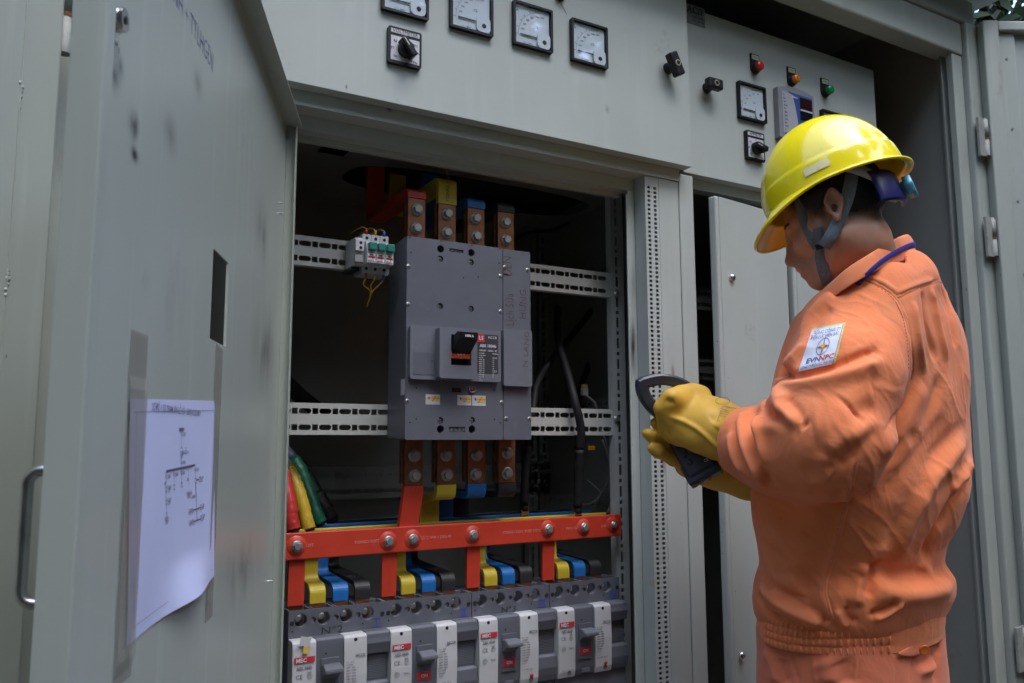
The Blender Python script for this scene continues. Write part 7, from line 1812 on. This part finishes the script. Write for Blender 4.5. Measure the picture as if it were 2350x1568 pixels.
if h_ is not None:
    dvv = -Vector(AF); q = h_+dvv*0.0205; mbp('button', MB().lathe(q, dvv, [(0, 0.0088), (0.002, 0.0088), (0.003, 0.0075), (0.0024, 0.006), (0.0024, 0)], 18), mat('orange button', (0.60, 0.14, 0.02), 0.3), trs)
for s in (-1, 1):
    c_ = HIPC+TL*0.115*s
    sh_ = MB(); prof = []
    G = grid(c_+np.array([-0.2, -0.2, -0.01]), c_+np.array([0.2, 0.25, 0.16]), 0.008)
    Q = G; d = smin(cone(Q, c_+TF*0.16+np.array([0, 0, 0.035]), c_+TF*(-0.05)+np.array([0, 0, 0.045]), 0.042, 0.045), cone(Q, c_+TF*(-0.03)+np.array([0, 0, 0.05]), c_+TF*(-0.02)+np.array([0, 0, 0.14]), 0.05, 0.052), 0.03); d = smax(d, 0.003-Q[..., 2], 0.006)
    V2, F2 = surface_net(d, c_+np.array([-0.2, -0.2, -0.01]), 0.008); mp('shoe', relax(V2, F2, 2, 0.5), F2, BLACKR)

# ------------------------------------------------------------------ gloved hands
def left_glove(P):
    d = chain(P, [(D3(1745, 1014, 1.475), 0.044), (D3(1695, 1003, 1.508), 0.0465), (D3(1655, 985, 1.532), 0.043)], 0.02)
    n_ = Vector(-AF)
    # back of the hand: broad flattened pad between wrist and knuckles
    ax = D3(1545, 935, 1.575)-D3(1655, 980, 1.540); ax /= np.linalg.norm(ax); nn = -AF*0.80+AU*0.60; nn = nn-ax*(nn@ax); nn /= np.linalg.norm(nn); bt = np.cross(nn, ax)
    M = np.stack([ax, bt, nn], 1)
    d = smin(d, ellip(P, D3(1606, 962, 1.556), (0.066, 0.050, 0.029), M), 0.03)
    d = smin(d, ellip(P, D3(1640, 975, 1.545), (0.052, 0.047, 0.032), M), 0.03)
    # fingers: knuckle, middle joint, tip - curled over the jaw and down behind the meter
    K = [((1541, 914, 1.548), (1520, 937, 1.556), (1530, 985, 1.576), (1545, 1006, 1.600), 0.0150),
         ((1562, 905, 1.572), (1536, 915, 1.600), (1528, 958, 1.618), (1548, 985, 1.628), 0.0150),
         ((1588, 900, 1.590), (1562, 905, 1.625), (1545, 945, 1.645), (1562, 975, 1.650), 0.0145),
         ((1612, 905, 1.600), (1592, 908, 1.630), (1575, 940, 1.650), (1588, 968, 1.655), 0.0130)]
    for k0, k1, k2, k3, r in K:
        d = smin(d, chain(P, [(D3(*k0), r*1.10), (D3(*k1), r*1.02), (D3(*k2), r), (D3(*k3), r*0.82)], 0.008), 0.024)
    d = smin(d, ellip(P, D3(1541, 918, 1.553), (0.017, 0.017, 0.017)), 0.012)
    d = smin(d, chain(P, [(D3(1556, 925, 1.562), 0.022), (D3(1545, 960, 1.566), 0.021), (D3(1556, 990, 1.578), 0.018)], 0.01), 0.012)
    th = chain(P, [(D3(1640, 1022, 1.530), 0.024), (D3(1596, 1012, 1.535), 0.0175), (D3(1560, 1004, 1.560), 0.0150), (D3(1546, 998, 1.585), 0.0125)], 0.008)
    d = smin(d, th, 0.020)
    return d
def right_glove(P):
    d = chain(P, [(D3(1790, 1085, 1.62), 0.046), (D3(1720, 1092, 1.625), 0.044), (D3(1660, 1080, 1.635), 0.041)], 0.02)
    ax = D3(1550, 1040, 1.66)-D3(1660, 1080, 1.64); ax /= np.linalg.norm(ax); nn = AF*0.9+AR*0.2; nn = nn-ax*(nn@ax); nn /= np.linalg.norm(nn); M = np.stack([ax, np.cross(nn, ax), nn], 1)
    d = smin(d, ellip(P, D3(1606, 1055, 1.652), (0.058, 0.046, 0.026), M), 0.03)
    K = [((1575, 1018, 1.640), (1540, 994, 1.626), (1512, 976, 1.614), (1502, 970, 1.609), 0.0108),
         ((1570, 1042, 1.640), (1528, 1017, 1.618), (1496, 1001, 1.602), (1484, 995, 1.598), 0.0114),
         ((1590, 1074, 1.632), (1545, 1054, 1.608), (1510, 1036, 1.594), (1497, 1029, 1.590), 0.0120),
         ((1620, 1100, 1.640), (1590, 1092, 1.630), (1570, 1080, 1.625), (1560, 1076, 1.622), 0.0105)]
    for k0, k1, k2, k3, r in K:
        d = smin(d, chain(P, [(D3(*k0), r*1.15), (D3(*k1), r*1.06), (D3(*k2), r), (D3(*k3), r*0.84)], 0.008), 0.005)
    d = smin(d, chain(P, [(D3(1640, 1040, 1.635), 0.020), (D3(1612, 1000, 1.630), 0.0155), (D3(1600, 965, 1.625), 0.0135), (D3(1592, 945, 1.62), 0.0115)], 0.008), 0.016)
    return d
gl_bvh = None
for fn, (a, b), nm in ((left_glove, (D3(1500, 860, 1.66), D3(1770, 1080, 1.46)), 'left'), (right_glove, (D3(1450, 930, 1.72), D3(1810, 1150, 1.55)), 'right')):
    lo = np.minimum(a, b)-0.10; hi = np.maximum(a, b)+0.10; lo[2] += 0.04; hi[2] -= 0.04
    G = grid(lo, hi, 0.0028); V, F = surface_net(fn(G), lo, 0.0028); V = relax(V, F, 2, 0.45); del G
    N_ = normals(V, F); b0 = BVHTree.FromPolygons([Vector(v) for v in V.tolist()], F.tolist())
    if nm == 'left':
        V = fold(V, N_, b0, [S(r2z, [(290, 905), (400, 945), (500, 1000), (600, 1085), (700, 1175)], 0.0045, 0.0040), S(r2z, [(265, 780), (300, 800), (330, 790)], 0.006, -0.004), S(r2z, [(560, 760), (640, 840), (680, 960)], 0.012, -0.004), S(r2z, [(640, 1000), (690, 940), (760, 900)], 0.010, 0.004), S(r2z, [(600, 940), (660, 900), (740, 850)], 0.010, -0.004), S(r2z, [(240, 940), (260, 1000), (300, 1050)], 0.005, -0.003)])
        gl_bvh = BVHTree.FromPolygons([Vector(v) for v in V.tolist()], F.tolist())
    g_ = mp('glove', V, F, GLOVE); g_['label'] = 'yellow rubber glove gripping the meter jaw' if nm == 'left' else 'yellow rubber glove cradling the meter from below'
    if nm == 'left': glv = g_
# printed stamp on the near glove
def drape_gl(polys, m):
    vs = []; fs = []
    for pts, ff in polys:
        n0 = len(vs)
        for p in pts:
            h_ = hit(gl_bvh, *p)[0]; vs.append(tuple((h_ if h_ is not None else Vector(D3(*p, 1.53)))-Vector(ray(*p)).normalized()*0.0012))
        fs += [tuple(i+n0 for i in f) for f in ff]
    return mbp('stamp_print', MB().add(vs, fs), m, glv)
def gline(p, q, w_=1.1):
    p, q = Vector(r2z(*p)), Vector(r2z(*q)); d = (q-p).normalized(); n_ = Vector((-d.y, d.x))*w_/2; return ([tuple(p-n_), tuple(q-n_), tuple(q+n_), tuple(p+n_)], [(0, 1, 2, 3)])
GP = [gline(a, b) for a, b in (((645, 935), (755, 958)), ((755, 958), (790, 850)), ((645, 935), (690, 830)), ((690, 830), (800, 850)))]
GP += [gline((640+52*math.cos(a)+45, 790+26*math.sin(a)), (640+52*math.cos(a+.45)+45, 790+26*math.sin(a+.45))) for a in np.arange(0, 6.2, .45)]
GP += [gline((668, 900-18*k), (745-8*k, 915-18*k), 0.9) for k in range(4)]
drape_gl(GP, mat('faded stamp ink', (0.20, 0.13, 0.04), 0.6))

# ------------------------------------------------------------------ clamp meter held in both gloves
MA, MBt = D3(1548, 962, 1.604), D3(1616, 1088, 1.548)
cmx = thing('clamp_meter', 'black clamp meter with open ring jaw held in the yellow gloves', 'clamp meter', tuple(MA))
my = MBt-MA; Lm = np.linalg.norm(my); my /= Lm; mz = -AF*0.86+AU*0.30-AR*0.35; mz = mz-my*(mz@my); mz /= np.linalg.norm(mz); mxx = np.cross(my, mz)
MM = Matrix(((mxx[0], my[0], mz[0], 0), (mxx[1], my[1], mz[1], 0), (mxx[2], my[2], mz[2], 0), (0, 0, 0, 1)))      # x across, y towards the tail, z out of the face
cmx.matrix_world = Matrix.Translation(MA) @ MM
METER = mat('blue black meter plastic', (0.018, 0.020, 0.030), 0.38, var=0.15, bump=0.1, bscale=400)
METER2 = mat('charcoal jaw plastic', (0.026, 0.030, 0.044), 0.36, var=0.12, bump=0.1, bscale=400)
MB().box(-0.031, 0.031, -0.005, Lm, -0.020, 0.012, 0.008, 3).build('body', METER, cmx)
MB().box(-0.034, 0.034, Lm-0.032, Lm+0.010, -0.022, 0.009, 0.005, 3).build('end_cap', METER, cmx)
MB().box(-0.026, 0.026, 0.015, 0.058, 0.0122, 0.0132, 0.0004).build('screen', DK, cmx)
for k, (x, y) in enumerate(((-0.016, 0.075), (0.0, 0.075), (0.016, 0.075), (-0.008, 0.092), (0.012, 0.092))): MB().lathe((x, y, 0.0121), (0, 0, 1), [(0, 0.006), (0.002, 0.0055), (0.0024, 0)], 16).build('button', METER2, cmx)
ORG = mat('orange socket ring', (0.55, 0.20, 0.03), 0.5)
for x in (-0.004, 0.012, 0.026):
    sk = MB().box(x-0.0065, x+0.0065, Lm+0.0102, Lm+0.0122, -0.013, 0.002, 0.0008).build('socket', ORG, cmx)
    MB().cyl((x, Lm+0.0123, -0.0055), (0, 1, 0), 0.0045, 0.0006, 14).build('socket_hole', BLACK, sk)
tq = text_mesh('CE', 0.0075, 'C', 'C', 0.0003); MB().mesh(tq, Matrix.Translation((-0.016, Lm-0.018, 0.0125)) @ Matrix.Rotation(math.pi, 4, 'Z')).build('lettering', INKW, cmx)
jw = [(1480, 884), (1500, 878), (1522, 875), (1548, 879), (1570, 889), (1588, 906), (1592, 930), (1580, 952), (1560, 964), (1538, 962), (1518, 950), (1498, 930), (1484, 906)]
jw = [((px-1535)*1.07+1531, (py-922)*1.05+920) for px, py in jw]
jd = [D3(px, py, 1.606+0.00012*(px-1540)) for px, py in jw]
Mi = cmx.matrix_world.inverted()
J = smoothpath([Mi @ Vector(q) for q in jd]+[Mi @ Vector(jd[0])], 4)[:-1]
ctr = sum(J, Vector())/len(J); nrm = (J[8]-ctr).cross(J[0]-ctr).normalized()
vs = []; fs = []; m_ = len(J)
for i in range(m_):
    d = (J[(i+1) % m_]-J[i-1]).normalized(); oo = d.cross(nrm).normalized()
    for a, b in ((-.0085, -.008), (-.0055, -.0105), (.0055, -.0105), (.0085, -.008), (.0085, .008), (.0055, .0105), (-.0055, .0105), (-.0085, .008)): vs.append(J[i]+oo*a*1.3+nrm*b*1.15)
for i in range(m_):
    j = (i+1) % m_
    for k in range(8): l = (k+1) % 8; fs.append((i*8+k, i*8+l, j*8+l, j*8+k))
MB().add(vs, fs, False).build('jaw', METER2, cmx)
